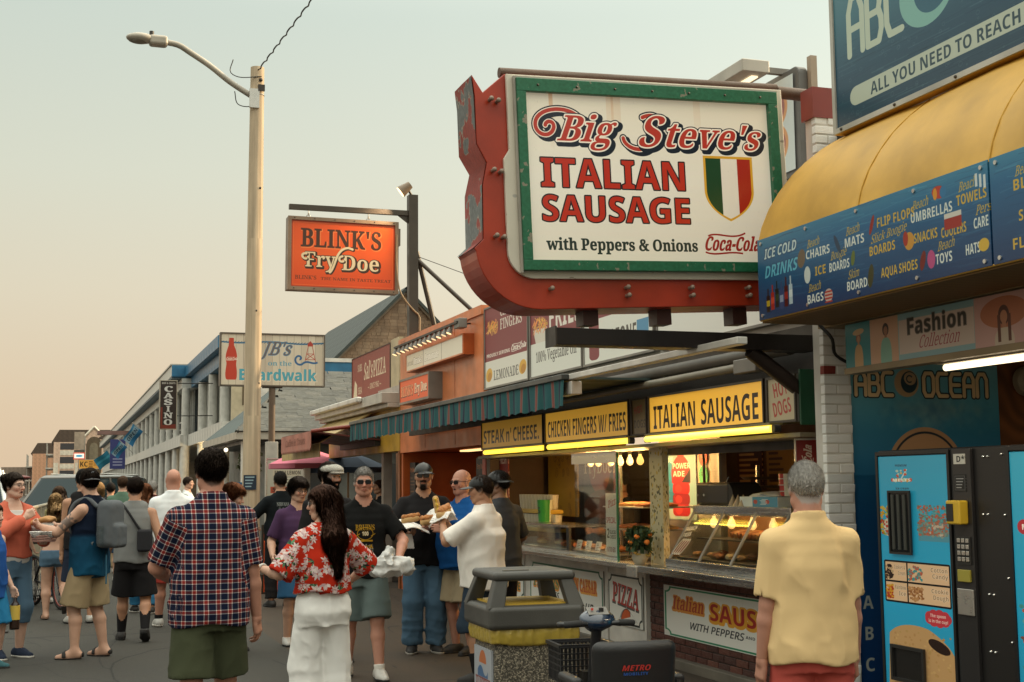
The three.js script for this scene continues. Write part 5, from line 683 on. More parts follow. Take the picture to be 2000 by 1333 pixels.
// ---------------------------------------------------------------- the beach shop on the right
{
  const s = thing('beach_shop', 'open fronted beach goods shop at the right with blue wall panel and plywood', 'shop', [5.0, 0, -8.0]);
  const wood = std([1, 1, 1], .6, { map: noiseTex(256, (u, v) => { const n = pfbm(u, v, 3, 31, 3), g = Math.sin((v * 3 + n * 2.2) * 22) * .5 + .5; return [104 + 30 * g, 62 + 20 * g, 30 + 12 * g]; }), bumpMap: T.bump, bumpScale: .0006 });
  part(s, 'end_wall', bar(.21, 4, 0, 3.6, -.2, -.03), M.white);
  part(s, 'plywood', bar(1.452, 3.4, 0, 2.62, -.03, -.006), wood); part(s, 'back_wall', bar(3.4, 3.5, 0, 3.6, -.2, 8), painted([.25, .22, .17])); part(s, 'floor', bar(.25, 3.4, 0, .04, -.02, 8), painted([.14, .13, .11], .8));
  part(s, 'ceiling', bar(-.02, 3.4, 2.70, 2.78, -.02, 6), painted([.34, .25, .12], .7)); part(s, 'fascia_wall', bar(-.02, .16, 2.79, 5.1, .42, 6), M.white); part(s, 'roof', bar(.16, 9, 4.0, 4.1, -.2, 8), M.dark); part(s, 'front_lintel', bar(-.0, .1, 2.36, 2.40, .26, 6), painted([.36, .27, .15], .6));
  const panel = canvasTex(640, 1280, (g, w, h) => {
    const q = g.createLinearGradient(0, 0, 0, h); q.addColorStop(0, '#86c2cc'); q.addColorStop(.1, '#64b0c4'); q.addColorStop(.2, '#3584a6'); q.addColorStop(.45, '#1c568a'); q.addColorStop(1, '#15356a'); g.fillStyle = q; g.fillRect(0, 0, w, h);  // sea print; its top and lettering are painted brighter for the lamp glow
    for (let i = 0; i < 700; i++) { const x = w * .55 + rr(-1, 1) * rr(0, 260), y = 170 + rr(-1, 1) * rr(0, 90), r = rr(4, 34), k = g.createRadialGradient(x, y, 0, x, y, r); const c = rnd() < .6 ? '150,190,185' : '40,105,145'; k.addColorStop(0, `rgba(${c},.12)`); k.addColorStop(1, `rgba(${c},0)`); g.fillStyle = k; g.fillRect(x - r, y - r, 2 * r, 2 * r); }
    abcWord(g, 'ABC', 18, 118, 84, 168, '#f6d4a2', '#15303e'); abcWave(g, 240, 72, 52, '#c9a880'); abcWord(g, 'OCEAN', 306, 118, 84, 292, '#f6d4a2', '#15303e');
    g.fillStyle = '#c79a72'; g.beginPath(); g.arc(310, 400, 165, 0, 7); g.fill(); g.strokeStyle = '#22303a'; g.lineWidth = 8; g.beginPath(); g.arc(310, 400, 145, 0, 7); g.stroke();
    word(g, 'A', 22, 890, 66, { fill: '#b9bdb6' }); word(g, 'B', 22, 1000, 66, { fill: '#b9bdb6' }); word(g, 'C', 22, 1110, 66, { fill: '#b9bdb6' });
  });
  const p = part(s, 'blue_panel', bar(.205, 1.45, .03, 2.47, -.03, .0), print(panel, .28)); p.userData.label = 'dark blue printed wall panel with ABC Ocean lettering'; boxFaceUV(p.geometry);
  const pier = part(s, 'pier', bar(-.008, .200, 0, 4.25, -.11, .0205), M.white); brickWall(pier, .214, 4.2, -.012, .0, 0, whiteBrick, false, (x, y) => x < .07 && y > 2.30 && y < 2.5, .068); part(s, 'pier_cap', bar(-.03, .24, 4.2, 4.42, -.13, .03), oldRed);
  part(s, 'cable', tube([[-.05, 2.72, .05], [.0, 2.62, .12], [.06, 2.52, .06], [.2, 2.45, .04]], .012, 12, 6), M.black);
  const cam = thing('round_camera', 'round white camera fixed to the plywood wall', 'camera', [6.68, 2.36, -7.99]); part(cam, 'mount', rot(cyl(.11, .11, .05, 0, 0, 0, 24), PI / 2).translate(0, 0, .03), painted([.5, .42, .3])); part(cam, 'ring', new THREE.TorusGeometry(.085, .03, 10, 24).translate(0, 0, .06), painted([.48, .4, .28])); part(cam, 'lens', ball(.062, .03, 0, .05, 18), std([.02, .018, .015], .1));
}
function boxFaceUV(g) { const p = g.attributes.position, u = g.attributes.uv; g.computeBoundingBox(); const b = g.boundingBox; for (let i = 0; i < p.count; i++) u.setXY(i, (p.getX(i) - b.min.x) / (b.max.x - b.min.x), (p.getY(i) - b.min.y) / (b.max.y - b.min.y)); }
function abcWord(g, s, x, y, hgt, w, c, out) {                           // square rounded letters drawn as strokes
  const G = { A: [[0, 1, 0, .25, .25, 0, .75, 0, 1, .25, 1, 1], [0, .55, 1, .55]], B: [[0, 0, 0, 1, .8, 1, 1, .8, 1, .62, .85, .48, 0, .48], [0, 0, .75, 0, .92, .16, .92, .34, .8, .48]], C: [[1, 0, .2, 0, 0, .2, 0, .8, .2, 1, 1, 1]], O: [[.2, 0, .8, 0, 1, .2, 1, .8, .8, 1, .2, 1, 0, .8, 0, .2, .2, 0]], E: [[1, 0, .2, 0, 0, .2, 0, .8, .2, 1, 1, 1], [0, .5, .9, .5]], N: [[0, 1, 0, .25, .25, 0, .75, 0, 1, .25, 1, 1]] };
  const n = s.length, cw = w / n, lw = cw * .72; g.lineCap = 'round'; g.lineJoin = 'round';
  for (const [col, k] of [[out, Math.min(hgt * .30, cw * .42)], [c, Math.min(hgt * .19, cw * .26)]]) [...s].forEach((ch, i) => { g.strokeStyle = col; g.lineWidth = k; for (const P of G[ch]) { g.beginPath(); for (let j = 0; j < P.length; j += 2) { const X = x + i * cw + cw * .14 + P[j] * lw, Y = y - hgt + P[j + 1] * hgt; j ? g.lineTo(X, Y) : g.moveTo(X, Y); } g.stroke(); } });
}
function abcWave(g, x, y, r, c, c2 = '#2b4650') { g.fillStyle = c; g.beginPath(); g.arc(x, y, r, 0, 7); g.fill(); g.fillStyle = c2; g.beginPath(); g.ellipse(x + r * .22, y - r * .08, r * .68, r * .78, .2, 0, 7); g.fill(); g.fillStyle = c; g.beginPath(); g.ellipse(x + r * .3, y - r * .32, r * .5, r * .46, .3, 0, 7); g.fill(); g.strokeStyle = c2; g.lineWidth = r * .09; g.beginPath(); g.arc(x + r * .26, y - r * .3, r * .24, 1, 5.6); g.stroke(); }
// printed blue panels, awning, big sign
{
  const sea = (g, w, h, a = '#3b7f9e', b = '#14355c') => { const q = g.createLinearGradient(0, 0, 0, h); q.addColorStop(0, a); q.addColorStop(.25, '#1f5f88'); q.addColorStop(1, b); g.fillStyle = q; g.fillRect(0, 0, w, h); for (let i = 0; i < 260; i++) { const y = rnd() * h; g.strokeStyle = `rgba(${rnd() < .6 ? '120,185,205' : '8,30,60'},${rr(.03, .22) * (1 - y / h * .6)})`; g.lineWidth = rr(1, 4); g.beginPath(); const x = rnd() * w; g.moveTo(x, y); g.bezierCurveTo(x + 30, y + rr(-8, 8), x + 60, y + rr(-8, 8), x + rr(60, 160), y + rr(-6, 6)); g.stroke(); } };
  const aw = thing('shop_awning', 'rounded yellow vinyl awning over the beach shop with printed blue front panels', 'awning', [4.44, 0, -7.85]);
  const prof = [[0, 3.25], [.03, 3.36], [.09, 3.49], [.17, 3.61], [.27, 3.73], [.39, 3.84], [.52, 3.94], [.62, 4.0]], L = 6.2, nz = 120, P = [], I = [], U = [];
  for (let i = 0; i <= nz; i++) { const z = i / nz * L, b = .03 * Math.pow(Math.abs(Math.sin(z * PI / 1.18)), .6); prof.forEach(([x, y], j) => { const t = j / 7, n = Math.sin(t * PI) * .7 + .2 * t; const wr = .005 * (fbm(x * 9 + z * 2.5, y * 3, z * 7, 3) - .5); P.push(x - b * n * .7 - wr, y + b * n + wr, z); U.push(z, t); }); }
  for (let i = 0; i < nz; i++) for (let j = 0; j < 7; j++) { const a = i * 8 + j; I.push(a, a + 8, a + 1, a + 1, a + 8, a + 9); }
  const g = new THREE.BufferGeometry(); g.setAttribute('position', new THREE.Float32BufferAttribute(P, 3)); g.setAttribute('uv', new THREE.Float32BufferAttribute(U, 2)); g.setIndex(I); g.computeVertexNormals();
  const vinyl = std([.72, .42, .07], .55, { side: THREE.DoubleSide, map: T.grime, bumpMap: T.weave, bumpScale: .0008 });
  part(aw, 'vinyl_top', g, vinyl); for (let k = 1; k < 5; k++) part(aw, 'seam', tube(prof.map(([x, y], j) => [x - .003, y + .003, k * 1.18]), .005, 24, 5), std([.58, .33, .05], .7)); const end = poly([...prof, [.62, 3.25]]), eg = mov(new THREE.ExtrudeGeometry(end, { depth: .012, bevelEnabled: false }), 0, 0, -.012); part(aw, 'end_cheek', eg, vinyl);
  part(aw, 'soffit', bar(.01, .58, 2.705, 2.72, .0, L), std([.30, .20, .075], .7, { map: canvasTex(64, 64, (g) => { g.fillStyle = '#cdb892'; g.fillRect(0, 0, 64, 64); g.fillStyle = '#a08a66'; for (let y = 0; y < 64; y += 8) for (let x = 0; x < 64; x += 8) g.fillRect(x + (y % 16 ? 4 : 0), y, 3, 3); }, { repeat: 10 }) })); part(aw, 'yellow_piping', rodz(.008, [0, 2.722, 0], [0, 2.722, L], 6), vinyl);
  const script = (g, s, x, y, size, c) => word(g, s, x, y, size, { style: 'italic', font: 'serif', fill: c, w: size * s.length * .42, skew: .2, rot: -.06 }), caps = (g, s, x, y, size, w, c) => word(g, s, x, y, size, { w, fill: c, sy: 1.25 });
  const W = '#d2d6cc', Y = '#c8a23c';
  const items1 = (g, w, h) => {
    sea(g, w, h); word(g, 'ICE COLD', 36, 62, 40, { w: 178, fill: '#c6d9d8', style: 'italic bold', strokes: [['#1c4f78', 8]] }); word(g, 'DRINKS', 34, 118, 48, { w: 182, fill: '#5fb1c8', style: 'italic bold', strokes: [['#1c4f78', 8]] });
    [['#20180f', '#b59a20'], ['#9c2a1c', '#c24830'], ['#152016', '#2d4020'], ['#31456e', '#8895ac'], ['#4a1410', '#8f2a20'], ['#a9bcc4', '#c7d4d6']].forEach(([a, b], i) => { const x = 44 + i * 25, y = 218 - (i % 3) * 4, t = 84 - Math.abs(i - 4) * 4; g.fillStyle = a; g.fillRect(x, y - t * .7, 19, t * .7); g.fillRect(x + 6, y - t, 7, t * .4); g.fillStyle = b; g.fillRect(x, y - t * .5, 19, t * .25); });
    for (const [sc, s, x, y, w2, c] of [['Beach', 'CHAIRS', 262, 100, 122, W], ['', 'ICE', 306, 150, 56, Y], ['Beach', 'BAGS', 262, 222, 84, W], ['Beach', 'MATS', 452, 100, 92, W], ['Boogie', 'BOARDS', 376, 152, 98, W], ['Skim', 'BOARDS', 456, 214, 110, W], ['', 'FLIP FLOPS', 598, 74, 158, Y], ['Slick Boogie', 'BOARDS', 562, 140, 112, Y], ['', 'AQUA SHOES', 610, 202, 150, Y], ['Beach', 'UMBRELLAS', 738, 90, 160, W], ['', 'SNACKS', 748, 140, 92, Y], ['Beach', 'TOYS', 828, 204, 62, W], ['', 'COOLERS', 852, 146, 92, Y], ['Beach', 'TOWELS', 912, 82, 106, Y], ['Personal', 'CARE', 968, 146, 52, W], ['', 'HATS', 936, 200, 52, W]]) { if (sc) script(g, sc, x + 8, y - 30, 30, Y); caps(g, s, x, y, 26, w2, c); }
    const ic = (c, x, y, a, b, r = 0) => { g.save(); g.translate(x, y); g.rotate(r); g.fillStyle = c; g.beginPath(); g.ellipse(0, 0, a, b, 0, 0, 7); g.fill(); g.restore(); };
    ic('#6b5a48', 240, 92, 20, 26, .3); ic('#c3ccc8', 268, 142, 16, 24); ic('#b8a096', 370, 212, 20, 18); for (let i = 0; i < 4; i++) { g.fillStyle = '#a2332a'; g.fillRect(352, 200 + i * 9, 36, 4); } ic('#1c3a54', 420, 84, 8, 30, -.5); ic('#5c6a2a', 490, 132, 9, 20, .2); ic('#3c3a1a', 566, 190, 12, 30, .2); ic('#8c2a22', 578, 62, 7, 26, .4); ic('#1d5a86', 592, 66, 6, 24, .4); ic('#6e1d16', 780, 186, 10, 24, .3); ic('#b23a2c', 850, 36, 26, 15, .2); ic('#2a6f9a', 866, 38, 12, 14, .2); ic('#d08a2a', 836, 38, 8, 14); ic('#c08a3a', 730, 130, 20, 22); ic('#9c2f22', 716, 122, 10, 18); g.fillStyle = '#97281f'; g.fillRect(866, 104, 62, 26); g.fillStyle = '#c8c4ba'; g.fillRect(866, 92, 62, 12); ic('#b2497a', 812, 188, 15, 22); ic('#c9a53a', 1000, 186, 18, 15); for (let i = 0; i < 3; i++) { g.fillStyle = '#c9d2d2'; g.fillRect(980 + i * 14, 22 + i * 4, 8, 30); }
  };
  const items2 = (g, w, h) => { sea(g, w, h); for (const [sc, s, x, y, w2, c] of [['Beach', 'BLANKETS', 70, 88, 180, Y], ['', 'SUNSCREEN', 84, 156, 180, Y], ['', 'FLOATS', 60, 214, 130, Y], ['Beach', 'HATS', 330, 90, 120, W], ['', 'SUNGLASSES', 330, 160, 200, W], ['Beach', 'TENTS', 600, 110, 150, Y], ['', 'SOUVENIRS', 600, 200, 220, W]]) { if (sc) script(g, sc, x + 8, y - 30, 30, Y); caps(g, s, x, y, 26, w2, c); } };
  for (const [z0, z1, f, l] of [[0, 2.36, items1, 'blue printed panel listing beach goods and ice cold drinks'], [2.375, 4.75, items2, 'second blue printed panel with blankets and floats']]) { const p = part(aw, 'front_panel', bar(-(z1 - z0) / 2, (z1 - z0) / 2, 2.722, 3.265, 0, .012), print(canvasTex(1024, 256, (g, w, h) => { g.scale(1, 256 / 236); f(g, w, 236); }), .3)); boxFaceUV(p.geometry); p.userData.label = l; p.rotation.y = FLAT; p.position.set(-.0, 0, (z0 + z1) / 2); for (let i = 0; i < 5; i++) for (const y of [2.75, 3.235]) part(p, 'rivet', rot(cyl(.012, .012, .008, 0, 0, 0, 8), PI / 2).translate(-(z1 - z0) / 2 + .05 + i * (z1 - z0 - .1) / 4, y, .016), M.alu); }
  // fashion banner
  const fb = canvasTex(1024, 170, (g, w, h) => {
    g.fillStyle = '#7fb0b0'; g.fillRect(0, 0, w, h); const ph = (x, ww, bg) => { g.fillStyle = bg; g.fillRect(x, 0, ww, h); };
    ph(0, 160, '#2d8288'); ph(160, 170, '#c79c7e'); ph(334, 404, '#c9b6aa'); g.fillStyle = '#86aab0'; g.fillRect(334, 0, 404, 24); g.fillRect(334, 150, 404, 20); ph(740, 300, '#c59a92');
    const fig = (x, hd, hair, skin, top, s) => { g.fillStyle = hair; g.beginPath(); g.ellipse(x, hd, 17 * s, 22 * s, 0, 0, 7); g.fill(); g.fillStyle = skin; g.beginPath(); g.ellipse(x, hd + 4 * s, 11 * s, 15 * s, 0, 0, 7); g.fill(); g.fillRect(x - 6 * s, hd + 14 * s, 12 * s, 20 * s); g.fillStyle = top; g.beginPath(); g.moveTo(x - 30 * s, 170); g.quadraticCurveTo(x - 34 * s, hd + 34 * s, x - 8 * s, hd + 28 * s); g.lineTo(x + 8 * s, hd + 28 * s); g.quadraticCurveTo(x + 34 * s, hd + 34 * s, x + 30 * s, 170); g.fill(); };
    fig(85, 60, '#8a4a2a', '#b58058', '#c29a6a', .9); g.fillStyle = '#c6a06c'; g.beginPath(); g.ellipse(85, 36, 36, 12, -.1, 0, 7); g.fill(); fig(255, 46, '#2a1812', '#9a6444', '#7fae9c', 1.1);
    g.fillStyle = '#b06a48'; g.beginPath(); g.ellipse(880, 62, 110, 52, 0, 0, 7); g.fill(); fig(880, 72, '#4a2416', '#b57a58', '#c8b6a2', 1.5); g.fillStyle = '#5a2c1a'; g.fillRect(850, 70, 14, 90); g.fillRect(898, 70, 14, 90);
    word(g, 'Fashion', 376, 82, 84, { w: 330, fill: '#26241f', strokes: [['rgba(60,52,46,.5)', 6]] }); word(g, 'Collection', 440, 136, 62, { font: 'serif', style: 'italic', w: 220, fill: '#9a3a44', skew: .2 });
  });
  board('fashion_banner', 'narrow printed banner reading Fashion Collection under the yellow awning', 'banner', [4.995, 2.40, -5.86], FLAT, 3.7, .29, .02, print((() => { fb.repeat.set(2.0, 1); fb.wrapS = THREE.RepeatWrapping; return fb; })(), .35), { edge: 0 });
  // the big sign
  const bs = canvasTex(2048, 640, (g) => { const w = 2048, h = 640; const q = g.createLinearGradient(0, 0, 0, h); q.addColorStop(0, '#5f8b94'); q.addColorStop(.35, '#41707f'); q.addColorStop(.7, '#264a60'); q.addColorStop(1, '#2b4456'); g.fillStyle = q; g.fillRect(0, 0, w, h); for (let i = 0; i < 500; i++) { const y = 330 + rnd() * 300; g.strokeStyle = `rgba(${rnd() < .4 ? '120,160,165' : '8,34,52'},${rr(.03, .2)})`; g.lineWidth = rr(1, 5); const x = rnd() * w; g.beginPath(); g.moveTo(x, y); g.lineTo(x + rr(40, 200), y + rr(-4, 4)); g.stroke(); } for (let i = 0; i < 200; i++) { g.strokeStyle = 'rgba(150,180,180,.3)'; g.lineWidth = 1; g.beginPath(); g.arc(rnd() * w, 400 + rnd() * 230, rr(2, 8), 0, 7); g.stroke(); }
    abcWord(g, 'ABC', 72, 382, 215, 300, '#b9c6b4', 'rgba(0,0,0,0)'); abcWave(g, 480, 292, 128, '#7fb2aa', '#2f5f74'); abcWord(g, 'OCEAN', 630, 382, 215, 520, '#b9c6b4', 'rgba(0,0,0,0)');
    g.fillStyle = '#b6c0b0'; g.beginPath(); g.roundRect(80, 506, 1180, 72, 34); g.fill(); word(g, 'ALL YOU NEED TO REACH THE OCEAN', 190, 566, 62, { w: 1000, fill: '#2f4650' }); });
  const b = board('shop_sign', 'large blue shop sign with pale ABC lettering above the yellow awning', 'sign', [4.9, 3.965, -5.4], FLAT, 4.4, 1.19, .12, print(bs, .25), { edge: .035, frame: painted([.6, .6, .56]), body: vinyl }); for (let i = 0; i < 8; i++) part(b, 'bolt', ball(.011, -2.1 + i * .6, .018, .012, 8), M.brownSteel);
  // fluorescent batten
  const fl = thing('batten_lamp', 'white fluorescent batten lamp under the fashion banner', 'lamp', [5.12, 2.33, -5.6], FLAT); part(fl, 'housing', bar(-1.25, 1.25, .02, .07, -.05, .05, .006), painted([.45, .4, .3])); part(fl, 'glowing_tube', rot(cyl(.02, .02, 2.44, 0, 0, 0, 12), 0, 0, PI / 2), glow([1, .80, .52], 2.2)); const l = new THREE.RectAreaLight(new THREE.Color(1, .82, .56), 60, 2.4, .04); l.position.set(5.12, 2.30, -5.6); l.lookAt(5.12, 0, -5.6); scene.add(l);
  // a second hanging sign behind the large one
  const h2 = thing('rear_sign', 'white rooftop sign with a lit hood, mostly hidden behind the large red sign', 'sign', [5.78, 4.0, -11.0], FLAT); part(h2, 'panel', extr(roundRectPts(-1.5, .2, 1.5, 1.12, .06), .09, .008, -.1), painted([.16, .16, .155], .5)); part(h2, 'printed_face', mov(pane(2.88, .82), 0, .66, .004), lit(canvasTex(512, 160, (g) => { g.fillStyle = '#b9c2bd'; g.fillRect(0, 0, 512, 160); for (const [c, a, b] of [['#c08a5c', 34, 34], ['#8d5a55', 26, 26]]) for (let i = 0; i < 6; i++) for (const y of [46, 108]) { g.fillStyle = c; g.beginPath(); g.ellipse(60 + i * 80, y, a, b, 0, 0, 7); g.fill(); } }), .16)); for (const x of [-1.4, 1.53]) part(h2, 'post', bar(x - .03, x + .03, -.1, 1.2, -.16, -.1), painted([.5, .4, .3])); part(h2, 'lamp_hood', bar(-1.5, 1.3, 1.1, 1.21, .14, .40, .01), painted([.62, .6, .54])); part(h2, 'lamp_tube', bar(-1.4, 1.2, 1.085, 1.098, .2, .26), glow([1, .8, .5], 1.3)); part(h2, 'hood_arm', bar(1.2, 1.25, 1.12, 1.17, -.1, .2), M.greyPaint);
  const br = thing('roof_bracket', 'pale timber roof bracket behind the red capped pier', 'bracket', [5.6, 4.0, -11.5]); part(br, 'post', bar(-.05, .05, 0, 1.0, -.05, .05), painted([.55, .42, .3])); part(br, 'brace', rodz(.04, [.05, .95, 0], [.6, .25, 0], 6), painted([.55, .42, .3])); part(br, 'rail', bar(-.05, .8, .12, .24, -.05, .05), painted([.6, .42, .28]));
}
// ice cream machines
{
  const mk = (z0, z1, label, first) => {
    const t = thing('vending_machine', label, 'vending machine', street(5.0, z0, z1), FLAT, 'vending machines'), w = z1 - z0;
    part(t, 'cabinet', bar(-w / 2, w / 2, .02, 1.84, -.85, -.02, .012), std([.014, .013, .013], .4, { bumpMap: T.bump, bumpScale: .0004 }));
    const bw = first ? .72 : w - .12, x0 = first ? -w / 2 + .02 : -w / 2 + .02, art = canvasTex(512, 1280, (g) => {
      const q = g.createLinearGradient(0, 0, 0, 1280); q.addColorStop(0, '#2b92ad'); q.addColorStop(.5, '#2596ba'); q.addColorStop(1, '#2083a5'); g.fillStyle = q; g.fillRect(0, 0, 512, 1280); if (first) g.scale(1, .68);
      const cubes = (x, y, w2, h2, C, n) => { for (let i = 0; i < n; i++) { g.fillStyle = C[(rnd() * C.length) | 0]; g.beginPath(); g.ellipse(x + rnd() * w2, y + rnd() * h2, rr(6, 11), rr(6, 10), 0, 0, 7); g.fill(); } };
      if (first) {
        for (let i = 0; i < 7; i++) { g.fillStyle = ['#b8482e', '#a8c0a0', '#c08a3a'][i % 3]; g.beginPath(); g.arc(110 + i * 22, 160 + (i % 2) * 3, 13, 0, 7); g.fill(); } word(g, 'PREMIUM', 130, 70, 20, { fill: '#123', w: 90 }); word(g, 'MELTS', 106, 170, 26, { fill: '#e2ded2', w: 140 }); word(g, 'ice cream', 130, 226, 24, { fill: '#123', w: 100 }); g.fillStyle = '#b7c2be'; g.save(); g.translate(190, 130); g.rotate(.6); g.fillRect(-5, -50, 10, 90); g.restore(); cubes(140, 90, 70, 50, ['#b8482e', '#c9a04a', '#a9b8a4'], 10);
        cubes(6, 330, 110, 200, ['#a03a1c', '#c08a24', '#7a8a2a', '#b5a040'], 130); g.fillStyle = '#b7b09a'; g.beginPath(); g.ellipse(60, 480, 34, 60, 0, 0, 7); g.fill(); cubes(30, 430, 60, 100, ['#a8432f', '#c2bda8', '#7c8a80'], 24); cubes(286, 330, 214, 190, ['#3f8482', '#a8543f', '#5b9490', '#7c5a48'], 320); cubes(330, 440, 130, 90, ['#b8482e', '#c2bda8', '#6f9a92'], 40); g.fillStyle = '#8d6a50'; g.globalAlpha = .35; g.fillRect(286, 430, 214, 130); g.globalAlpha = 1;
        g.fillStyle = '#0e0e10'; g.beginPath(); g.roundRect(18, 700, 480, 280, 12); g.fill(); [['Cookies &', 'Cream', 28, 712], ['Cotton', 'Candy', 196, 712], ['Rainbow', 'Ice', 28, 846], ['Cookie', 'Dough', 196, 846]].forEach(([a, b, x, y], i) => { const w2 = i % 2 ? 292 : 158; g.fillStyle = '#cda982'; g.fillRect(x, y, w2, 122); cubes(x + 4, y + 20, i % 2 ? 100 : 50, 90, [['#2a1a14', '#a98c68'], ['#3f8482', '#a8543f'], ['#a03a1c', '#c08a24'], ['#8a5a34', '#a97a4c']][i], 60); word(g, a, x + w2 - 8, y + 46, 38, { fill: '#8d6a4a', align: 'right', w: i % 2 ? 120 : 84, strokes: [['#e8d8bc', 3]] }); word(g, b, x + w2 - 8, y + 86, 38, { fill: '#8d6a4a', align: 'right', w: i % 2 ? 110 : 56, strokes: [['#e8d8bc', 3]] }); });
        g.fillStyle = '#b0343c'; for (let i = 0; i < 9; i++) { g.beginPath(); g.arc(400 + Math.cos(i * .7) * 62, 1050 + Math.sin(i * .7) * 26, 32, 0, 7); g.fill(); } word(g, 'The spoon', 400, 1044, 28, { fill: '#d8b8ac', align: 'center', w: 110 }); word(g, 'is in the cup!', 400, 1078, 28, { fill: '#d8b8ac', align: 'center', w: 136 });
        g.fillStyle = '#b08a5a'; g.beginPath(); g.moveTo(10, 1900); g.lineTo(40, 1190); g.bezierCurveTo(110, 1100, 260, 1110, 330, 1130); g.bezierCurveTo(420, 1170, 500, 1240, 512, 1300); g.lineTo(512, 1900); g.fill(); cubes(60, 1150, 420, 600, ['#a57c4c', '#b8945f', '#a88550'], 160); g.fillStyle = '#241510'; g.beginPath(); g.ellipse(400, 1230, 80, 36, .4, 0, 7); g.fill();
      } else { cubes(16, 600, 496, 460, ['#3f8482', '#a8543f', '#5b9490', '#7c4a40'], 520); g.fillStyle = '#a32c34'; g.beginPath(); g.arc(52, 300, 30, 0, 7); g.fill(); word(g, 'M', 40, 312, 32, { fill: '#e8e0d4' }); }
    });
    part(t, 'printed_door', bar(x0 + .008, x0 + bw, .05, 1.80, -.02, .0, .004), lit(art, .22, .25)); boxFaceUV(t.children[1].geometry); part(t, 'door_frame', mov(frameG(bw + .03, 1.80, .022, .02, -.012), x0 + bw / 2 + .003, .03, 0), std([.01, .01, .011], .4));
    if (first) {
      const sl = part(t, 'view_window', bar(-.46, -.25, 1.20, 1.575, .001, .018, .01), std([.01, .012, .013], .1)); part(sl, 'frame', mov(frameG(.23, .395, .014, .012, .014), -.355, 1.19, 0), M.black); for (let i = 0; i < 3; i++) part(sl, 'tube', rodz(.014, [-.42 + i * .06, 1.22, .02], [-.42 + i * .06, 1.56, .02], 6), std([.05, .055, .05], .3));
      const hatch = part(t, 'pickup_hatch', bar(-.49, -.17, .42, .62, .001, .012, .01), std([.012, .012, .012], .2)); part(hatch, 'rim', mov(frameG(.34, .22, .02, .018, .01), -.33, .41, 0), M.black);
      part(t, 'door_gap', bar(.145, .16, .03, 1.83, -.019, -.004), M.rubber); part(t, 'control_column', bar(.165, .33, .03, 1.83, -.019, .004, .003), std([.022, .021, .022], .35));
      part(t, 'card_reader', bar(.172, .30, 1.39, 1.53, .004, .07, .012), std([.62, .40, .03], .4)); part(t, 'reader_screen', bar(.185, .245, 1.41, 1.51, .07, .074), M.black); const kp = part(t, 'keypad', bar(.185, .31, 1.16, 1.32, .004, .012), M.black); for (let i = 0; i < 12; i++) part(kp, 'key', bar(.195 + (i % 3) * .038, .222 + (i % 3) * .038, 1.285 - (i / 3 | 0) * .036, 1.31 - (i / 3 | 0) * .036, .012, .018, .003), M.alu);
      part(t, 'label_plate', bar(.185, .29, 1.74, 1.80, .004, .008), print(canvasTex(64, 48, (g) => { g.fillStyle = '#c9c6bc'; g.fillRect(0, 0, 64, 48); word(g, 'D*', 14, 38, 40, {}); }))); part(t, 'bill_slot', bar(.19, .30, 1.06, 1.13, .004, .02, .004), std([.35, .30, .05], .4)); part(t, 'coin_panel', bar(.175, .32, .87, 1.02, .004, .016, .004), M.alu); part(t, 'notice', bar(.18, .29, 1.50 + .08, 1.50 + .18, .004, .007), print(canvasTex(64, 64, (g) => { g.fillStyle = '#121212'; g.fillRect(0, 0, 64, 64); g.strokeStyle = '#aaa'; g.strokeRect(6, 6, 52, 52); for (let i = 0; i < 4; i++) { g.fillStyle = '#999'; g.fillRect(12, 14 + i * 11, 40 - i * 4, 4); } })));
      for (const [x, y] of [[.42, 1.78], [.46, 1.78], [.40, 1.45], [.44, 1.45], [.42, 1.0], [.46, 1.0], [.41, .68], [.45, .68], [.43, .36], [.47, .36], [.58, 1.79], [.585, 1.45], [.59, 1.1], [.595, .75], [.6, .4]]) part(t, 'bolt', ball(.009, x, y, -.018, 8), M.chrome);
    }
    return t;
  };
  mk(-7.42, -6.18, 'black ice cream vending machine with blue printed door and control column', true); mk(-6.165, -5.1, 'blue printed vending machine cut off at the right edge of the view', false);
}
// ---------------------------------------------------------------- the orange fried dough shop
const awnTex = canvasTex(512, 64, (g) => { let x = 0, i = 0; while (x < 512) { const k = i % 4, w = [18, 9, 26, 11][k]; g.fillStyle = ['#0f5a5c', '#10283f', '#125c60', '#8a4c44'][k]; g.fillRect(x, 0, w, 64); g.fillStyle = 'rgba(190,200,180,.35)'; g.fillRect(x, 0, 1.5, 64); x += w; i++; } });
awnTex.wrapS = THREE.RepeatWrapping;
const skirt = (L, h, amp, n = 160) => { const P = [], U = [], I = []; for (let i = 0; i <= n; i++) { const u = i / n; for (const v of [0, .5, 1]) { const k = 1 - v; P.push((u - .5) * L, -h * k - .008 * k * Math.sin(u * L * 23), amp * k * (Math.sin(u * L * 14 + 2 * Math.sin(u * L * 3.7)) + .4 * Math.sin(u * L * 31))); U.push(u, v); } } for (let i = 0; i < n; i++) for (let j = 0; j < 2; j++) { const a = i * 3 + j; I.push(a, a + 3, a + 1, a + 1, a + 3, a + 4); } const g = new THREE.BufferGeometry(); g.setAttribute('position', new THREE.Float32BufferAttribute(P, 3)); g.setAttribute('uv', new THREE.Float32BufferAttribute(U, 2)); g.setIndex(I); g.computeVertexNormals(); return g; };
const orange = painted([.88, .285, .115], .5), orangeDeep = painted([.62, .135, .03], .5);
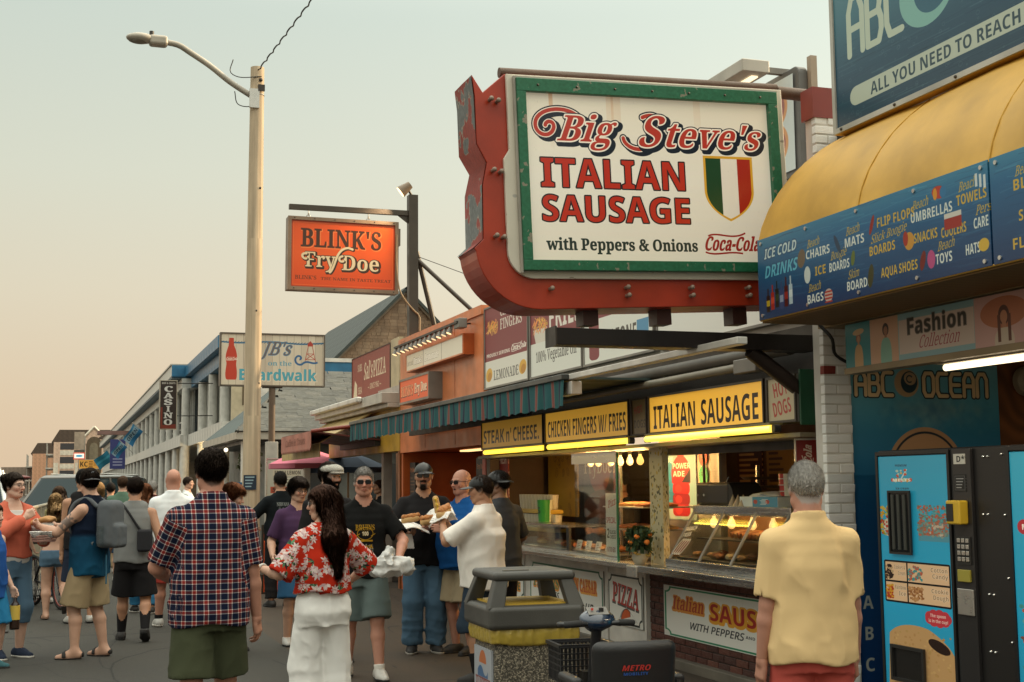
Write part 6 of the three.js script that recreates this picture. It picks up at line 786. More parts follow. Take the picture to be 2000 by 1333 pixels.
{
  const c = -18.66, L = (z) => z - c, b = thing('dough_shop', 'orange painted fried dough shop with flat parapet and open lit front', 'shop', [5.2, 0, c], FLAT);
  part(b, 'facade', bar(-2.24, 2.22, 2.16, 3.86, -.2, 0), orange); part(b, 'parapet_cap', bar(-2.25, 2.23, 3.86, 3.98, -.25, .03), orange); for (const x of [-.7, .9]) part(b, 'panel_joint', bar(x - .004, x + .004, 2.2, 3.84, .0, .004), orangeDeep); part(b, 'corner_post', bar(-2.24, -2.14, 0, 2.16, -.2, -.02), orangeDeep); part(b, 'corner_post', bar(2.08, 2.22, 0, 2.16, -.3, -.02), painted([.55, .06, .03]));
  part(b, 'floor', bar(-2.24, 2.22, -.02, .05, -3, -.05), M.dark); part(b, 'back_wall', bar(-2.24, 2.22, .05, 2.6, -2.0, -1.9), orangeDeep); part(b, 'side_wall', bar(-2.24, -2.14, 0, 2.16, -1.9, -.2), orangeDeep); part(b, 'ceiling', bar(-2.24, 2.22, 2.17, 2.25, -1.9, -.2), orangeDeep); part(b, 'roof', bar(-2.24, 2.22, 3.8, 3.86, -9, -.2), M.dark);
  const d = part(b, 'door', bar(-.05, .75, .05, 1.98, -1.89, -1.86), painted([.45, .16, .05])); part(d, 'door_frame', mov(frameG(.92, 2.02, .07, .05, -1.88), .35, .04, 0), M.white); part(d, 'window', bar(.1, .3, 1.35, 1.75, -1.858, -1.85), M.black);
  for (const [x, w] of [[-1.85, .34], [1.75, .4]]) part(b, 'menu_panel', bar(x - w / 2, x + w / 2, .5, 2.0, -.16, -.1), print(canvasTex(128, 512, (g) => { g.fillStyle = '#181310'; g.fillRect(0, 0, 128, 512); word(g, 'Fry Doe', 12, 50, 30, { font: 'serif', fill: '#c06a2c', w: 100 }); for (let y = 80; y < 500; y += 18) { g.fillStyle = `rgba(200,150,110,${rr(.2, .6)})`; g.fillRect(14, y, rr(40, 100), 6); } })));
  part(b, 'poster', bar(1.05, 1.65, 1.0, 2.0, -.9, -.88), print(canvasTex(128, 200, (g) => { g.fillStyle = '#8a2f12'; g.fillRect(0, 0, 128, 200); word(g, 'Fry', 20, 90, 70, { font: 'serif', fill: '#c9bca6', style: 'italic bold', w: 92 }); word(g, 'Doe', 20, 160, 70, { font: 'serif', fill: '#c9bca6', w: 92 }); })));
  const cl = part(b, 'ceiling_lamp', bar(-.9, .9, 2.145, 2.168, -.75, -.6), glow([1, .62, .25], 1.6)); const l = new THREE.RectAreaLight(new THREE.Color(1, .6, .28), 7, 1.8, .15); l.position.set(5.9, 2.12, c); l.lookAt(5.9, 0, c); scene.add(l);
  const drinks = canvasTex(768, 96, (g) => { g.fillStyle = '#a8947c'; g.fillRect(0, 0, 768, 96); g.fillStyle = '#c9bda2'; g.fillRect(0, 0, 250, 96); word(g, 'hot cold', 12, 66, 40, { font: 'serif', style: 'italic', fill: '#6b5a44', w: 90 }); word(g, 'Drinks!', 110, 68, 54, { fill: '#f0e8d6', font: 'serif', w: 130, strokes: [['#7c6a52', 6]] }); g.fillStyle = '#cfc6b0'; g.fillRect(256, 0, 510, 96); word(g, 'Lemonade', 270, 70, 56, { font: 'serif', style: 'italic bold', fill: '#efe8d8', w: 190, strokes: [['#8d7c60', 5]] }); g.strokeStyle = '#5a4836'; g.lineWidth = 4; for (const x of [253, 500]) { g.beginPath(); g.moveTo(x, 0); g.lineTo(x, 96); g.stroke(); } speckle(g, 768, 96, 200, .12); });
  board('drinks_sign', 'long pale lightbox sign for drinks high on the orange shop', 'sign', [5.05, 3.37, -18.385], FLAT, 3.09, .28, .15, lit(drinks, .25), { body: orangeDeep, frame: orange, edge: .02 });
  const dough = (g, w, h, lines) => { const q = g.createLinearGradient(0, 0, 0, h); q.addColorStop(0, '#c8501c'); q.addColorStop(1, '#c2481a'); g.fillStyle = q; g.fillRect(0, 0, w, h); };
  board('dough_sign', 'small raised orange lightbox sign on the orange shop front', 'sign', [5.0, 2.88, -19.27], FLAT, 1.76, .39, .20, lit(canvasTex(384, 96, (g, w, h) => { dough(g, w, h); word(g, "BLINK'S", 12, 70, 62, { font: 'serif', fill: '#d98a58', w: 170, strokes: [['#5a2410', 6, 2, 2]] }); word(g, 'Fry Doe', 200, 66, 56, { font: 'serif', fill: '#dfc6a2', w: 160, strokes: [['#5a2410', 6, 2, 2]] }); }), .35), { body: M.greyPaint, frame: painted([.3, .25, .21]), edge: .035 });
  const rail = thing('lamp_rail', 'row of small flood lamps on a rail along the top of the orange shop', 'lamp rail', [4.95, 3.77, -18.5], FLAT); part(rail, 'rail', bar(-1.75, 1.75, 0, .03, -.02, .02), M.dark); part(rail, 'end_box', bar(1.55, 1.78, -.06, .07, -.12, .0, .01), M.greyPaint); for (const x of [-1.2, .4, 1.5]) part(rail, 'arm', rodz(.012, [x, .01, 0], [x, .03, -.25], 6), M.dark);
  for (let i = 0; i < 13; i++) { const x = -1.68 + i * .255; const hd = part(rail, 'lamp_head', rot(cyl(.045, .025, .10, 0, 0, 0, 12), -.35).translate(x, -.05, 0), M.greyPaint); part(hd, 'lit_lens', rot(cyl(.036, .036, .008, 0, 0, 0, 12), -.35).translate(x, -.099, .02), glow([1, .66, .3], i % 2 ? .9 : 1.6)); }
}
{ // striped retractable awning
  const a = thing('striped_awning', 'retracted awning with a green, navy and pink striped valance', 'awning', [4.15, 2.55, -15.3], FLAT);
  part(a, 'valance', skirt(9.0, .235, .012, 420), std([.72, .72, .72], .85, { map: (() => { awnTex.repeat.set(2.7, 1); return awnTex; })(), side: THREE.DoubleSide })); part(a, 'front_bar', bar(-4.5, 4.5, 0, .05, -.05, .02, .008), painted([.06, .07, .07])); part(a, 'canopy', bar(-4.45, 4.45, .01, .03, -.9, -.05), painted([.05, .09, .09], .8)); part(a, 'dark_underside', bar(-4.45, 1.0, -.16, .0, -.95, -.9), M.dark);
}
{ // the hanging orange sign on its pole
  const p = thing('sign_pole', 'dark steel roof pole with arm, braces and a lit flood lamp', 'pole', [5.33, 3.9, -20.6]), st = M.brownSteel;
  part(p, 'pole', bar(-.075, .075, 0, 2.42, -.075, .075), st); part(p, 'arm', bar(-2.0, -.075, 2.08, 2.16, -.04, .04), st); part(p, 'gusset', extr([[-.075, 1.95], [-.075, 2.1], [-.28, 2.1]], .02, 0, -.01), st); part(p, 'brace', rodz(.04, [.07, 1.5, 0], [.42, .12, -.05], 8), st); part(p, 'brace', rodz(.035, [.07, 1.38, 0], [1.15, .2, .6], 8), st); part(p, 'base_plate', bar(-.16, .16, 0, .04, -.16, .16), st); part(p, 'conduit', tube([[-.27, 1.75, .05], [-.28, 1.2, .08], [-.22, .8, .1], [.02, .5, .1], [.08, .45, .1], [.09, .2, .1]], .014, 24, 6), painted([.42, .3, .18]));
  const lp = part(p, 'flood_lamp', rot(cyl(.10, .06, .2, 0, 0, 0, 16), .2, 0, -.9).translate(-.13, 2.52, .05), painted([.3, .22, .15])); part(lp, 'lit_lens', rot(cyl(.09, .09, .012, 0, -.1, 0, 16), .2, 0, -.9).translate(-.13, 2.52, .05), glow([1, .62, .3], 3)); part(p, 'lamp_bracket', rodz(.02, [0, 2.4, 0], [-.08, 2.5, .04], 6), st);
  const sl = new THREE.SpotLight(new THREE.Color(1, .7, .42), 7, 6, .75, .6); sl.position.set(5.05, 6.25, -20.3); sl.target.position.set(4.2, 5.2, -20.58); scene.add(sl, sl.target);
  const t = thing('dough_hanging_sign', "orange lightbox sign reading Blink's Fry Doe hanging from a steel arm", 'sign', [4.2, 4.70, -20.6]); t.rotation.z = -.006; const W = 1.78, H = 1.17;
  part(t, 'cabinet', bar(-W / 2, W / 2, 0, H, -.22, -.02, .01), painted([.24, .17, .12], .6)); part(t, 'frame', frameG(W, H, .055, .05, -.03), painted([.30, .215, .15], .5));
  part(t, 'printed_face', pane(W - .1, H - .1, 0, H / 2, -.012), lit(canvasTex(1024, 680, (g, w, h) => {
    const q = g.createLinearGradient(0, 0, 0, h); q.addColorStop(0, '#d04f1c'); q.addColorStop(.5, '#d65620'); q.addColorStop(1, '#cb4618'); g.fillStyle = q; g.fillRect(0, 0, w, h); g.strokeStyle = '#a83a14'; g.lineWidth = 16; g.strokeRect(8, 8, w - 16, h - 16); g.strokeStyle = 'rgba(230,120,60,.6)'; g.lineWidth = 5; g.strokeRect(24, 24, w - 48, h - 48);
    word(g, "BLINK'S", 92, 268, 230, { font: 'serif', w: 800, sy: 1.12, fill: '#3f2a1c', strokes: [['#e07a40', 16, 5, 4], ['#8c3412', 8]] }); g.strokeStyle = '#c0602c'; g.lineWidth = 4; g.beginPath(); g.arc(920, 262, 13, 0, 7); g.stroke();
    const o = { font: 'serif', w: 370, strokes: [['#3a2417', 26, 10, 10], ['#3a2417', 14]] }; word(g, 'Fry', 135, 470, 210, { ...o, w: 300, fill: '#d3c19c' }); word(g, 'Doe', 490, 490, 210, { ...o, w: 380, fill: '#d3c19c' });
    for (const [c2, lw, d] of [['#3a2417', 34, 8], ['#d3c19c', 22, 0]]) { g.strokeStyle = c2; g.lineWidth = lw; g.lineCap = 'round'; g.beginPath(); g.moveTo(380 + d, 520 + d); g.bezierCurveTo(440 + d, 460 + d, 430 + d, 270 + d, 560 + d, 262 + d); g.lineTo(600 + d, 275 + d); g.stroke(); g.beginPath(); g.moveTo(150 + d, 340 + d); g.bezierCurveTo(90 + d, 330 + d, 110 + d, 400 + d, 150 + d, 390 + d); g.stroke(); g.beginPath(); g.moveTo(500 + d, 350 + d); g.bezierCurveTo(450 + d, 360 + d, 470 + d, 420 + d, 510 + d, 400 + d); g.stroke(); }
    word(g, "BLINK'S", 42, 600, 54, { font: 'serif', fill: '#54301a', w: 210 }); word(g, 'THE NAME IN TASTE TREAT', 292, 600, 40, { font: 'serif', fill: '#54301a', w: 690 });
  }), .09, .3)); for (const x of [-.55, .42]) part(t, 'chain', [new THREE.TorusGeometry(.03, .007, 6, 14).translate(x, H + .03, -.12), rot(new THREE.TorusGeometry(.03, .007, 6, 14), 0, PI / 2).translate(x, H + .075, -.12), rodz(.01, [x, H + .09, -.12], [x, H + .22, -.12], 6)], M.alu); part(t, 'switch_box', bar(W / 2, W / 2 + .05, .8, 1.08, -.16, -.06, .006), painted([.3, .24, .18])); for (let i = 0; i < 12; i++) part(t, 'rivet', ball(.009, -W / 2 + .1 + (i % 6) * .32, i < 6 ? .027 : H - .027, .022, 6), M.dark);
  const k = thing('guy_wire', 'thin wire from the roof pole to the stand roof', 'wire', [5.4, 5.3, -20.5]); part(k, 'wire', rodz(.006, [0, 0, 0], [.5, -1.2, 4], 5), M.dark);
  const ab = board('pavement_board', 'orange folding pavement board for fried dough with dark lettering', 'sign', [3.35, .0, -20.9], .12, .72, 1.06, .03, print(canvasTex(256, 384, (g) => { g.fillStyle = '#c2491a'; g.fillRect(0, 0, 256, 384); word(g, "BLINK'S", 20, 70, 60, { font: 'serif', fill: '#2a1a12', w: 216 }); word(g, 'Fry Doe', 30, 140, 64, { font: 'serif', fill: '#d9c8a4', w: 190, strokes: [['#2a1a12', 8, 2, 2]] }); for (let i = 0; i < 6; i++) { g.fillStyle = '#3a2014'; g.fillRect(34 + (i % 2) * 10, 175 + i * 26, 150 + (i % 3) * 20, 11); } word(g, 'the nuttiest name in taste', 20, 360, 24, { font: 'serif', fill: '#3a2014', w: 216 }); })), { edge: .03, frame: M.dark, body: M.dark }); part(ab, 'rear_leg', rot(bar(-.33, .33, 0, 1.03, -.02, 0), .24).translate(0, 0, -.3), M.dark);
}
{ // pizza shop with white cornice
  const c = -24.0, b = thing('pizza_shop', 'low pizza shop with white cornice, yellow canvas awning and dark front', 'shop', [5.2, 0, c], FLAT), yellow = painted([.62, .36, .04], .6), cv = painted([.58, .43, .18], .7);
  part(b, 'wall', bar(-2.9, 3.05, 2.2, 2.95, -.2, 0), yellow); part(b, 'cornice', [bar(-2.9, 3.05, 2.97, 3.14, -.2, .3, .01), bar(-2.9, 3.05, 2.9, 2.972, -.2, .2, .01)], painted([.62, .60, .55], .5)); part(b, 'gutter', bar(-2.9, 1.6, 3.06, 3.16, .302, .40, .03), M.white); part(b, 'frieze', bar(1.3, 3.05, 3.14, 3.28, -.3, -.05), painted([.5, .44, .42])); part(b, 'roof', bar(-2.9, 3.05, 3.14, 3.2, -9, -.3), M.dark);
  part(b, 'back_wall', bar(-2.9, 3.05, 0, 2.3, -1.5, -1.4), painted([.42, .14, .035], .6)); part(b, 'side_wall', bar(2.95, 3.05, 0, 2.2, -1.4, 0), painted([.3, .1, .03])); part(b, 'post', bar(1.35, 1.5, 0, 2.2, -.25, -.1), painted([.42, .36, .32])); part(b, 'dark_doorway', bar(1.9, 2.75, 0, 2.05, -1.395, -1.38), painted([.06, .018, .012])); part(b, 'counter', bar(-2.4, 1.2, 0, 1.05, -.7, -.2), painted([.4, .38, .34]));
  const aw = part(b, 'awning_top', rot(bar(-2.6, 1.4, 0, .02, 0, 1.15), .52).translate(0, 2.93, 0), cv); part(aw, 'awning_valance', bar(-2.6, 1.4, 2.14, 2.36, .98, 1.0), cv);
  board('pizza_shop_sign', "faded red rooftop sign reading Sal's Pizza", 'sign', [5.6, 3.34, -24.9], FLAT, 3.3, .86, .08, print(canvasTex(640, 168, (g) => { g.fillStyle = '#8f463a'; g.fillRect(0, 0, 640, 168); word(g, "Sal's", 210, 100, 92, { font: 'serif', style: 'italic bold', fill: '#d8c6a8', w: 150 }); word(g, 'PIZZA', 372, 100, 86, { fill: '#d8c6a8', w: 200, font: 'serif' }); word(g, '— SINCE 1962 —', 280, 142, 28, { fill: '#c9b498', w: 220 }); g.fillStyle = '#d8c6a8'; g.beginPath(); g.moveTo(20, 168); g.lineTo(50, 90); g.lineTo(90, 110); g.lineTo(90, 168); g.fill(); word(g, 'SUBS', 100, 60, 40, { fill: '#c9b498', w: 80 }); word(g, 'SEA', 110, 150, 40, { fill: '#c9b498', w: 66 }); g.fillStyle = '#5a2a22'; g.fillRect(196, 0, 4, 168); })), { edge: .012, frame: painted([.1, .06, .05]) });
  single('roof_hoarding', bar(-.3, .3, 0, 1.0, -.08, 0), painted([.62, .52, .34]), 'narrow cream painted board at the end of the rooftop pizza sign', 'board', [5.6, 3.24, -22.9], FLAT);
  const pa = thing('pink_awning', 'salmon pink awning with a scalloped valance and script lettering', 'awning', [4.0, 2.56, -23.8], FLAT), sc = []; sc.push([-1.55, 0], [1.55, 0], [1.55, -.27]); for (let i = 0; i < 22; i++) { const x = 1.55 - (i + .5) * 3.1 / 22; sc.push([x, -.33], [x - 3.1 / 44, -.28]); }
  const vm = part(pa, 'valance', extr(sc.reverse(), .012), painted([.55, .21, .16], .8)); part(vm, 'lettering', pane(2.2, .2, 0, -.14, .016), std([.3, .12, .08], .8, { transparent: true, alphaTest: .4, map: canvasTex(256, 32, (g) => { g.clearRect(0, 0, 256, 32); word(g, 'Coffee & Treats', 6, 25, 26, { font: 'serif', style: 'italic', fill: '#fff', w: 240 }); }) })); part(pa, 'canopy', rot(bar(-1.55, 1.55, -.012, .012, -1.25, 0), -.12), painted([.16, .03, .022], .7)); part(pa, 'side_rail', rodz(.035, [1.53, .0, 0], [1.53, .15, -1.2], 6), painted([.30, .05, .03])); part(pa, 'under_box', bar(-1.5, 1.5, -.24, -.08, -1.25, -1.1), M.black);
  const um = (x, z, col, label, h) => { const t = thing('umbrella', label, 'umbrella', [x, 0, z], .3, 'cafe umbrellas'); const P = [], I = [], n = 8; P.push(0, h, 0); for (let i = 0; i < n; i++) { const a = i / n * 2 * PI; P.push(Math.cos(a) * .42, h - .14, Math.sin(a) * .42); } for (let i = 0; i < n; i++) { const a = i / n * 2 * PI; P.push(Math.cos(a) * .85, h - .33, Math.sin(a) * .85); } for (let i = 0; i < n; i++) { const j = (i + 1) % n; I.push(0, 1 + j, 1 + i, 1 + i, 1 + j, 9 + i, 1 + j, 9 + j, 9 + i); } const g = new THREE.BufferGeometry(); g.setAttribute('position', new THREE.Float32BufferAttribute(P, 3)); g.setIndex(I); const q = g.toNonIndexed(); q.computeVertexNormals(); part(t, 'canopy', q, std(col, .8, { side: THREE.DoubleSide })); const vp = []; for (let i = 0; i < n; i++) { const a = i / n * 2 * PI, e = (i + 1) / n * 2 * PI, A = [Math.cos(a) * .85, h - .33, Math.sin(a) * .85], B = [Math.cos(e) * .85, h - .33, Math.sin(e) * .85]; vp.push(...A, ...B, B[0], B[1] - .1, B[2], ...A, B[0], B[1] - .1, B[2], A[0], A[1] - .1, A[2]); } const v = new THREE.BufferGeometry(); v.setAttribute('position', new THREE.Float32BufferAttribute(vp, 3)); v.computeVertexNormals(); part(t, 'valance', v, std(col.map((q) => q * .75), .8, { side: THREE.DoubleSide })); part(t, 'pole', cyl(.022, .022, h, 0, h / 2, 0, 8), painted([.5, .3, .15])); part(t, 'finial', ball(.03, 0, h + .02, 0, 8), M.white); };
  um(4.85, -27.3, [.62, .17, .24], 'pink cafe umbrella beyond the pizza shop', 2.43); um(5.6, -26.9, [.05, .09, .16], 'navy cafe umbrella overlapping the pink one', 2.34);
  const wt = thing('cafe_post', 'white painted post under the pink umbrella', 'post', [4.7, 0, -26.6]); part(wt, 'post', bar(-.06, .06, 0, 2.1, -.06, .06, .01), M.white);
  board('price_board', 'tall white board of small coloured price strips behind the dark T-shirt man', 'sign', [4.75, .7, -29.2], 0, .95, 1.55, .04, print(canvasTex(160, 256, (g) => { g.fillStyle = '#a9a596'; g.fillRect(0, 0, 160, 256); ['SNOW CONES', 'FRESH LEMON', 'ICE CREAM', 'SHAKES', 'HOT DOGS', 'FRIES', 'SODA', 'COFFEE'].forEach((s, i) => { g.fillStyle = ['#c9c2ae', '#b7ae98', '#c9c2ae', '#a5482f', '#b7ae98', '#2f6b52', '#c9c2ae', '#b7ae98'][i]; g.fillRect(14 + (i % 3) * 8, 8 + i * 31, 124 - (i % 2) * 20, 23); word(g, s, 20 + (i % 3) * 8, 26 + i * 31, 20, { fill: '#2a2622', w: 100 }); }); })), { edge: .015 });
}
// ---------------------------------------------------------------- the diner with its shingled roof, its sign, the long arcade and everything beyond
const shingleM = [[.095, .098, .086], [.082, .085, .075], [.108, .108, .094], [.07, .072, .064]].map((c) => painted(c, .9, { bumpScale: .002 })), tealRoof = painted([.085, .115, .115], .9);
{
  const b = thing('diner', 'grey shingle roofed diner with deep white eaves behind the utility pole', 'building', [4.1, 0, -33]); const E = 2.98, W = 9;
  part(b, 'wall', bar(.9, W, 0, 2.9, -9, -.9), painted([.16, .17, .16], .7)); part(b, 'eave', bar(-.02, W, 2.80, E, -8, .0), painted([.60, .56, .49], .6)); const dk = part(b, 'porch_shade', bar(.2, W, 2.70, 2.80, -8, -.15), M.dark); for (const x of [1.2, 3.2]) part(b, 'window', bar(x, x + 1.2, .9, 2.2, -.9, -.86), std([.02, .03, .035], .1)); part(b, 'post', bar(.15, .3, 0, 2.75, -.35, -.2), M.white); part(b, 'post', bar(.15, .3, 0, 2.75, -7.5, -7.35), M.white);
  const A = [0, E, 0], R = [2.0, 4.75, -3.5], R2 = [W, 4.75, -3.5], Bc = [W, E, 0], C = [0, E, -8], S = [2.0, 4.75, -4.6]; const tri = (...p) => { const g = new THREE.BufferGeometry(); g.setAttribute('position', new THREE.Float32BufferAttribute(p.flat(), 3)); g.computeVertexNormals(); return g; };
  const rf = part(b, 'roof', merge([tri(A, Bc, R2, A, R2, R)]), shingleM[3]), hip = part(b, 'side_roof', merge([tri(C, A, R, C, R, S)]), tealRoof); part(b, 'ridge_cap', rodz(.05, A, R, 6), shingleM[3]);
  // tabs of the front slope, each its own shingle
  const rows = 21, tabG = [0, 1, 2].map((i) => box(.43 + i * .03, .02, .25)); let cnt = 0;
  for (let r = 0; r < rows; r++) { const t = (r + .5) / rows, x0 = 2.0 * t + .1, y = E + 1.77 * t, z = -3.5 * t; for (let x = x0 + (r % 2) * .17; x < 6.6; x += .42 + (r * 7 % 3) * .02) { if (cnt >= 295) break; cnt++; const m = new THREE.Mesh(tabG[(rnd() * 3) | 0], shingleM[(rnd() * 4) | 0]); m.name = 'shingle'; m.castShadow = m.receiveShadow = true; m.position.set(x + .15, y + .03 + rnd() * .008, z + .015); m.rotation.x = Math.atan2(1.77, 3.5); rf.add(m); } }
  const hb = thing('hanging_plants', 'leafy baskets hanging in the shade under the diner eave', 'hanging plants', [4.5, 2.25, -33.6]); const q = []; for (let i = 0; i < 700; i++) { const k = i % 4, g = new THREE.PlaneGeometry(.05, .09); g.rotateX(rnd() * 3); g.rotateY(rnd() * 6); g.translate(k * .75 + rr(-.28, .28), rr(-.25, .22), rr(-.25, .25)); q.push(g); } const lv = part(hb, 'foliage', q, std([.05, .055, .02], .8, { side: THREE.DoubleSide })); lv.userData.kind = 'stuff'; for (let k = 0; k < 4; k++) { part(hb, 'basket', ball(.18, k * .75, -.1, 0, 10), std([.03, .025, .015], .9)); part(hb, 'wire', rodz(.008, [k * .75, 0, 0], [k * .75, .55, 0], 4), M.dark); }
  for (const [x, z, l] of [[4.6, -33.4, 'small white lamp lit under the diner eave, nearer the wooden pole'], [3.7 + .5, -36, 'small white lamp lit under the diner eave, farther along']]) { const t = thing('eave_lamp', l, 'lamp', [x, 2.62, z]); part(t, 'globe', ball(.055, 0, 0, 0, 10), glow([1, .8, .55], 2.2)); part(t, 'stem', rodz(.01, [0, .05, 0], [0, .12, 0], 5), M.dark); }
  // the diner's sign on its pole
  const t = thing('diner_sign', "weathered board sign reading JB's on the Boardwalk with a red bottle", 'sign', [4.52, 3.88, -30]), SW = 2.36, SH = 1.2; part(t, 'cabinet', bar(-SW / 2, SW / 2, 0, SH, -.2, -.02), painted([.12, .10, .085])); part(t, 'frame', frameG(SW, SH, .03, .04, -.03), painted([.14, .115, .09]));
  part(t, 'printed_face', pane(SW - .05, SH - .05, 0, SH / 2, -.01), print(canvasTex(1024, 520, (g, w, h) => {
    g.fillStyle = '#cbbfa9'; g.fillRect(0, 0, w, h); for (let x = 0; x < w; x += 72) { g.fillStyle = `rgba(${rnd() < .5 ? '110,90,70' : '235,222,200'},${rr(.05, .2)})`; g.fillRect(x, 0, 72, h); g.fillStyle = 'rgba(70,55,45,.55)'; g.fillRect(x, 0, 2.5, h); } for (let i = 0; i < 600; i++) { g.fillStyle = `rgba(90,70,50,${rr(.02, .1)})`; g.fillRect(rnd() * w, rnd() * h, rr(1, 3), rr(10, 80)); }
    g.strokeStyle = '#3f6f8f'; g.lineWidth = 16; g.beginPath(); g.moveTo(0, 88); for (let x = 0; x <= w; x += 20) g.lineTo(x, 84 + 8 * Math.sin(x * .01)); g.stroke(); g.strokeStyle = '#1f3e58'; g.lineWidth = 4; for (let x = 0; x < w; x += 30) { g.beginPath(); g.moveTo(x, 96); g.lineTo(x + 26, 74); g.stroke(); }
    g.fillStyle = '#b83a22'; g.beginPath(); g.moveTo(78, 44); g.lineTo(122, 44); g.lineTo(126, 120); g.bezierCurveTo(160, 200, 160, 240, 150, 290); g.bezierCurveTo(144, 330, 160, 360, 156, 430); g.quadraticCurveTo(154, 466, 140, 468); g.lineTo(62, 468); g.quadraticCurveTo(46, 466, 44, 430); g.bezierCurveTo(40, 360, 58, 330, 52, 290); g.bezierCurveTo(40, 240, 44, 200, 74, 120); g.fill(); cokeWord(g, 48, 268, 34, '#e0d2c0');
    word(g, "JB's", 400, 210, 190, { font: 'serif', style: 'italic', w: 280, fill: '#6a5a52', skew: .15, strokes: [['#4a7ea0', 12]] }); word(g, 'on the', 460, 318, 66, { font: 'serif', w: 240, fill: '#5f97a8' }); word(g, 'Boardwalk', 168, 470, 170, { w: 780, fill: '#4f9fae', font: 'sans-serif', sy: .92, strokes: [['#d9cbb2', 16, 4, 4], ['#356f80', 4]] });
    g.strokeStyle = '#a8392a'; g.lineWidth = 6; g.beginPath(); g.moveTo(830, 280); g.lineTo(865, 110); g.lineTo(905, 110); g.lineTo(940, 280); g.moveTo(850, 190); g.lineTo(922, 190); g.moveTo(838, 250); g.lineTo(934, 250); g.moveTo(850, 190); g.lineTo(934, 250); g.moveTo(922, 190); g.lineTo(838, 250); g.stroke(); g.fillStyle = '#a8392a'; g.fillRect(858, 84, 54, 28); g.beginPath(); g.moveTo(862, 84); g.lineTo(885, 56); g.lineTo(908, 84); g.fill(); g.strokeStyle = '#2f5f8a'; g.lineWidth = 20; g.beginPath(); g.moveTo(960, 276); g.bezierCurveTo(900, 310, 860, 240, 800, 300); g.bezierCurveTo(740, 320, 710, 240, 760, 215); g.bezierCurveTo(800, 210, 800, 250, 775, 250); g.stroke(); speckle(g, w, h, 400, .12);
  }))); part(t, 'pole', cyl(.075, .075, 1.3, 0, -.64, -.11, 16), painted([.16, .11, .075])); part(t, 'pole_head', bar(-.22, .22, -.03, 0, -.18, -.03), M.brownSteel); part(t, 'white_post_box', bar(-.13, .13, -3.88, -1.24, -.22, 0, .01), painted([.55, .54, .5]));
}
{ // the long two storey arcade with white columns and blue roof edge
  const wht = painted([.78, .79, .77], .6), blue = painted([.03, .19, .38], .5), grey = painted([.30, .31, .30], .7), b = thing('arcade', 'long two storey white arcade with round columns and a blue roof edge', 'building', [5.0, 0, -57.3]), Ln = 103;
  const fas = part(b, 'roof_edge', bar(-.6, 6, 6.28, 6.74, -Ln, 0), wht); part(fas, 'blue_end', bar(-.6, 6, 6.27, 6.75, .001, .03), blue); part(b, 'blue_soffit', bar(-.58, .8, 6.2, 6.27, -Ln, -.02), painted([.035, .115, .19], .6)); part(b, 'beam', bar(-.18, .5, 5.78, 6.19, -Ln, .1), wht); part(b, 'balcony_floor', bar(-.22, 6, 3.35, 3.82, -Ln, .15), wht); part(b, 'upper_wall', bar(1.0, 6, 3.83, 6.2, -Ln, .0), painted([.17, .18, .175], .5)); part(b, 'lower_wall', bar(3.4, 6, 0, 3.35, -Ln, .0), painted([.22, .14, .03], .7)); part(b, 'roof_cap', bar(-.65, 6, 6.741, 6.80, -Ln, .0), painted([.5, .49, .45]));
  const col = cyl(.19, .17, 5.78, 0, 2.89, 0, 14), win = bar(-.05, .05, 3.84, 5.75, -1.7, 1.7), mul = [bar(-.07, .0, 3.84, 5.75, -.03, .03)]; const W = part(b, 'glazing', win.clone().translate(.45, 0, -2), std([.07, .085, .09], .12));
  for (let i = 0; i < 25; i++) { const z = -i * 4.2; const m = part(b, 'column', col, wht); m.position.set(0, 0, z); if (i) { const w = part(b, 'glazing', win, W.material); w.position.set(.5, 0, z - 2.1); } for (let k = 1; k < 4 && i < 14; k++) { const u = part(b, 'mullion', mul[0], wht); u.position.set(.42, 0, z - k * 1.05); } if (i < 14) { const r = part(b, 'rail', bar(-.03, .03, 4.45, 4.5, -3.9, -.2), wht); r.position.set(.1, 0, z); for (let k = 0; k < 2; k++) { const u = part(b, 'rail', bar(-.02, .02, 3.95 + k * .2, 3.98 + k * .2, -3.9, -.2), wht); u.position.set(.1, 0, z); } } const c2 = i && part(b, 'column', cyl(.16, .15, 3.35, 0, 1.675, 0, 10), wht); if (c2) c2.position.set(.1, 0, z + 2.1); }
  const nb = part(b, 'near_wing', bar(.55, 2.6, 3.83, 6.2, .2, 12.2), painted([.32, .33, .31])); part(nb, 'wing_roof', bar(-.05, 2.6, 6.28, 6.70, .05, 12.25), blue); part(nb, 'wing_beam', bar(.2, 2.6, 5.8, 6.27, .1, 12.2), blue); part(nb, 'wing_floor', bar(.1, 6, 3.35, 3.82, .2, 12.2), wht); part(nb, 'end_wall', bar(.4, 7, 0, 5.3, 12.2, 12.4), painted([.66, .58, .42])); part(nb, 'end_window', bar(.75, 1.35, 4.35, 5.4, 12.39, 12.42), painted([.14, .10, .05])); part(nb, 'white_board', bar(1.36, 2.4, 4.1, 5.5, 12.39, 12.43), M.white); part(nb, 'blue_band', bar(2.0, 8, 5.31, 5.85, 12.2, 12.46), blue); part(nb, 'white_band', bar(2.0, 8, 5.85, 5.98, 12.2, 12.5), M.white); part(nb, 'shop_wall', bar(3, 6, 0, 3.35, .2, 12.2), painted([.34, .20, .03])); part(nb, 'dark_window', bar(.50, .56, 4.0, 5.75, .8, 2.6), std([.025, .03, .035], .1)); for (const z of [3.4, 7.2, 11]) { const m = part(nb, 'column', col, wht); m.position.set(.35, 0, z); } for (let k = 0; k < 9; k++) part(nb, 'mullion', bar(.5, .545, 3.9, 5.75, 3.5 + k * .9, 3.6 + k * .9), wht);
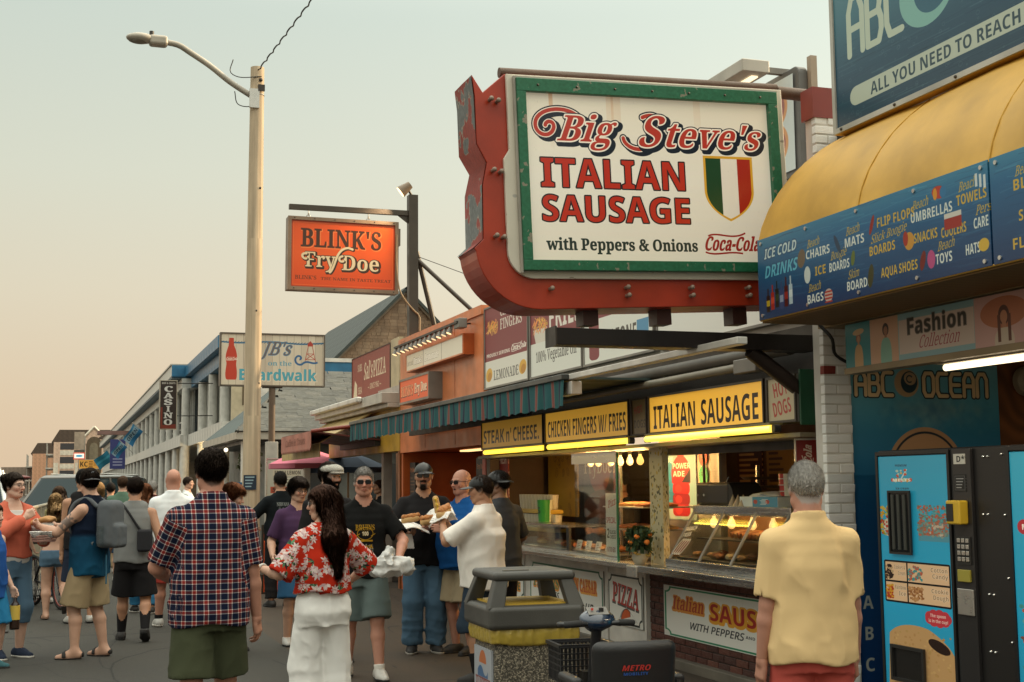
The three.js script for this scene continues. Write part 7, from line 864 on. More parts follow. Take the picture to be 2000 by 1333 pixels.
  const lm = thing('arcade_lamp', 'white lamp glowing under the arcade by the yellow wall', 'lamp', [6.3, 2.95, -52]); part(lm, 'globe', ball(.13, 0, 0, 0, 12), glow([1, .85, .6], 2.6)); part(lm, 'stem', rodz(.02, [0, .1, 0], [0, .4, 0], 6), M.dark);
  const yl = new THREE.PointLight(new THREE.Color(1, .75, .4), 25, 14); yl.position.set(6.3, 2.7, -52); scene.add(yl);
  const cs = board('casino_sign', 'tall brown hanging sign reading Casino in white letters', 'sign', [3.70, 3.72, -49.5], .04, .62, 1.78, .2, print(canvasTex(192, 544, (g) => { g.fillStyle = '#2c1c14'; g.fillRect(0, 0, 192, 544); g.fillStyle = '#7a2a16'; g.beginPath(); g.moveTo(8, 300); g.lineTo(30, 300); g.lineTo(30, 500); g.lineTo(186, 490); g.lineTo(186, 540); g.lineTo(8, 540); g.fill(); word(g, 'BEEF & EIGHTS', 96, 36, 26, { align: 'center', fill: '#c9c2b8', w: 160 }); [...'CASINO'].forEach((c2, i) => word(g, c2, 96, 122 + i * 75, 84, { align: 'center', font: 'serif', fill: '#d2cec8', w: c2 === 'I' ? 46 : 106, strokes: [['#d2cec8', 4]] })); })), { edge: .025, frame: painted([.6, .54, .44]) }); for (const y of [.5, 1.68]) part(cs, 'bracket', rodz(.02, [.3, y, -.1], [1.6, y + .02, -.1], 6), M.dark); 
  const flag = (x, y, z, w, h, rot2, tex, label, name = 'flag') => { const t = thing(name, label, 'flag', [x, y, z], .5, name === 'flag' ? undefined : undefined); t.rotation.z = rot2; const g = new THREE.PlaneGeometry(w, h, 8, 6), p = g.attributes.position; for (let i = 0; i < p.count; i++) p.setZ(i, .06 * Math.sin(p.getX(i) * 7 + p.getY(i) * 3)); g.computeVertexNormals(); part(t, 'cloth', g, print(tex, .8, { side: THREE.DoubleSide })); part(t, 'staff', rodz(.02, [w / 2, -h / 2 - .5, 0], [w / 2, h / 2 + .1, 0], 6), M.white); };
  const ot = canvasTex(128, 80, (g) => { g.fillStyle = '#8aa6b4'; g.fillRect(0, 0, 128, 80); g.fillStyle = '#2a6f9c'; g.fillRect(0, 50, 128, 30); g.fillStyle = '#3b7ea5'; g.fillRect(0, 0, 128, 14); word(g, 'OPEN', 14, 46, 34, { fill: '#223a4c', w: 100 }); });
  flag(3.42, 4.2, -68, .95, .62, .95, ot, 'blue and white open flag nearest on the arcade'); flag(3.1, 3.7, -76, .85, .55, .9, ot, 'pale open flag between the blue flag and the purple banner'); flag(2.55, 3.3, -84, 1.1, .7, .6, canvasTex(32, 32, (g) => { g.fillStyle = '#1f6f88'; g.fillRect(0, 0, 32, 32); g.fillStyle = '#3a8ea4'; g.fillRect(0, 12, 32, 6); }), 'teal flag left of the purple banner');
  board('purple_banner', 'purple hanging banner on the far part of the arcade', 'banner', [3.2, 2.72, -80], 0, .85, 1.7, .05, print(canvasTex(64, 128, (g) => { g.fillStyle = '#3a3f78'; g.fillRect(0, 0, 64, 128); g.strokeStyle = '#8d92b4'; g.lineWidth = 4; g.beginPath(); g.arc(32, 50, 14, 0, 7); g.stroke(); for (let i = 0; i < 3; i++) { g.fillStyle = '#9a9cbc'; g.fillRect(12, 82 + i * 13, 40, 6); } })), { edge: 0 });
  single('shop_hood', bar(-1.3, 1.3, 0, .25, -.4, .4), painted([.34, .2, .18]), 'faded pink striped hood projecting from the far arcade', 'hood', [3.6, 5.05, -90]);
}
{ // tall gabled house behind the shops
  const b = thing('gabled_house', 'tall house with a brown shingled gable and dark blue green roof', 'building', [13.9, 0, -55]), sh = [[.30, .20, .13], [.25, .165, .105], [.34, .235, .155]].map((c) => painted(c, .9)), hw = 4.6; part(b, 'wall', bar(-hw, hw, 0, 5.3, -17, -.1), sh[1]); part(b, 'gable', extr([[-hw, 5.3], [hw, 5.3], [0, 9.9]], .1, 0, -.1), sh[1]);
  const rows = [[], [], []]; for (let y = 4.4; y < 9.75; y += .14) { const w = Math.max(0, y < 5.3 ? hw : hw * (9.85 - y) / 4.55); for (let x = -w; x < w; ) { const L = rr(.16, .42); rows[(rnd() * 3) | 0].push(box(Math.min(L, w - x) - .012, .135, .02, x + L / 2, y, .012 + rnd() * .012)); x += L; } } rows.forEach((q, i) => { const m = part(b, 'shingles', q, sh[i]); m.userData.kind = 'stuff'; });
  const slope = (s) => { const g = box(6.9, .12, 17.6, 0, 0, -8.7); g.rotateZ(s * -PI / 4); g.translate(s * 2.4, 7.6, .2); return g; }; part(b, 'roof', slope(1), painted([.05, .064, .06], .9)); part(b, 'roof', slope(-1), painted([.045, .058, .055], .9)); 
  for (const s of [-1, 1]) part(b, 'barge_board', rot(box(6.7, .16, .06), 0, 0, s * -PI / 4).translate(s * 2.37, 7.54, .16), painted([.24, .19, .14]));
}
// distant apartment blocks and signs
{
  const peach = painted([.86, .62, .48], .8), cream = painted([.92, .86, .74], .8), roofM = painted([.11, .075, .055], .9), winM = std([.05, .05, .055], .2), teal = painted([.10, .15, .16], .8), greyW = painted([.66, .63, .58], .8);
  const block = (name, label, x, z, w, d, h, floors, o = {}) => {
    const b = thing(name, label, 'building', [x, 0, z]); part(b, 'wall', bar(0, w, 0, h, -d, 0), o.wall || peach); part(b, 'roof', extr([[-.4, h], [w + .4, h], [w - 1, h + 2.4], [1, h + 2.4]], d, 0, -d), roofM);
    const fh = h / floors; for (let f = 0; f < floors; f++) { part(b, 'balcony', bar(-1.4, 0, f * fh + .1, f * fh + .35, -d, -.2), greyW); for (let k = 0; k < 5; k++) part(b, 'balcony_post', bar(-1.35, -1.2, f * fh + .35, (f + 1) * fh, -d + k * d / 5, -d + k * d / 5 + .25), greyW); part(b, 'balcony_opening', bar(-.04, -.01, f * fh + .5, (f + 1) * fh - .2, -d, -.4), winM); for (const wx of o.wx || []) { const q = part(b, 'window', bar(wx, wx + 1.3, f * fh + fh * .35, f * fh + fh * .85, .0, .05), winM); part(q, 'window_frame', mov(frameG(1.7, fh * .5 + .4, .18, .1, 0), wx + .65, f * fh + fh * .35 - .2, 0), cream); } if (o.loggia) { const q = part(b, 'loggia', bar(o.loggia, o.loggia + 2.6, f * fh + fh * .45, f * fh + fh * .92, .0, .04), winM); part(q, 'loggia_rail', bar(o.loggia, o.loggia + 2.6, f * fh + fh * .05, f * fh + fh * .4, .0, .08), cream); } }
    for (const [x0, x1, m] of o.strips || []) part(b, 'wall_strip', bar(x0, x1, 0, h * .62, .0, .03), m); if (o.gable) part(b, 'gable', extr([[o.gable - 3, h - .3], [o.gable + 3, h - .3], [o.gable, h + 2.9]], 1, 0, -.8), peach); if (o.gable) for (const s of [-1, 1]) part(b, 'barge_board', rodz(.22, [o.gable + s * 3.3, h - .5, .3], [o.gable, h + 3.0, .3], 5), cream); return b; };
  block('apartment_block', 'tall peach apartment block with gable and stacked white balconies', -1.0, -272, 17, 24, 10.5, 4, { wx: [6.6, 11.5], loggia: 1.2, gable: 7.4, strips: [[4.6, 8.8, cream], [.05, .9, cream], [4.0, 4.5, cream]] });
  block('apartment_block', 'orange brown apartment block at the far left with dark side balconies', -5.6, -318, 9, 22, 9.4, 3, { wx: [4.9, 6.6], wall: painted([.74, .42, .27]) });
  single('far_house', extr([[0, 0], [9, 0], [9, 6.6], [0, 6.6]], 8, 0, -8), painted([.36, .28, .23]), 'low flat roofed building at the far left horizon', 'building', [-15, 0, -330]);
  const kc = board('yellow_sign', 'yellow roadside sign with black letters KC', 'sign', [2.5, 3.3, -122], 0, 1.72, .82, .2, lit(canvasTex(160, 80, (g) => { g.fillStyle = '#d59a45'; g.fillRect(0, 0, 160, 80); word(g, 'KC', 6, 62, 62, { fill: '#1d1510', w: 66 }); for (let i = 0; i < 4; i++) { g.fillStyle = '#8a5c22'; g.fillRect(78, 12 + i * 15, 32, 9); g.fillRect(116, 22 + i * 9, 36, 4); } }), .25), { edge: .03 }); part(kc, 'post', bar(-.08, .08, -3.3, 0, -.15, -.05), M.greyPaint); part(kc, 'top_panel', bar(-.8, .4, -1.5, -.1, -.12, -.06), painted([.36, .33, .29]));
  const rs = board('lit_sign', 'small lit red, white and blue roadside sign', 'sign', [1.75, 4.25, -128], 0, .98, .62, .2, lit(canvasTex(96, 64, (g) => { g.fillStyle = '#b8432c'; g.fillRect(0, 0, 96, 64); g.fillStyle = '#e6ddd0'; g.fillRect(6, 10, 84, 44); g.fillStyle = '#2f8aa6'; g.beginPath(); g.ellipse(48, 32, 30, 10, 0, 0, 7); g.fill(); }), .8), { edge: 0 }); part(rs, 'post', bar(-.06, .06, -4.25, 0, -.15, -.05), M.greyPaint); part(rs, 'upper_panel', bar(-.45, .45, .9, 2.5, -.12, -.02), painted([.52, .42, .33])); part(rs, 'middle_panel', bar(-.45, .45, .65, .86, -.12, -.02), painted([.15, .12, .1]));
  const ar = thing('arch_tower', 'brown roadside tower with an arched top beside the arcade', 'tower', [4.0, 0, -170]); part(ar, 'tower', extr([[-.9, 0], [.9, 0], [.9, 6.9], [.75, 7.4], [.4, 7.75], [0, 7.85], [-.4, 7.75], [-.75, 7.4], [-.9, 6.9]], .6), painted([.14, .10, .06])); part(ar, 'inner_panel', extr([[-.5, 3], [.5, 3], [.5, 6.6], [.3, 7.0], [0, 7.1], [-.3, 7.0], [-.5, 6.6]], .06, 0, .6), painted([.26, .22, .15])); part(ar, 'gable_roof', extr([[.3, 7.6], [3.6, 7.6], [2.0, 8.6]], 2, 0, -2.2), roofM); part(ar, 'side_slab', bar(-1.6, -1.0, 0, 7.8, -.3, .2), painted([.4, .42, .4]));
  const tr = thing('far_shop_row', 'small pale shops and tents at the foot of the far apartment blocks', 'shops', [5, 0, -255]); for (let i = 0; i < 5; i++) part(tr, 'shop', bar(i * 2.2, i * 2.2 + 2, 0, rr(2.2, 3.6), -3, 0), [cream, teal, greyW, peach][i % 4]); part(tr, 'tent', new THREE.ConeGeometry(1.6, 2, 4).translate(-1, 3.4, 0), teal);
  const fl = thing('far_flag', 'faded flag on a pole before the apartment block', 'flag', [6.6, 0, -262]); part(fl, 'pole', rodz(.08, [0, 0, 0], [0, 7.6, 0], 6), greyW); part(fl, 'cloth', mov(pane(2.6, 1.6), -1.4, 5.8, 0), std([.30, .2, .2], .9, { side: THREE.DoubleSide }));
}
// ---------------------------------------------------------------- street things
{ // wooden pole with a street lamp
  const woodT = noiseTex(256, (u, v) => { const n = pfbm(u, v * .04, 24, 13, 4), k = pfbm(u, v, 6, 3, 4), c = 150 + 80 * n + 40 * (k - .5); return [c, c * .92, c * .80]; }, { repeat: 1, repeatY: 3 });
  const t = thing('utility_pole', 'tall weathered wooden utility pole carrying a street lamp arm', 'utility pole', [2.74, 0, -20.3]); part(t, 'wooden_pole', new THREE.CylinderGeometry(.105, .14, 8.12, 28, 8).translate(0, 4.06, 0), std([.84, .80, .75], .85, { map: woodT, bumpMap: woodT, bumpScale: .006 })); t.rotation.z = -.004;
  const am = painted([.50, .47, .41], .5); part(t, 'lamp_arm', tube([[-.02, 7.62, .02], [-.42, 7.86, 0], [-.72, 8.08, 0], [-1.02, 8.26, 0], [-1.2, 8.36, 0], [-1.42, 8.39, 0]], .045, 24, 10), am); part(t, 'arm_plate', bar(-.13, .02, 7.45, 7.75, .08, .13), M.alu);
  const hd = part(t, 'lamp_head', [box(.28, .16, .2, -1.5, 8.39, 0, .05), mov(new THREE.SphereGeometry(.16, 20, 10).scale(1.35, .5, .85), -1.76, 8.41, 0)], am); part(hd, 'lens', mov(new THREE.SphereGeometry(.14, 18, 8, 0, 6.3, PI / 2, PI / 2).scale(1.2, .4, .8), -1.78, 8.38, 0), std([.22, .2, .16], .2)); part(hd, 'photocell', cyl(.035, .035, .07, -1.6, 8.5, 0, 12), M.dark);
  part(t, 'wire_loop', tube([[-.35, 7.7, .05], [-.3, 7.5, .06], [-.1, 7.48, .08], [-.02, 7.6, .12]], .008, 16, 5), M.dark); part(t, 'wire_loop', tube([[-.38, 8.2, .05], [-.42, 8.0, .05], [-.3, 7.93, .06], [.05, 7.95, .12]], .008, 16, 5), M.dark); part(t, 'insulator', [ball(.03, .04, 7.9, .11, 8), bar(.0, .1, 7.72, 7.82, .1, .14)], M.iron); part(t, 'strap', new THREE.TorusGeometry(.112, .006, 6, 20).rotateX(PI / 2).translate(0, 7.68, 0), M.alu); for (const [y, a] of [[6.2, .5], [4.3, .2], [3.2, .7]]) part(t, 'knot', ball(.018, Math.sin(a) * .12, y, Math.cos(a) * .115, 6), M.dark);
  const P = [], A = [2.77, 8.05, -20.2], B = [3.95, 8.15, -3.2]; for (let i = 0; i <= 120; i++) { const u = i / 120, p = vmix(A, B, u); P.push([p[0] + .011 * Math.sin(i * 2.1), p[1] + .011 * Math.cos(i * 2.1) - 1.2 * u * (1 - u) * .3, p[2]]); } single('overhead_cable', new THREE.TubeGeometry(new THREE.CatmullRomCurve3(P.map((p) => V3(...p))), 480, .011, 6), M.dark, 'twisted overhead cable rising from the top of the wooden pole', 'cable');
  board('pole_notice', 'small dark blue notice fixed to the wooden pole', 'notice', [2.71, 1.6, -20.155], -.1, .19, .22, .008, print(canvasTex(64, 72, (g) => { g.fillStyle = '#12283a'; g.fillRect(0, 0, 64, 72); for (let i = 0; i < 4; i++) { g.fillStyle = '#8fa8b4'; g.fillRect(8, 8 + i * 15, 46 - i * 5, 6); } })), { edge: 0 });
  board('small_sign', 'small blue sign with yellow lettering left of the wooden pole', 'sign', [2.93, 1.42, -23.2], 0, .40, .30, .04, print(canvasTex(96, 64, (g) => { g.fillStyle = '#155a86'; g.fillRect(0, 0, 96, 64); word(g, 'Dairy', 8, 42, 34, { font: 'serif', style: 'italic bold', fill: '#c9b52e', w: 80 }); })), { edge: 0 });
}
{ // litter bin
  const t = thing('litter_bin', 'square pebbled concrete litter bin with grey hood and yellow liner', 'litter bin', [2.90, 0, -8.35], -.03), lidM = painted([.085, .085, .080], .6, { bumpScale: .0012 });
  const agg = noiseTex(512, (u, v) => { const a = pfbm(u, v, 64, 1, 2), b = hash3(u * 90 | 0, v * 90 | 0, 4), c = a > .52 ? 120 + 100 * b : 70 + 50 * b; return [c, c * .95, c * .86]; }, { repeat: 1 }), am = std([.62, .60, .56], .85, { map: agg, bumpMap: agg, bumpScale: .006 }); am.userData.metric = .5;
  part(t, 'concrete_body', box(.52, .66, .52, 0, .33, 0, .03), am);
  const pl = part(t, 'emblem_panel', bar(-.2, .2, .05, .60, 0, .014), print(canvasTex(200, 280, (g) => { g.fillStyle = '#a3a7ae'; g.fillRect(0, 0, 200, 280); g.fillStyle = '#b5683c'; g.beginPath(); g.arc(100, 50, 42, PI, 0); g.fill(); g.fillStyle = '#41648c'; g.beginPath(); g.moveTo(40, 75); g.quadraticCurveTo(80, 40, 110, 80); g.quadraticCurveTo(140, 100, 160, 70); g.lineTo(160, 95); g.lineTo(40, 95); g.fill(); for (const [s, y] of [['HAMPTON', 138], ['BEACH', 188]]) word(g, s, 100, y, 48, { align: 'center', fill: '#7a3228', font: 'serif', w: s.length * 24, sy: 1.1 }); g.strokeStyle = '#7a3228'; g.lineWidth = 4; g.beginPath(); g.moveTo(14, 98); g.lineTo(186, 98); g.moveTo(14, 200); g.lineTo(186, 200); g.stroke(); speckle(g, 200, 280, 300, .15); }))); boxFaceUV(pl.geometry); pl.rotation.y = FLAT; pl.position.set(-.262, 0, 0);
  const bag = nets((x, y, z) => { const a = Math.atan2(z, x), r = .277 + .012 * Math.sin(y * 20) + .010 * Math.sin(a * 30 + 7 * vnoise(x * 9, y * 3, z * 9)) * .5; return Math.max(rbox(x, y - .69, z, r, .07, r, .03) - .006 * vnoise(x * 40, y * 90, z * 40), -y + .625 + .03 * vnoise(x * 8, 1, z * 8)); }, [-.36, .55, -.36], [.36, .8, .36], .009);
  part(t, 'yellow_liner', cylUV(bag, 4), phys([.50, .36, .06], .3, { transmission: .15, thickness: 0 }));
  part(t, 'hood_collar', (() => { const q = []; for (const [a, b, y] of [[.64, .64, .735]]) q.push(box(a, .15, b, 0, y + .075, 0, .035)); return q; })(), lidM); part(t, 'liner_inside', box(.5, .02, .5, 0, .886, 0), phys([.50, .32, .04], .4, {}));
  for (const [sx, sz] of [[-1, 1], [1, 1], [1, -1], [-1, -1]]) part(t, 'hood_post', extr([[-.045, 0], [.045, 0], [.035, .17], [-.035, .17]], .08, .008, -.04).applyMatrix4(new THREE.Matrix4().set(1, sx * -.28, 0, sx * .265, 0, 1, 0, .875, 0, sz * -.28, 1, sz * .265, 0, 0, 0, 1)), lidM);
  part(t, 'hood_top', box(.55, .06, .55, 0, 1.065, 0, .028), lidM); part(t, 'hinge', bar(-.19, -.02, 1.096, 1.104, .17, .2), M.greyPaint);
}
{ // mobility scooter seen from behind
  const t = thing('mobility_scooter', 'black mobility scooter with front basket parked with its seat towards the camera', 'mobility scooter', [2.86, 0, -6.62], PI - .09), blk = std([.014, .014, .015], .45, { bumpMap: T.bump, bumpScale: .0006 }), plastic = std([.02, .02, .022], .35), blue = phys([.008, .022, .05], .25, { clearcoat: 1 });
  const back = part(t, 'seat_back', nets((x, y, z) => rbox(x * (1 - .12 * (y - .6)), y - .64, z + .18 + .10 * (y - .6) - x * x * .5, .225, .20, .042, .05) - .004 * Math.sin(y * 40) * 0, [-.3, .4, -.35], [.3, .9, .05], .008), blk); cylUV(back.geometry, 6);
  const lg = part(back, 'logo', pane(.20, .07, 0, 0, 0), std([1, 1, 1], .5, { transparent: true, alphaTest: .3, map: canvasTex(192, 64, (g) => { g.clearRect(0, 0, 192, 64); word(g, 'METRO', 10, 34, 36, { style: 'italic bold', fill: '#b5302a', w: 150 }); word(g, 'MOBILITY', 20, 56, 19, { fill: '#27509a', w: 130 }); }) })); lg.rotation.set(.1, PI, 0, 'YXZ'); lg.position.set(0, .695, -.237);
  part(t, 'seat_cushion', box(.46, .09, .42, 0, .45, .02, .04), blk); for (const e of [-1, 1]) { part(t, 'armrest', box(.06, .05, .3, e * .28, .62, .05, .02), blk); part(t, 'armrest_bar', rodz(.014, [e * .27, .62, -.12], [e * .24, .42, -.14], 8), M.dark); }
  part(t, 'seat_post', cyl(.04, .04, .2, 0, .33, 0, 12), M.dark); part(t, 'rear_shroud', box(.44, .2, .42, 0, .25, -.05, .06), blue); part(t, 'foot_deck', box(.42, .06, .5, 0, .16, .4, .02), plastic); part(t, 'front_cowl', box(.3, .3, .16, 0, .3, .68, .05), blue);
  const wh = (x, z, r) => { const w = part(t, 'wheel', rot(new THREE.TorusGeometry(r - .035, .035, 10, 24), 0, PI / 2).translate(x, r, z), M.rubber); part(w, 'rim', rot(cyl(r - .05, r - .05, .04, 0, 0, 0, 16), 0, 0, PI / 2).translate(x, r, z), M.alu); }; wh(-.24, -.1, .13); wh(.24, -.1, .13); wh(-.2, .72, .11); wh(.2, .72, .11);
  part(t, 'tiller', rodz(.03, [0, .22, .66], [0, .84, .47], 10), plastic); const pod = part(t, 'control_pod', nets((x, y, z) => { const Y = (y - .885) * .88 - (z - .46) * .47, Z = (z - .46) * .88 + (y - .885) * .47; return smin(ell(x, Y, Z, 0, 0, 0, .105, .05, .075), ell(x, Y, Z, 0, -.03, .02, .07, .06, .06), .03); }, [-.16, .76, .34], [.16, 1.0, .6], .007), blue);
  part(pod, 'dial_panel', rot(box(.12, .008, .075, 0, 0, 0, .003), -.5).translate(0, .932, .45), painted([.30, .30, .29], .4)); part(pod, 'dial', cyl(.014, .014, .02, -.02, .94, .445, 12), M.black); part(pod, 'red_key', box(.012, .012, .012, .035, .944, .44), std([.6, .05, .03], .4));
  part(t, 'handlebar', tube([[-.03, .86, .44], [-.13, .87, .40], [-.195, .865, .42], [-.215, .86, .50], [-.17, .855, .57], [-.06, .85, .53], [0, .85, .5], [.06, .85, .53], [.17, .855, .57], [.215, .86, .50], [.195, .865, .42], [.13, .87, .40], [.03, .86, .44]], .0135, 80, 8), plastic); for (const e of [-1, 1]) part(t, 'grip', tube([[e * .11, .87, .405], [e * .16, .868, .402], [e * .20, .863, .425]], .019, 10, 8), M.rubber); for (const e of [-1, 1]) part(t, 'lever', rodz(.008, [e * .05, .86, .49], [e * .14, .85, .46], 6), M.black);
  const bk = part(t, 'basket', bar(-.15, .15, .50, .515, .68, .94), plastic); for (let k = 0; k < 6; k++) part(bk, 'rib', mov(rot(frameG(.30 + k * .006, .26 + k * .006, .006, .008, 0), -PI / 2), 0, .525 + k * .036, .94), plastic); for (let i = 0; i < 13; i++) for (const z of [.68, .94]) part(bk, 'bar', bar(-.15 + i * .025 - .007, -.15 + i * .025 + .007, .51, .71, z - .004, z + .004), plastic); for (let i = 0; i < 9; i++) for (const x of [-.15, .15]) part(bk, 'bar', bar(x - .004, x + .004, .51, .71, .69 + i * .029, .704 + i * .029), plastic); part(bk, 'rim', mov(rot(frameG(.34, .30, .02, .02, 0), -PI / 2), 0, .705, .96), plastic); part(t, 'bracket', bar(-.05, .05, .5, .58, .58, .70), M.dark);
}
// cars
function car(label, cat, pos, turn, col, o = {}) {
  const t = thing('parked_car', label, cat, pos, turn), H = o.h || 1.86, L = o.l || 5.1, W = 1.0, paint = phys(col, .28, { clearcoat: 1, clearcoatRoughness: .06, metalness: .3 }), gl = phys([.02, .035, .04], .1, { specularIntensity: .35 });
  const sec = (z) => { const f = z / (L / 2); const belt = mix(1.12, 1.04, sstep(.2, 1, f)) - .10 * sstep(.86, 1, Math.abs(f)), roof = f > .62 ? 0 : sstep(.60, .20, f) * sstep(-1.02, -.86, f); return [belt, roof, 1 - .10 * Math.pow(Math.abs(f), 6) - .05 * sstep(.8, 1, f)]; };
  part(t, 'body', nets((x, y, z) => { const [b, , w] = sec(z); let d = rbox(x, y - (b + .30) / 2, z, W * w * (1 - .05 * Math.pow(Math.abs(y - .75), 1.5)), (b - .30) / 2, L / 2, .12); for (const zz of [1.55, -1.55]) d = smax(d, -Math.max(Math.hypot(y - .38, z - zz * L / 5.1) - .44, .62 - Math.abs(x)), .02); return d; }, [-1.2, .2, -L / 2 - .1], [1.2, 1.3, L / 2 + .1], .045), paint);
  const cab = (off, y0, y1) => (x, y, z) => { const t2 = clamp((y - 1.02) / (H - 1.02), 0, 1), zf = mix(L * .225, L * .06, t2) + off, zr = mix(-L * .485, -L * .43, t2) - off, w = mix(W * .93, W * .72, t2) + off; return Math.max(smax(smax(Math.abs(x) - w, Math.max(z - zf, zr - z), .08), y - H - off + .12 * Math.pow((z + .6) / 2.6, 2), .08), y0 - y, y - y1); };
  part(t, 'window_glass', nets(cab(0, .9, H), [-1.1, .85, -L / 2], [1.1, H + .1, L / 2], .04), gl); const rf = part(t, 'roof', nets(cab(.012, H - .10, 3), [-1.1, H - .2, -L / 2], [1.1, H + .1, L / 2], .03), paint);
  const pil = (a, b, r = .035) => part(t, 'pillar', rodz(r, a, b, 6), paint); for (const e of [-1, 1]) { pil([e * .90, 1.06, L * .22], [e * .72, H - .08, L * .065]); pil([e * .93, 1.06, -.25], [e * .735, H - .07, -.3], .04); pil([e * .91, 1.06, -L * .46], [e * .72, H - .1, -L * .42], .06); const m = part(t, 'mirror', box(.2, .14, .1, e * 1.05, 1.12, L * .17, .04), paint); part(t, 'roof_rail', rodz(.018, [e * .66, H + .03, L * .0], [e * .66, H + .0, -L * .38], 6), M.alu); part(t, 'headlight', box(.3, .15, .12, e * .72, .84, L / 2 - .07, .04), glow([.8, .85, .8], o.lamp || .35)); part(t, 'tail_light', box(.12, .32, .08, e * .86, .92, -L / 2 + .04, .03), std([.3, .02, .02], .2)); part(t, 'door_handle', box(.02, .03, .16, e * .985, .92, -.55, .008), M.chrome); for (const zz of [1.55, -1.55]) { const w = part(t, 'wheel', rot(new THREE.TorusGeometry(.29, .1, 10, 24), 0, PI / 2).translate(e * .84, .38, zz * L / 5.1), M.rubber); part(w, 'rim', rot(cyl(.24, .24, .1, 0, 0, 0, 18), 0, 0, PI / 2).translate(e * .88, .38, zz * L / 5.1), M.alu); } }
  part(t, 'grille', box(.9, .26, .06, 0, .82, L / 2 - .01, .03), M.black); part(t, 'bumper', box(1.86, .2, .16, 0, .48, L / 2 - .04, .07), plasticGrey); part(t, 'number_plate', bar(-.16, .16, .48, .58, L / 2 + .045, L / 2 + .055), M.white); return t;
}
const plasticGrey = std([.05, .05, .05], .6);
car('large dark bronze sport utility car parked beyond the railing', 'car', [.40, 0, -34.2], -.52, [.085, .075, .062], { h: 1.96 });
car('white van cut off at the left edge behind the woman in coral', 'van', [-1.52, 0, -20.6], .02, [.6, .6, .58], { h: 1.98, l: 4.9 });
{ const t = thing('covered_cart', 'red roofed cart far off beyond the parked cars', 'cart', [-2.4, 0, -62], .3); part(t, 'roof', nets((x, y, z) => ell(x, y, z, 0, 2.12, 0, 1.3, .16, 1.0), [-1.5, 1.8, -1.2], [1.5, 2.4, 1.2], .05), std([.16, .03, .025], .5)); for (const x of [-1.05, 1.05]) for (const z of [-.7, .7]) part(t, 'post', rodz(.03, [x, .7, z], [x, 2.05, z], 6), M.alu); part(t, 'body', box(2.3, .7, 1.5, 0, .65, 0, .12), std([.2, .03, .025], .4)); for (const x of [-.8, .8]) for (const z of [-.7, .7]) part(t, 'wheel', rot(new THREE.TorusGeometry(.22, .08, 8, 18), 0, 0).translate(x, .3, z), M.rubber); part(t, 'seat', box(1.6, .5, .4, 0, 1.2, 0, .06), painted([.4, .35, .25])); }
{ // railing
  const t = thing('railing', 'pale metal railing receding beside the parked bicycle', 'railing', [-.37, 0, -20.9]), D = V3(.57, 0, -15.1), m = painted([.40, .37, .29], .5), at = (u, y) => [D.x * u, y, D.z * u]; part(t, 'top_rail', rodz(.028, at(0, 1.36), at(1, 1.36), 8), m); part(t, 'lower_rail', rodz(.02, at(0, .25), at(1, .25), 8), m); for (let i = 0; i <= 6; i++) part(t, 'post', rodz(.03, at(i / 6, 0), at(i / 6, 1.38), 8), m); for (let i = 1; i < 90; i++) if (i % 15) part(t, 'bar', rodz(.010, at(i / 90, .25), at(i / 90, 1.36), 5), m);
}
function bicycle(pos, turn, label, col) {
  const t = thing('bicycle', label, 'bicycle', pos, turn), fm = std(col, .35), W = (z) => { const w = part(t, 'wheel', rot(new THREE.TorusGeometry(.33, .022, 8, 32), 0, PI / 2).translate(0, .35, z), M.rubber); part(w, 'rim', rot(new THREE.TorusGeometry(.305, .01, 6, 32), 0, PI / 2).translate(0, .35, z), std([.2, .03, .02], .4)); for (let i = 0; i < 10; i++) { const a = i * PI / 10, c = Math.cos(a) * .3, s = Math.sin(a) * .3; part(w, 'spoke', rodz(.002, [0, .35 + s, z + c], [0, .35 - s, z - c], 4), M.alu); } }; W(.52); W(-.52);
  for (const [a, b] of [[[0, .35, -.52], [0, .3, -.08]], [[0, .3, -.08], [0, .80, -.2]], [[0, .35, -.52], [0, .74, -.19]], [[0, .3, -.08], [0, .68, .36]], [[0, .76, -.19], [0, .78, .34]], [[0, .86, .32], [0, .6, .40]], [[.05, .6, .40], [.05, .35, .52]], [[-.05, .6, .40], [-.05, .35, .52]]]) part(t, 'frame_tube', rodz(.016, a, b, 8), fm); part(t, 'saddle', nets((x, y, z) => ell(x, y, z, 0, .93, -.24, .08 - z * .05, .035, .14), [-.14, .85, -.45], [.14, 1, -.05], .012), M.black); part(t, 'seat_post', rodz(.013, [0, .78, -.2], [0, .92, -.235], 6), M.alu); part(t, 'handlebar', tube([[-.3, 1.0, .16], [-.24, 1.04, .28], [-.08, 1.0, .34], [0, .98, .34], [.08, 1.0, .34], [.24, 1.04, .28], [.3, 1.0, .16]], .012, 30, 8), M.chrome); part(t, 'stem', rodz(.014, [0, .84, .33], [0, .98, .34], 8), M.alu); for (const e of [-1, 1]) part(t, 'grip', rodz(.018, [e * .3, 1.0, .16], [e * .27, 1.02, .22], 8), M.rubber); part(t, 'chainring', rot(new THREE.TorusGeometry(.08, .012, 6, 20), 0, PI / 2).translate(.05, .3, -.08), M.dark); for (const e of [-1, 1]) part(t, 'pedal', box(.09, .02, .06, e * .12, .3 + e * .14, -.08 + e * .05), M.black); part(t, 'basket', box(.3, .2, .22, 0, .95, .52, .03), std([.03, .028, .025], .7)); return t;
}
bicycle([-.10, 0, -19.9], .35, 'dark bicycle leaning by the railing behind the running girl', [.02, .02, .022]); bicycle([-.42, 0, -21.2], .2, 'second bicycle farther along the railing, mostly hidden', [.08, .02, .02]);
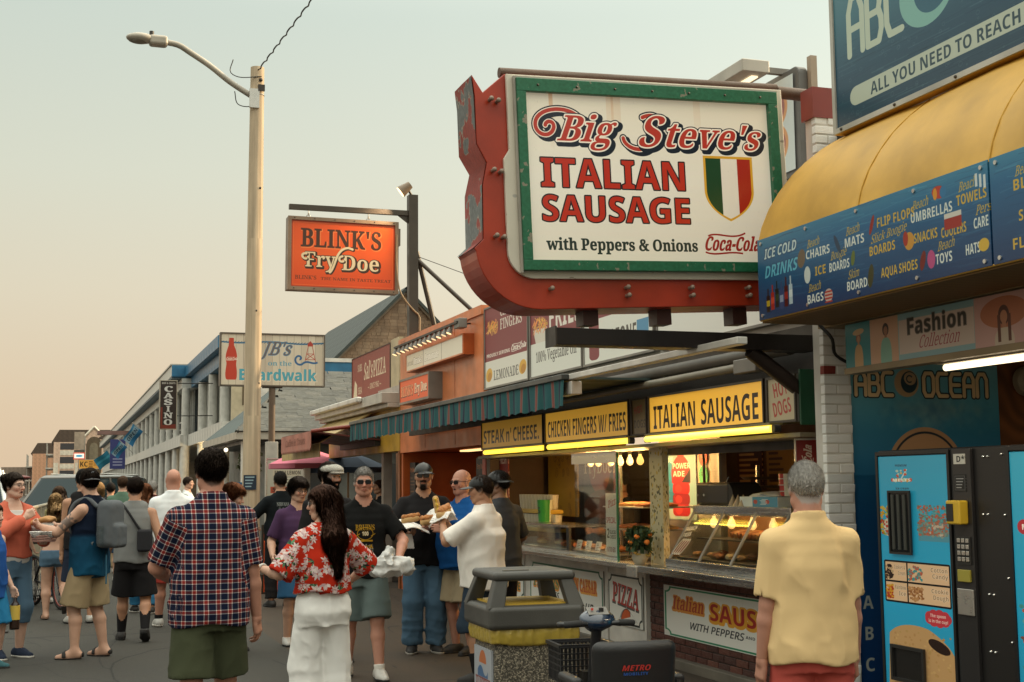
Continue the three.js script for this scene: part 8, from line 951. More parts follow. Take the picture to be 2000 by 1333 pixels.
// ---------------------------------------------------------------- the people, nearest first
const denim = cloth([.045, .085, .15]), denimLt = cloth([.085, .15, .22]), khaki = cloth([.30, .225, .13]), blackC = cloth([.014, .013, .014]), whiteC = cloth([.80, .78, .74]), navyC = cloth([.02, .028, .05]), redS = cloth([.42, .06, .045]), rubberB = std([.02, .018, .017], .7), sneaker = painted([.55, .55, .54], .5);
const printTex = (base, f, W = 1024, Hh = 512) => canvasTex(W, Hh, (g) => { g.fillStyle = base; g.fillRect(0, 0, W, Hh); f(g, W, Hh); });
const weave = (t, o = {}) => phys([1, 1, 1], .92, { map: t, specularIntensity: .3, ...o });
const plaid = noiseTex(512, (u, v) => { const band = (t) => { t = (t * 4) % 1; return t < .56 ? [16, 23, 45] : t < .64 ? [214, 206, 198] : t < .92 ? [126, 36, 32] : [214, 206, 198]; }, a = band(u), b = band(v), k = (u * 512 + v * 512 | 0) % 4 < 2 ? .42 : .58, n = .9 + .2 * hash3(u * 512 | 0, v * 512 | 0, 6); return a.map((c, i) => Math.pow(mix(Math.pow(c, 1.0), b[i], k), 1) * n); }, { repeat: 1 });
const floral = canvasTex(1024, 1024, (g) => {
  g.fillStyle = '#b02a16'; g.fillRect(0, 0, 1024, 1024); const petal = (x, y, a, L, w, c) => { g.save(); g.translate(x, y); g.rotate(a); g.fillStyle = c; g.beginPath(); g.moveTo(0, 0); g.quadraticCurveTo(w, -L * .5, 0, -L); g.quadraticCurveTo(-w, -L * .5, 0, 0); g.fill(); g.strokeStyle = 'rgba(90,60,60,.35)'; g.lineWidth = 2; g.beginPath(); g.moveTo(0, 0); g.lineTo(0, -L * .85); g.stroke(); g.restore(); };
  for (let i = 0; i < 46; i++) { const x = rnd() * 1024, y = rnd() * 1024, a = rnd() * 6.3; for (let k = 0; k < 4; k++) petal(x, y, a + k * .55, rr(60, 120), rr(16, 30), ['#3f6b4c', '#2c4a3a', '#5d8a66', '#2a2422'][(i + k) % 4]); }
  for (let i = 0; i < 60; i++) { const x = rnd() * 1024, y = rnd() * 1024, n = 6 + (rnd() * 4 | 0), s = rr(50, 95); for (let k = 0; k < n; k++) petal(x, y, k / n * 6.28, s * rr(.8, 1.15), s * .36, ['#c9b2ae', '#d6c6c0', '#b79a9c'][k % 3]); g.fillStyle = '#a8503a'; g.beginPath(); g.arc(x, y, s * .12, 0, 7); g.fill(); }
}, { repeat: 1 });
const E_ = { down: null };
const item = (name, label, cat, p, turn, parts) => { const t = thing(name, label, cat, p, turn); for (const [n, g, m] of parts) part(t, n, g, m); return t; };
const W3 = (v) => [v.x, v.y, v.z];

// 1. the man in the yellow polo shirt
const polo = person({ label: 'man in pale yellow polo shirt and coral shorts seen from behind at the counter', at: [3.40, -5.62], face: PI - .22, H: 1.735, w: 1.02, belly: .03, skin: 'red', thick: 1.12, hair: 'crop', hairC: 'grey', buzz: .5, look: -.05, nod: .04, seed: 3, q: .0095, hands: [[.24, .79, .04], [-.235, .80, .07]], elbow: [[.1, 0, -1], [-.1, 0, -1]], curl: [.35, .5], jowl: .06,
  shirt: { name: 'polo_shirt', m: cloth([.76, .54, .27]), hem: .81, sleeve: .86, collar: 1, loose: .85, fold: .012, wide: .010, off: .014, hip: .01, neck: .074 }, legs2: { m: cloth([.52, .095, .075]), hem: .98, loose: .03 }, shoe: { m: sneaker } });
// 2. the man in the plaid shirt
const plaidMan = person({ label: 'man in red and navy plaid shirt and olive shorts walking away', at: [.86, -8.07], face: PI + .10, H: 1.865, w: 1.14, skin: 'red', hair: 'short', hairC: 'dark', look: .04, seed: 5, q: .0095, hands: [[.16, 1.03, .30], [-.27, .83, .04]], elbow: [[.7, -.2, -.7], [-.15, 0, -1]], palm: [[-1, 0, 0], [.7, .2, .5]], curl: [.6, .38], feet: [[.11, .08, -.12], [-.13, .08, .14]],
  shirt: { name: 'plaid_shirt', m: weave(plaid), tex: 1, rep: .23, hem: .80, sleeve: .88, collar: 1, loose: .8, fold: .014, wide: .022, off: .016, hip: .01 }, legs2: { m: cloth([.055, .062, .034]), hem: .90, loose: .042 }, shoe: { m: rubberB } });
// 3. the woman in the flowered blouse
const lady = person({ label: 'woman with long dark hair in red flowered blouse and white trousers', at: [1.72, -9.09], face: PI + .12, H: 1.635, female: true, w: 1.16, skin: 'fair', hair: 'long', hairC: 'auburn', hairL: .50, hairSide: -.05, look: 1.15, nod: .02, seed: 8, q: .0095, shades: 1, hands: [[.40, 1.17, .22], [-.30, 1.05, .28]], elbow: [[.6, -1, -.4], [-1, -.4, -.5]], palm: [[-.5, 0, -1], [0, 0, 1]], curl: [.85, .5],
  shirt: { name: 'blouse', m: weave(floral), tex: 1, rep: .5, hem: 1.0, sleeve: 1.0, loose: .95, flare: .1, fold: .02, wide: .07, off: .024, crop: 0, neck: .085 }, legs2: { name: 'trousers', m: cloth([.84, .83, .80]), top: 1.02, hem: 1.95, loose: .046, ankle: .075, fold: .016 }, shoe: { m: sneaker } });
{ const w = lady.wr[0], e = lady.el[0], d = vnorm(vsub(w, e)); const g = new THREE.TorusGeometry(.031, .008, 8, 20); g.scale(1, 1, 1.9); g.applyQuaternion(new THREE.Quaternion().setFromUnitVectors(V3(0, 0, 1), V3(...d))); const c = vadd(w, d, -.02); part(lady.root, 'wrist_watch', g.translate(...c), painted([.6, .58, .55], .4)); const er = V3(.083, -.055, -.01).applyMatrix4(lady.hm); part(lady.root, 'earring', new THREE.TorusGeometry(.014, .003, 6, 16).translate(er.x, er.y, er.z), M.chrome); }
// 4. the man with the rucksack
const tattoo = (o, x, y, z, c) => { const t = cap(x, y, z, o.sh[0], o.el[0], .05, .045), a = vmix(o.sh[0], o.el[0], .55), d = Math.hypot(x - a[0], y - a[1], z - a[2]); if (d < .095 && fbm(x * 45, y * 45, z * 45, 3) > .47 - .2 * (d < .06)) return [c[0] * .34, c[1] * .42, c[2] * .5]; return c; };
const tankTex = printTex('#0e1424', (g, w, h) => { const q = g.createLinearGradient(0, 0, 0, h); q.addColorStop(0, '#0d1322'); q.addColorStop(.50, '#0f1a2c'); q.addColorStop(.56, '#11384f'); q.addColorStop(1, '#124560'); g.fillStyle = q; g.fillRect(0, 0, w, h); });
const flip = person({ label: 'man with rucksack, backward black cap and tattooed arm eating from both hands', at: [.31, -13.89], face: -2.12, H: 1.83, w: 1.14, skin: 'fair', hair: 'short', hairC: 'dark', hat: 'cap', hatM: painted([.016, .016, .02]), capTurn: PI, look: -.75, tilt: 0, seed: 11, q: .011, ink: tattoo, bare: 1, hands: [[.16, 1.22, .42], [-.10, 1.22, .42]], elbow: [[.7, -1, -.2], [-.7, -1, -.2]], palm: [[-.4, .3, -.2], [.4, .3, -.2]], curl: [.9, .9], feet: [[.14, .08, .05, .3], [-.12, .08, -.10, -.1]],
  shirt: { name: 'tank_top', kind: 'tank', m: weave(tankTex, { bumpMap: T.weave, bumpScale: .001 }), tex: 1, hem: .76, loose: .9, flare: .12, fold: .016, off: .018, hip: .015 }, legs2: { m: khaki, hem: .99, loose: .045 }, shoe: { kind: 'flipflop', m: rubberB } });
{ const em = part(flip.root, 'cap_emblem', pane(.055, .06), std([1, 1, 1], .6, { transparent: true, alphaTest: .3, map: canvasTex(64, 64, (g) => { g.clearRect(0, 0, 64, 64); g.fillStyle = '#b9c2cc'; g.beginPath(); g.arc(32, 20, 14, 0, 7); g.fill(); g.fillRect(14, 28, 36, 20); g.fillStyle = '#5a86b0'; g.fillRect(24, 14, 16, 18); g.fillStyle = '#9c3038'; g.fillRect(10, 44, 12, 14); g.fillRect(42, 44, 12, 14); g.fillStyle = '#d0d4d8'; g.fillRect(26, 40, 12, 18); }) })); em.applyMatrix4(flip.hm.clone().multiply(new THREE.Matrix4().makeTranslation(0, .074, -.112)).multiply(new THREE.Matrix4().makeRotationY(PI)).multiply(new THREE.Matrix4().makeRotationX(-.25)));
  const g = (x, y, z) => { const [X, Y, Z] = flip.toL(x, y, z), k = flip.k, yy = Y / k, zz = Z / k, xx = X / k; let d = rbox(xx, yy - 1.24, zz + .21, .145 - .04 * Math.max(0, yy - 1.2), .22, .085, .06); d = smin(d, rbox(xx, yy - 1.13, zz + .30, .10, .11, .04, .035), .02); return (d - .005 * vnoise(x * 25, y * 25, z * 25)) * k; };
  const grey = cloth([.105, .115, .125]), pk = thing('rucksack', 'grey rucksack on the back of the man with the tattooed arm', 'rucksack', [.31, 0, -13.89], -2.12); part(pk, 'bag', cylUV(nets(g, [-.4, .8, -.6], [.4, 1.7, .1], .011), 8), grey); for (const e of [-1, 1]) { const P = [[e * .10, 1.40, -.13], [e * .115, 1.475, -.03], [e * .125, 1.43, .09], [e * .135, 1.27, .135], [e * .165, 1.10, .03], [e * .14, 1.06, -.12]].map((p) => flip.toW(p.map((c) => c * flip.k))); const q = new THREE.TubeGeometry(new THREE.CatmullRomCurve3(P.map((p) => V3(...p))), 40, .022, 6); part(pk, 'strap', cylUV(q, 8), grey); } part(pk, 'bottle', mov(cyl(.032, .032, .2, 0, 0, 0, 12), ...flip.toW([.165, 1.13, -.2].map((c) => c * flip.k))), glass([.8, .85, .85], { roughness: .15 })); part(pk, 'dangling_strap', rodz(.008, flip.toW([.1, 1.0, -.24]), flip.toW([.11, .72, -.25]), 5), std([.02, .1, .16], .8));
  const c = flip.world(vmix(flip.grip0.c, flip.grip1.c, .5)), crust = std([.42, .22, .08], .8, { bumpMap: T.bump, bumpScale: .004 }); item('fried_dough', 'large piece of fried dough held up by the man with the rucksack', 'fried dough', W3(c), -.6, [['dough', nets((x, y, z) => ell(x, y - .02 * Math.sin(x * 14), z, 0, 0, 0, .15, .03, .09) - .018 * vnoise(x * 25, y * 25, z * 25), [-.2, -.08, -.15], [.2, .1, .15], .008), crust], ['paper', nets((x, y, z) => Math.abs(ell(x, y + .04, z, 0, 0, 0, .13, .07, .08)) - .004 + Math.max(0, y * 4), [-.2, -.15, -.15], [.2, .1, .15], .008), whiteC]]); }
// 5. man in the grey vest
person({ label: 'man in grey vest, black shorts and cap with a shoulder bag walking away', at: [.80, -15.2], face: PI - .1, H: 1.75, w: 1.12, skin: 'tan', hair: 'short', hairC: 'dark', hat: 'cap', hatM: cloth([.15, .14, .11]), capTurn: 0, nod: .12, seed: 13, q: .012, hands: [[.30, .85, .1], [-.34, .88, .0]], feet: [[.12, .08, .12], [-.14, .14, -.22, -.1, .5]], curl: [.4, .4],
  shirt: { name: 'vest', kind: 'tank', m: cloth([.20, .205, .20]), hem: .84, loose: .8, fold: .013 }, legs2: { m: blackC, hem: .98, loose: .045 }, shoe: { m: rubberB, sock: .48, sockM: blackC } });
{ const t = thing('shoulder_bag', 'small dark bag slung across the back of the man in the grey vest', 'bag', [.80, 0, -15.2], PI - .1); part(t, 'pouch', box(.16, .24, .08, -.12, 1.08, -.19, .03), cloth([.03, .03, .034])); part(t, 'strap', tube([[.13, 1.47, -.04], [.07, 1.40, -.135], [-.05, 1.22, -.165], [-.13, 1.12, -.17]], .014, 20, 6), cloth([.02, .02, .022])); }
// 6. running girl
person({ label: 'girl in bikini top and denim shorts running away with loose fair hair', at: [-.02, -18.1], face: PI + .1, H: 1.57, female: true, w: 1.05, legs: 1.12, skin: 'fair', hair: 'long', hairC: 'blond', hairL: .30, seed: 17, q: .012, bare: 1, lean: .06, hands: [[.30, 1.02, .02], [-.22, 1.05, .22]], elbow: [[1, -.2, -.4], [-1, -.5, -.3]], feet: [[.10, .08, -.03], [-.12, .27, -.30, 0, 1.2]], curl: [.5, .5],
  shirt: { name: 'bikini_top', kind: 'tank', m: cloth([.02, .017, .016]), hem: 1.15, crop: 1.19, loose: .1, fold: .001, off: .006 }, legs2: { name: 'denim_shorts', m: denimLt, hem: .36, loose: .02 }, shoe: { kind: 'flipflop', m: rubberB } });
// 7. woman in coral
const coral = person({ label: 'woman in coral cardigan and jeans with glasses holding a paper food tray', at: [-.42, -14.14], face: .55, H: 1.80, female: true, w: 1.14, skin: 'pale', hair: 'bun', hairC: 'dark', specs: 1, open: 1, look: .35, seed: 19, q: .0105, hands: [[.14, 1.10, .33], [-.02, 1.33, .26]], elbow: [[1, -.6, -.5], [-1, -.7, -.3]], palm: [[0, 1, 0], [.3, 0, -.8]], curl: [.35, .9],
  shirt: { name: 'coral_cardigan', m: cloth([.52, .125, .075]), hem: .95, sleeve: 1.75, loose: .3, fold: .012, scoop: .10 }, over: [{ name: 'white_top', kind: 'tank', m: cloth([.52, .50, .47]), hem: .90, crop: 1.40, loose: .25, off: .008, fold: .006, hip: -.02 }], legs2: { name: 'jeans', m: denimLt, hem: 1.35, loose: .018 }, shoe: { m: navyC, sole: M.white } });
item('paper_tray', 'checked paper food tray held by the woman in coral', 'food tray', W3(coral.world(vadd(coral.grip0.c, [0, .02, 0]))), .5, [['tray', nets((x, y, z) => { const q = y / .06; return Math.max(rbox(x, y, z, .10 + .02 * q, .035, .07 + .02 * q, .01), -rbox(x, y - .01, z, .094 + .02 * q, .035, .064 + .02 * q, .01)); }, [-.16, -.06, -.12], [.16, .08, .12], .007), std([1, 1, 1], .8, { map: canvasTex(64, 64, (g) => { for (let i = 0; i < 8; i++) for (let j = 0; j < 8; j++) { g.fillStyle = (i + j) % 2 ? '#a85a50' : '#cfc6ba'; g.fillRect(i * 8, j * 8, 8, 8); } }, { repeat: 1 }) })], ['paper', nets((x, y, z) => Math.abs(ell(x, y - .10, z, 0, 0, 0, .15, .10 + .02 * Math.sin(x * 40), .11)) - .004 + Math.max(0, y - .07) * 4, [-.2, -.05, -.16], [.2, .14, .16], .008), whiteC]]);
// 8. child at the left edge
const kid = person({ label: 'boy in blue sleeveless shirt and blue shorts at the left edge', at: [-.58, -13.35], face: .95, H: 1.50, w: .98, headK: 1.12, skin: 'pale', hair: 'short', hairC: 'brown', seed: 23, q: .0105, hands: [[.22, .86, .12], [-.24, .84, .10]], curl: [.7, .4],
  shirt: { name: 'sleeveless_shirt', kind: 'tank', m: cloth([.015, .075, .27]), hem: .74, loose: .95, fold: .016 }, legs2: { m: cloth([.02, .16, .32]), hem: 1.0, loose: .045 }, shoe: { m: cloth([.05, .13, .15]), sole: rubberB } });
{ const p = kid.world(kid.grip0.c); item('bottle', 'brown drink bottle with yellow top hanging from the boy\'s hand', 'bottle', [p.x, p.y - .32, p.z], 0, [['bottle', lathe([[0, 0], [.042, 0], [.045, .02], [.045, .20], [.036, .235], [.016, .26], [.014, .31], [0, .31]], 18), std([.03, .015, .01], .15)], ['yellow_sleeve', cyl(.047, .047, .13, 0, .155, 0, 18), std([.55, .38, .06], .6)]]); }
// 9-12. the group walking up the street
person({ label: 'dark haired man in black vest walking beyond the man with the rucksack', at: [.30, -17.4], face: PI + .1, H: 1.87, w: 1.05, skin: 'tan', hair: 'short', hairC: 'black', seed: 29, q: .014, shirt: { name: 'vest', kind: 'tank', m: blackC, hem: .85, loose: .6 }, legs2: { m: navyC, hem: 1.0, loose: .03 }, shoe: { m: sneaker } });
person({ label: 'woman with loose fair brown hair close behind the rucksack man\'s cap', at: [.02, -20.6], face: PI + .4, H: 1.66, female: true, skin: 'fair', hair: 'long', hairC: 'brown', hairL: .3, seed: 30, q: .016, shirt: { m: cloth([.30, .26, .12]), hem: .9, sleeve: .8 }, legs2: { name: 'jeans', m: denim, hem: 1.9, loose: .015 }, shoe: { m: sneaker } });
person({ label: 'bald man in white short sleeved shirt and red shorts walking away', at: [1.30, -16.4], face: PI - .05, H: 1.86, w: 1.22, thick: 1.15, skin: 'red', hair: 'none', jowl: .08, seed: 31, q: .0115, hands: [[.28, .82, .05], [-.28, .84, .08]], feet: [[.13, .08, .15], [-.13, .08, -.16]], shirt: { name: 'white_shirt', m: cloth([.74, .76, .77]), hem: .80, sleeve: .85, collar: 1, loose: 1, fold: .018, wide: .03, off: .02 }, legs2: { m: redS, hem: .92, loose: .045 }, shoe: { m: sneaker, sole: M.white, sock: .85, sockM: blackC } });
person({ label: 'woman with long auburn hair and blue jeans between the grey vest and the white shirt', at: [1.10, -18.4], face: PI, H: 1.68, female: true, skin: 'fair', hair: 'long', hairC: 'red', hairL: .42, seed: 37, q: .013, feet: [[.1, .08, .15], [-.1, .08, -.15]], shirt: { m: cloth([.06, .05, .05]), hem: .9, sleeve: .7 }, legs2: { name: 'jeans', m: cloth([.03, .14, .26]), hem: 1.9, loose: .02 }, shoe: { m: rubberB, sole: M.white } });
// 13-16. the group coming towards the camera
const bruins = printTex('#141414', (g) => { const y = '#a37a1e'; g.save(); g.translate(256, 0); word(g, 'BRUINS', -78, 205, 46, { w: 156, fill: y, font: 'serif' }); g.strokeStyle = y; g.lineWidth = 5; g.beginPath(); g.ellipse(0, 225, 62, 36, 0, 0, 7); g.stroke(); word(g, '100', -26, 236, 32, { w: 52, fill: '#c9c2b0', strokes: [[y, 4]] }); for (const x of [-76, 46]) { g.beginPath(); g.moveTo(x, 240); g.lineTo(x + 34, 225); g.stroke(); } g.fillStyle = y; g.fillRect(-60, 262, 120, 10); for (let i = 0; i < 70; i++) { g.fillStyle = ['#8d8a84', '#4a4640', '#a37a1e', '#2c2a28'][i % 4]; g.fillRect(-62 + rnd() * 118, 285 + rnd() * 50, rr(4, 14), rr(4, 16)); } word(g, 'Centennial', -56, 356, 26, { font: 'serif', style: 'italic bold', fill: y, w: 112 }); g.restore(); });
const br = person({ label: 'grey haired man in sunglasses and black T-shirt with gold print carrying a white bag', at: [2.52, -11.45], face: -.12, H: 1.80, w: 1.06, skin: 'red', hair: 'crop', hairC: 'grey', shades: 1, look: -.05, nod: .05, seed: 41, q: .0105, hands: [[.26, 1.00, .30], [-.30, .84, .08]], elbow: [[1, -.3, -.6], [-.2, 0, -1]], curl: [.8, .4], feet: [[.12, .08, .16], [-.12, .08, -.16]],
  shirt: { m: weave(bruins), tex: 1, hem: .84, sleeve: .82, loose: .75, fold: .015, wide: .024 }, legs2: { m: cloth([.115, .15, .145]), hem: .96, loose: .04 }, shoe: { m: sneaker, sock: .88 } });
{ const p = br.world(br.grip0.c); item('plastic_bag', 'white plastic takeaway bag carried by the man in the gold printed T-shirt', 'bag', [p.x - .02, p.y - .02, p.z + .02], .3, [['bag', nets((x, y, z) => { const c1 = 1 - Math.abs(2 * vnoise(x * 13 + 3, y * 17, z * 13) - 1), c2 = 1 - Math.abs(2 * vnoise(x * 31, y * 26 + 5, z * 31) - 1), f = .03 - 0.036 * c1 * c1 - .010 * c2 * c2; return smin(rbox(x, y, z, .19, .075, .10, .05), cap(x, y, z, [-.08, .05, 0], [.0, .16, 0], .07, .03), .04) + f; }, [-.3, -.16, -.2], [.3, .26, .2], .007), phys([.66, .66, .64], .4, { transmission: .2, thickness: 0 })]]); }
person({ label: 'bearded man in white flat cap and black T-shirt looking to his left', at: [2.44, -12.6], face: .25, H: 1.86, w: 1.04, skin: 'fair', hair: 'short', hairC: 'dark', hat: 'flat', hatM: std([1, 1, 1], .9, { map: noiseTex(64, (u, v) => { const n = hash3(u * 64 | 0, v * 64 | 0, 2); return n > .86 ? [70, 66, 60] : n > .78 ? [130, 70, 60] : [176, 176, 166]; }, { repeat: 1 }) }), beard: 'full', look: .30, nod: .06, seed: 43, q: .0105, hands: [[.28, .84, .1], [-.28, .86, .12]], shirt: { m: blackC, hem: .84, sleeve: .8, loose: .6 }, legs2: { name: 'jeans', m: denim, hem: 1.92, loose: .02 }, shoe: { m: rubberB } });
const purpleT = printTex('#4a3350', (g) => { g.fillStyle = '#7d5a18'; g.beginPath(); g.ellipse(290, 260, 46, 66, 0, 0, 7); g.fill(); g.fillStyle = '#2f2236'; g.beginPath(); g.ellipse(290, 262, 38, 56, 0, 0, 7); g.fill(); g.fillStyle = '#b08a2c'; g.beginPath(); g.arc(290, 232, 12, 0, 7); g.fill(); g.fillRect(254, 275, 72, 16); g.fillRect(268, 300, 44, 8); });
person({ label: 'young man with glasses in purple T-shirt with round gold emblem', at: [2.40, -14.1], face: .12, H: 1.715, w: .98, skin: 'fair', hair: 'medium', hairC: 'dark', specs: 1, look: .25, nod: .12, seed: 47, q: .0115, hands: [[.26, .86, .12], [-.32, .96, .16]], curl: [.4, .7], shirt: { m: weave(purpleT, { bumpMap: T.weave, bumpScale: .001 }), tex: 1, hem: .84, sleeve: .86, loose: .75, wide: .024, fold: .016 }, legs2: { m: cloth([.03, .10, .20]), hem: .95, loose: .04 }, shoe: { m: sneaker } });
const nirv = printTex('#14191c', (g) => { g.save(); g.translate(768, 0); word(g, 'NIRVANA', -80, 150, 40, { w: 160, fill: '#8d928e', font: 'serif', sy: 1.2 }); for (const x of [-46, -2, 40]) { g.fillStyle = 'rgba(120,126,124,.55)'; g.fillRect(x - 14, 175 + rnd() * 10, 26, 110); g.beginPath(); g.arc(x, 172, 13, 0, 7); g.fill(); } g.restore(); });
person({ label: 'man in dark T-shirt with pale band print on the back at the pavement counter', at: [2.92, -18.6], face: PI + .15, H: 1.84, w: 1.04, skin: 'olive', hair: 'crop', hairC: 'black', seed: 53, q: .013, hands: [[.26, 1.05, .25], [-.26, 1.08, .24]], elbow: [[1, -.5, -.3], [-1, -.5, -.3]], shirt: { m: weave(nirv), tex: 1, hem: .84, sleeve: .85, wide: .025 }, legs2: { name: 'trousers', m: blackC, hem: 1.9, loose: .02 }, shoe: { m: rubberB } });
person({ label: 'reddish haired youth looking right, half hidden behind the plaid shirt', at: [1.66, -13.7], face: 1.25, H: 1.65, w: .9, headK: 1.04, skin: 'pale', hair: 'medium', hairC: 'red', nod: .2, seed: 59, q: .0115, hands: [[.2, 1.02, .14], [-.2, 1.0, .14]], shirt: { m: blackC, hem: .82, sleeve: .9 }, legs2: { name: 'trousers', m: blackC, hem: 1.9, loose: .02 }, shoe: { m: rubberB } });
// 17. the worker by the orange doorway
const wk = person({ label: 'woman in black with tied up hair holding a cup by the orange doorway', at: [5.35, -23.0], face: -1.35, H: 1.73, female: true, skin: 'tan', hair: 'bun', hairC: 'auburn', nod: -.05, seed: 61, q: .014, hands: [[.14, 1.12, .30], [-.12, 1.16, .34]], elbow: [[1, -.7, -.3], [-1, -.7, -.3]], curl: [.6, .8], shirt: { m: blackC, hem: .85, sleeve: .8 }, legs2: { name: 'trousers', m: blackC, hem: 1.92, loose: .03 }, shoe: { m: khaki } });
{ const p = wk.world(wk.grip1.c); item('paper_cup', 'pale paper cup held by the woman in black', 'cup', [p.x, p.y - .02, p.z], 0, [['cup', cyl(.03, .04, .13, 0, .05, 0, 14), painted([.5, .36, .27])], ['lid', cyl(.043, .04, .015, 0, .122, 0, 14), M.white]]); }
// 18-21. the four men eating by the counter
const foodM = std([.42, .17, .05], .75, { bumpMap: T.bump, bumpScale: .005 }), roll = std([.52, .32, .13], .8, { bumpMap: T.bump, bumpScale: .002 });
const sheetOf = (s = 1) => nets((x, y, z) => Math.abs(y + .5 * (x * x + .6 * z * z) / s - .03 * Math.sin(x * 16 / s + 2) - .02 * Math.sin(z * 21 / s)) * .8 - .004 + Math.max(0, Math.max(Math.abs(x) - .15 * s, Math.abs(z) - .10 * s)), [-.2 * s, -.12 * s, -.16 * s], [.2 * s, .1 * s, .16 * s], .008);
const bt = person({ label: 'man in black T-shirt, black cap and sunglasses holding two paper trays', at: [3.46, -12.95], face: -.18, H: 1.86, w: 1.16, belly: .04, skin: 'tan', hair: 'none', hat: 'cap', hatM: painted([.014, .013, .014]), capTurn: .35, shades: 1, beard: 'goatee', beardC: [.05, .042, .036], hairC: 'dark', look: -.15, seed: 67, q: .0105, hands: [[.14, 1.20, .30], [-.20, 1.12, .30]], elbow: [[1, -.6, -.3], [-1, -.6, -.3]], palm: [[-.3, 1, .2], [.3, 1, .2]], curl: [.5, .6],
  shirt: { m: blackC, hem: .81, sleeve: .9, loose: .9, wide: .03, fold: .017 }, legs2: { name: 'jeans', m: cloth([.075, .14, .21]), hem: 1.97, loose: .03, ankle: .062, fold: .018 }, shoe: { m: rubberB, sole: painted([.4, .38, .35]) } });
{ const a = bt.world(bt.grip1.c), b = bt.world(bt.grip0.c); item('paper_wrap', 'white paper tray with a sausage roll, left hand in view of the man in black', 'food', [a.x - .02, a.y + .05, a.z + .03], .2, [['paper', sheetOf(1.15).rotateX(.5), whiteC], ['roll', nets((x, y, z) => cap(x, y, z, [-.06, .05, 0], [.07, .07, 0], .032, .03), [-.12, 0, -.05], [.12, .12, .05], .007), roll], ['filling', nets((x, y, z) => cap(x, y, z, [-.07, .08, .0], [.08, .10, .0], .018, .018) - .012 * vnoise(x * 60, y * 60, z * 60), [-.12, .03, -.05], [.12, .14, .05], .006), foodM]]);
  item('paper_wrap', 'folded paper tray with a mustard topped hot dog held higher at the blue T-shirt', 'food', [b.x + .03, b.y + .04, b.z + .02], -.3, [['paper', sheetOf(.95).rotateX(.8).rotateZ(.5), whiteC], ['roll', nets((x, y, z) => cap(x, y, z, [0, 0, .01], [-.03, .15, .01], .034, .03), [-.1, -.05, -.05], [.06, .2, .06], .007), roll], ['mustard', nets((x, y, z) => cap(x, y, z, [.0, .02, .04], [-.03, .15, .036], .012, .012) + .004 * Math.sin(y * 120), [-.08, -.02, 0], [.05, .18, .07], .005), std([.65, .42, .05], .5)]]);
  item('napkin', 'white paper napkin hanging below the hand of the man in black', 'napkin', [a.x - .06, a.y - .10, a.z + .02], .2, [['napkin', nets((x, y, z) => Math.abs(z - .02 * Math.sin(x * 20 + y * 10)) * .9 - .004 + Math.max(0, Math.max(Math.abs(x + y * .2) - .07, Math.abs(y) - .07)), [-.12, -.1, -.05], [.12, .1, .05], .007), whiteC]]); }
const bl = person({ label: 'bald man in sunglasses and bright blue T-shirt standing in profile', at: [3.80, -12.72], face: -1.15, H: 1.79, w: 1.22, belly: .12, thick: 1.15, jowl: .1, skin: 'red', hair: 'none', buzz: .15, shades: 1, open: 1, nod: .05, seed: 71, q: .0105, hands: [[.16, 1.20, .36], [-.12, 1.20, .38]], elbow: [[1, -.6, -.3], [-1, -.6, -.3]], curl: [.7, .7], shirt: { m: cloth([.01, .085, .28]), hem: .82, sleeve: .85, loose: .8, wide: .03, fold: .014 }, legs2: { m: cloth([.34, .27, .17]), hem: .97, loose: .045 }, shoe: { m: rubberB } });
{ const p = bl.world(vmix(bl.grip0.c, bl.grip1.c, .5)); item('sausage_roll', 'sausage roll with peppers held by the bald man in blue', 'food', [p.x, p.y + .05, p.z], .4, [['roll', nets((x, y, z) => cap(x, y, z, [-.08, 0, 0], [.08, .01, 0], .036, .034), [-.14, -.06, -.06], [.14, .06, .06], .007), roll], ['filling', nets((x, y, z) => cap(x, y, z, [-.09, .035, 0], [.09, .045, 0], .022, .022) - .014 * vnoise(x * 50, y * 50, z * 50), [-.14, -.02, -.06], [.14, .1, .06], .006), foodM]]); }
const wt = person({ label: 'man in white T-shirt and black cap eating a roll, seen from behind', at: [3.42, -10.86], face: -2.35, H: 1.715, w: 1.20, belly: .06, skin: 'tan', thick: 1.1, hair: 'crop', hairC: 'dark', hat: 'cap', hatM: painted([.013, .013, .014]), capTurn: 0, look: .35, nod: .08, seed: 73, q: .0105, hands: [[.10, 1.33, .34], [-.08, 1.30, .36]], elbow: [[.9, -.9, -.1], [-.9, -.9, -.1]], palm: [[-.6, 0, -.3], [.6, 0, -.3]], curl: [.9, .9], shirt: { m: cloth([.80, .76, .70]), hem: .80, sleeve: .92, loose: .95, wide: .035, fold: .017, off: .02 }, legs2: { name: 'long_shorts', m: cloth([.025, .04, .06]), hem: 1.12, loose: .05 }, shoe: { m: rubberB, sock: .55, sockM: blackC } });
{ const p = wt.world(vmix(wt.grip0.c, wt.grip1.c, .5)); item('sandwich', 'wrapped sausage sandwich at the mouth of the man in white', 'food', [p.x, p.y + .03, p.z], .9, [['roll', nets((x, y, z) => cap(x, y, z, [-.07, .02, 0], [.08, .05, 0], .04, .036), [-.14, -.06, -.06], [.14, .1, .06], .007), roll], ['filling', nets((x, y, z) => cap(x, y, z, [-.07, .06, 0], [.09, .09, 0], .022, .022) - .016 * vnoise(x * 50, y * 50, z * 50), [-.14, 0, -.06], [.14, .13, .06], .006), foodM], ['paper', sheetOf(.8), whiteC]]); }
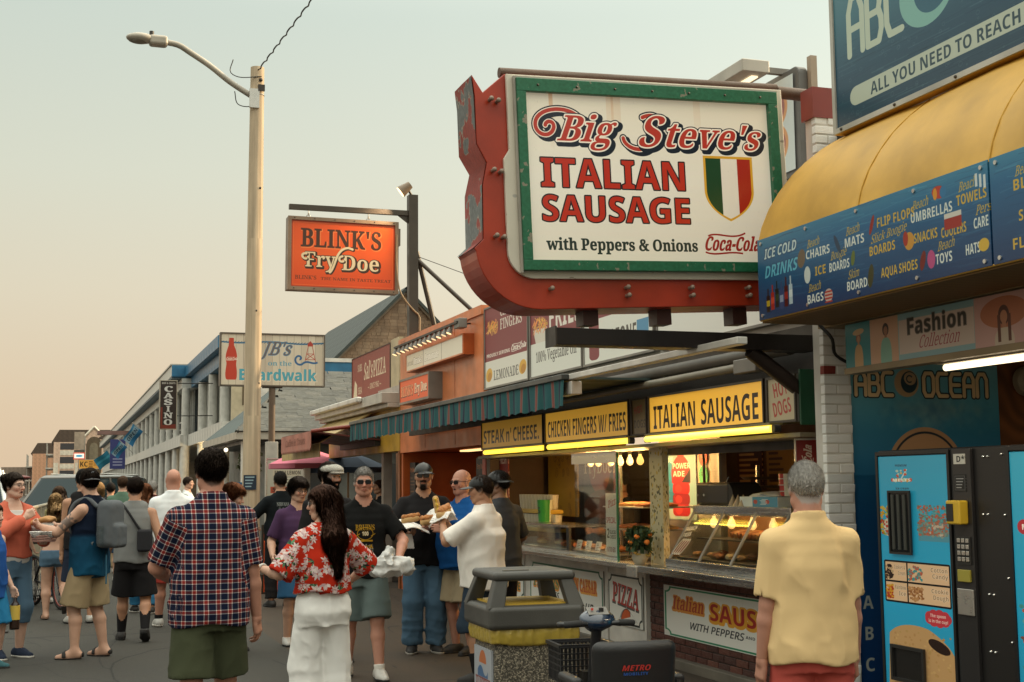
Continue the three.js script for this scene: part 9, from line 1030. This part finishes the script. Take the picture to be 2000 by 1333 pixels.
person({ label: 'man in dark grey T-shirt with a backward black cap facing the counter', at: [3.90, -11.86], face: -2.75, H: 1.765, w: 1.12, skin: 'brown', hair: 'crop', hairC: 'black', hat: 'cap', hatM: painted([.013, .013, .014]), capTurn: PI - .5, look: .6, seed: 79, q: .0105, hands: [[.2, 1.1, .3], [-.22, 1.05, .28]], elbow: [[1, -.6, -.3], [-1, -.6, -.3]], shirt: { m: cloth([.045, .047, .052]), hem: .80, sleeve: .9, loose: .85, wide: .03, fold: .016 }, legs2: { name: 'trousers', m: blackC, hem: 1.9, loose: .03 }, shoe: { m: rubberB } });
// 22. inside the stand
person({ label: 'stand worker in black shirt behind the glass display', at: [6.15, -14.2], face: -1.1, H: 1.76, skin: 'tan', hair: 'short', hairC: 'black', seed: 83, q: .014, hands: [[.26, 1.08, .32], [-.2, 1.1, .3]], shirt: { m: blackC, hem: .85, sleeve: .8 }, legs2: { name: 'trousers', m: blackC, hem: 1.9 }, shoe: { m: rubberB } });
person({ label: 'woman in blue striped shirt standing in for a reflection in the tall glass screen', at: [6.25, -13.1], face: -1.6, H: 1.66, female: true, skin: 'olive', hair: 'bob', hairC: 'black', seed: 89, q: .014, shirt: { m: std([1, 1, 1], .9, { map: canvasTex(32, 64, (g) => { g.fillStyle = '#7a94a0'; g.fillRect(0, 0, 32, 64); g.fillStyle = '#1c4a68'; g.fillRect(0, 0, 32, 30); }, { repeat: 2 }) }), hem: .85, sleeve: .7 }, legs2: { name: 'trousers', m: blackC, hem: 1.9 }, shoe: { m: rubberB } });  // reflected passer-by, built as an added figure behind the glass
// the crowd up the street and under the umbrellas
[[1.08, -24.6, 'man in teal cap and green T-shirt far up the street', { hat: 'cap', hatM: cloth([.05, .14, .17]), capTurn: 0, H: 1.84, w: 1.15, shirt: [.10, .17, .12] }],
[.98, -27.4, 'dark haired man in black T-shirt in front of the arcade, farthest left', { hairC: 'black', H: 1.74, shirt: [.03, .03, .03] }],
[1.52, -27.2, 'man with dark hair and pink shirt in the middle of the crowd', { hairC: 'dark', H: 1.79, shirt: [.35, .16, .13] }],
[1.70, -26.2, 'man with grey brown hair and maroon T-shirt in the crowd', { hairC: 'grey', H: 1.76, shirt: [.09, .02, .02] }],
[1.62, -30.2, 'tall dark haired man in pale pink shirt, farthest in the crowd', { hairC: 'black', H: 1.88, shirt: [.38, .2, .17] }],
[1.30, -29.2, 'woman with dark tied hair between the teal cap and the pink shirt', { hairC: 'dark', female: true, hair: 'bun', H: 1.78, shirt: [.3, .15, .12] }],
[2.72, -30.4, 'young man in white T-shirt turning by the yellow arcade wall', { hairC: 'dark', H: 1.86, face: 1.2, shirt: [.6, .62, .62] }],
[4.55, -27.9, 'woman with light hair seated height under the pink umbrella', { hairC: 'brown', female: true, hair: 'bob', H: 1.6, face: -1.5, shirt: [.04, .05, .09] }],
[4.15, -26.6, 'dark haired person in patterned shirt below the umbrella rim', { hairC: 'black', H: 1.66, face: 2.4, shirt: [.10, .10, .16] }],
[4.95, -26.0, 'person with a grey head half hidden behind the sunglasses man', { hairC: 'grey', H: 1.74, face: -1, shirt: [.5, .5, .5] }],
[.62, -22.6, 'blond woman behind the cap of the man with the rucksack', { hairC: 'blond', female: true, hair: 'bob', H: 1.72, shirt: [.25, .16, .12] }]].forEach(([x, z, label, o], i) => { const { shirt, ...rest } = o; person({ label, at: [x, z], face: PI + rr(-.3, .3), skin: ['fair', 'tan', 'red'][i % 3], hair: 'short', seed: 100 + i, q: .018, feet: [[.11, .08, .12], [-.11, .08, -.12]], ...rest, shirt: { m: cloth(shirt), hem: .84, sleeve: .85 }, legs2: { m: [denim, khaki, navyC][i % 3], hem: i % 2 ? 1.9 : .95, loose: .03 }, shoe: { m: sneaker } }); });
camera.far = 2000; camera.updateProjectionMatrix();
renderer.render(scene, camera);
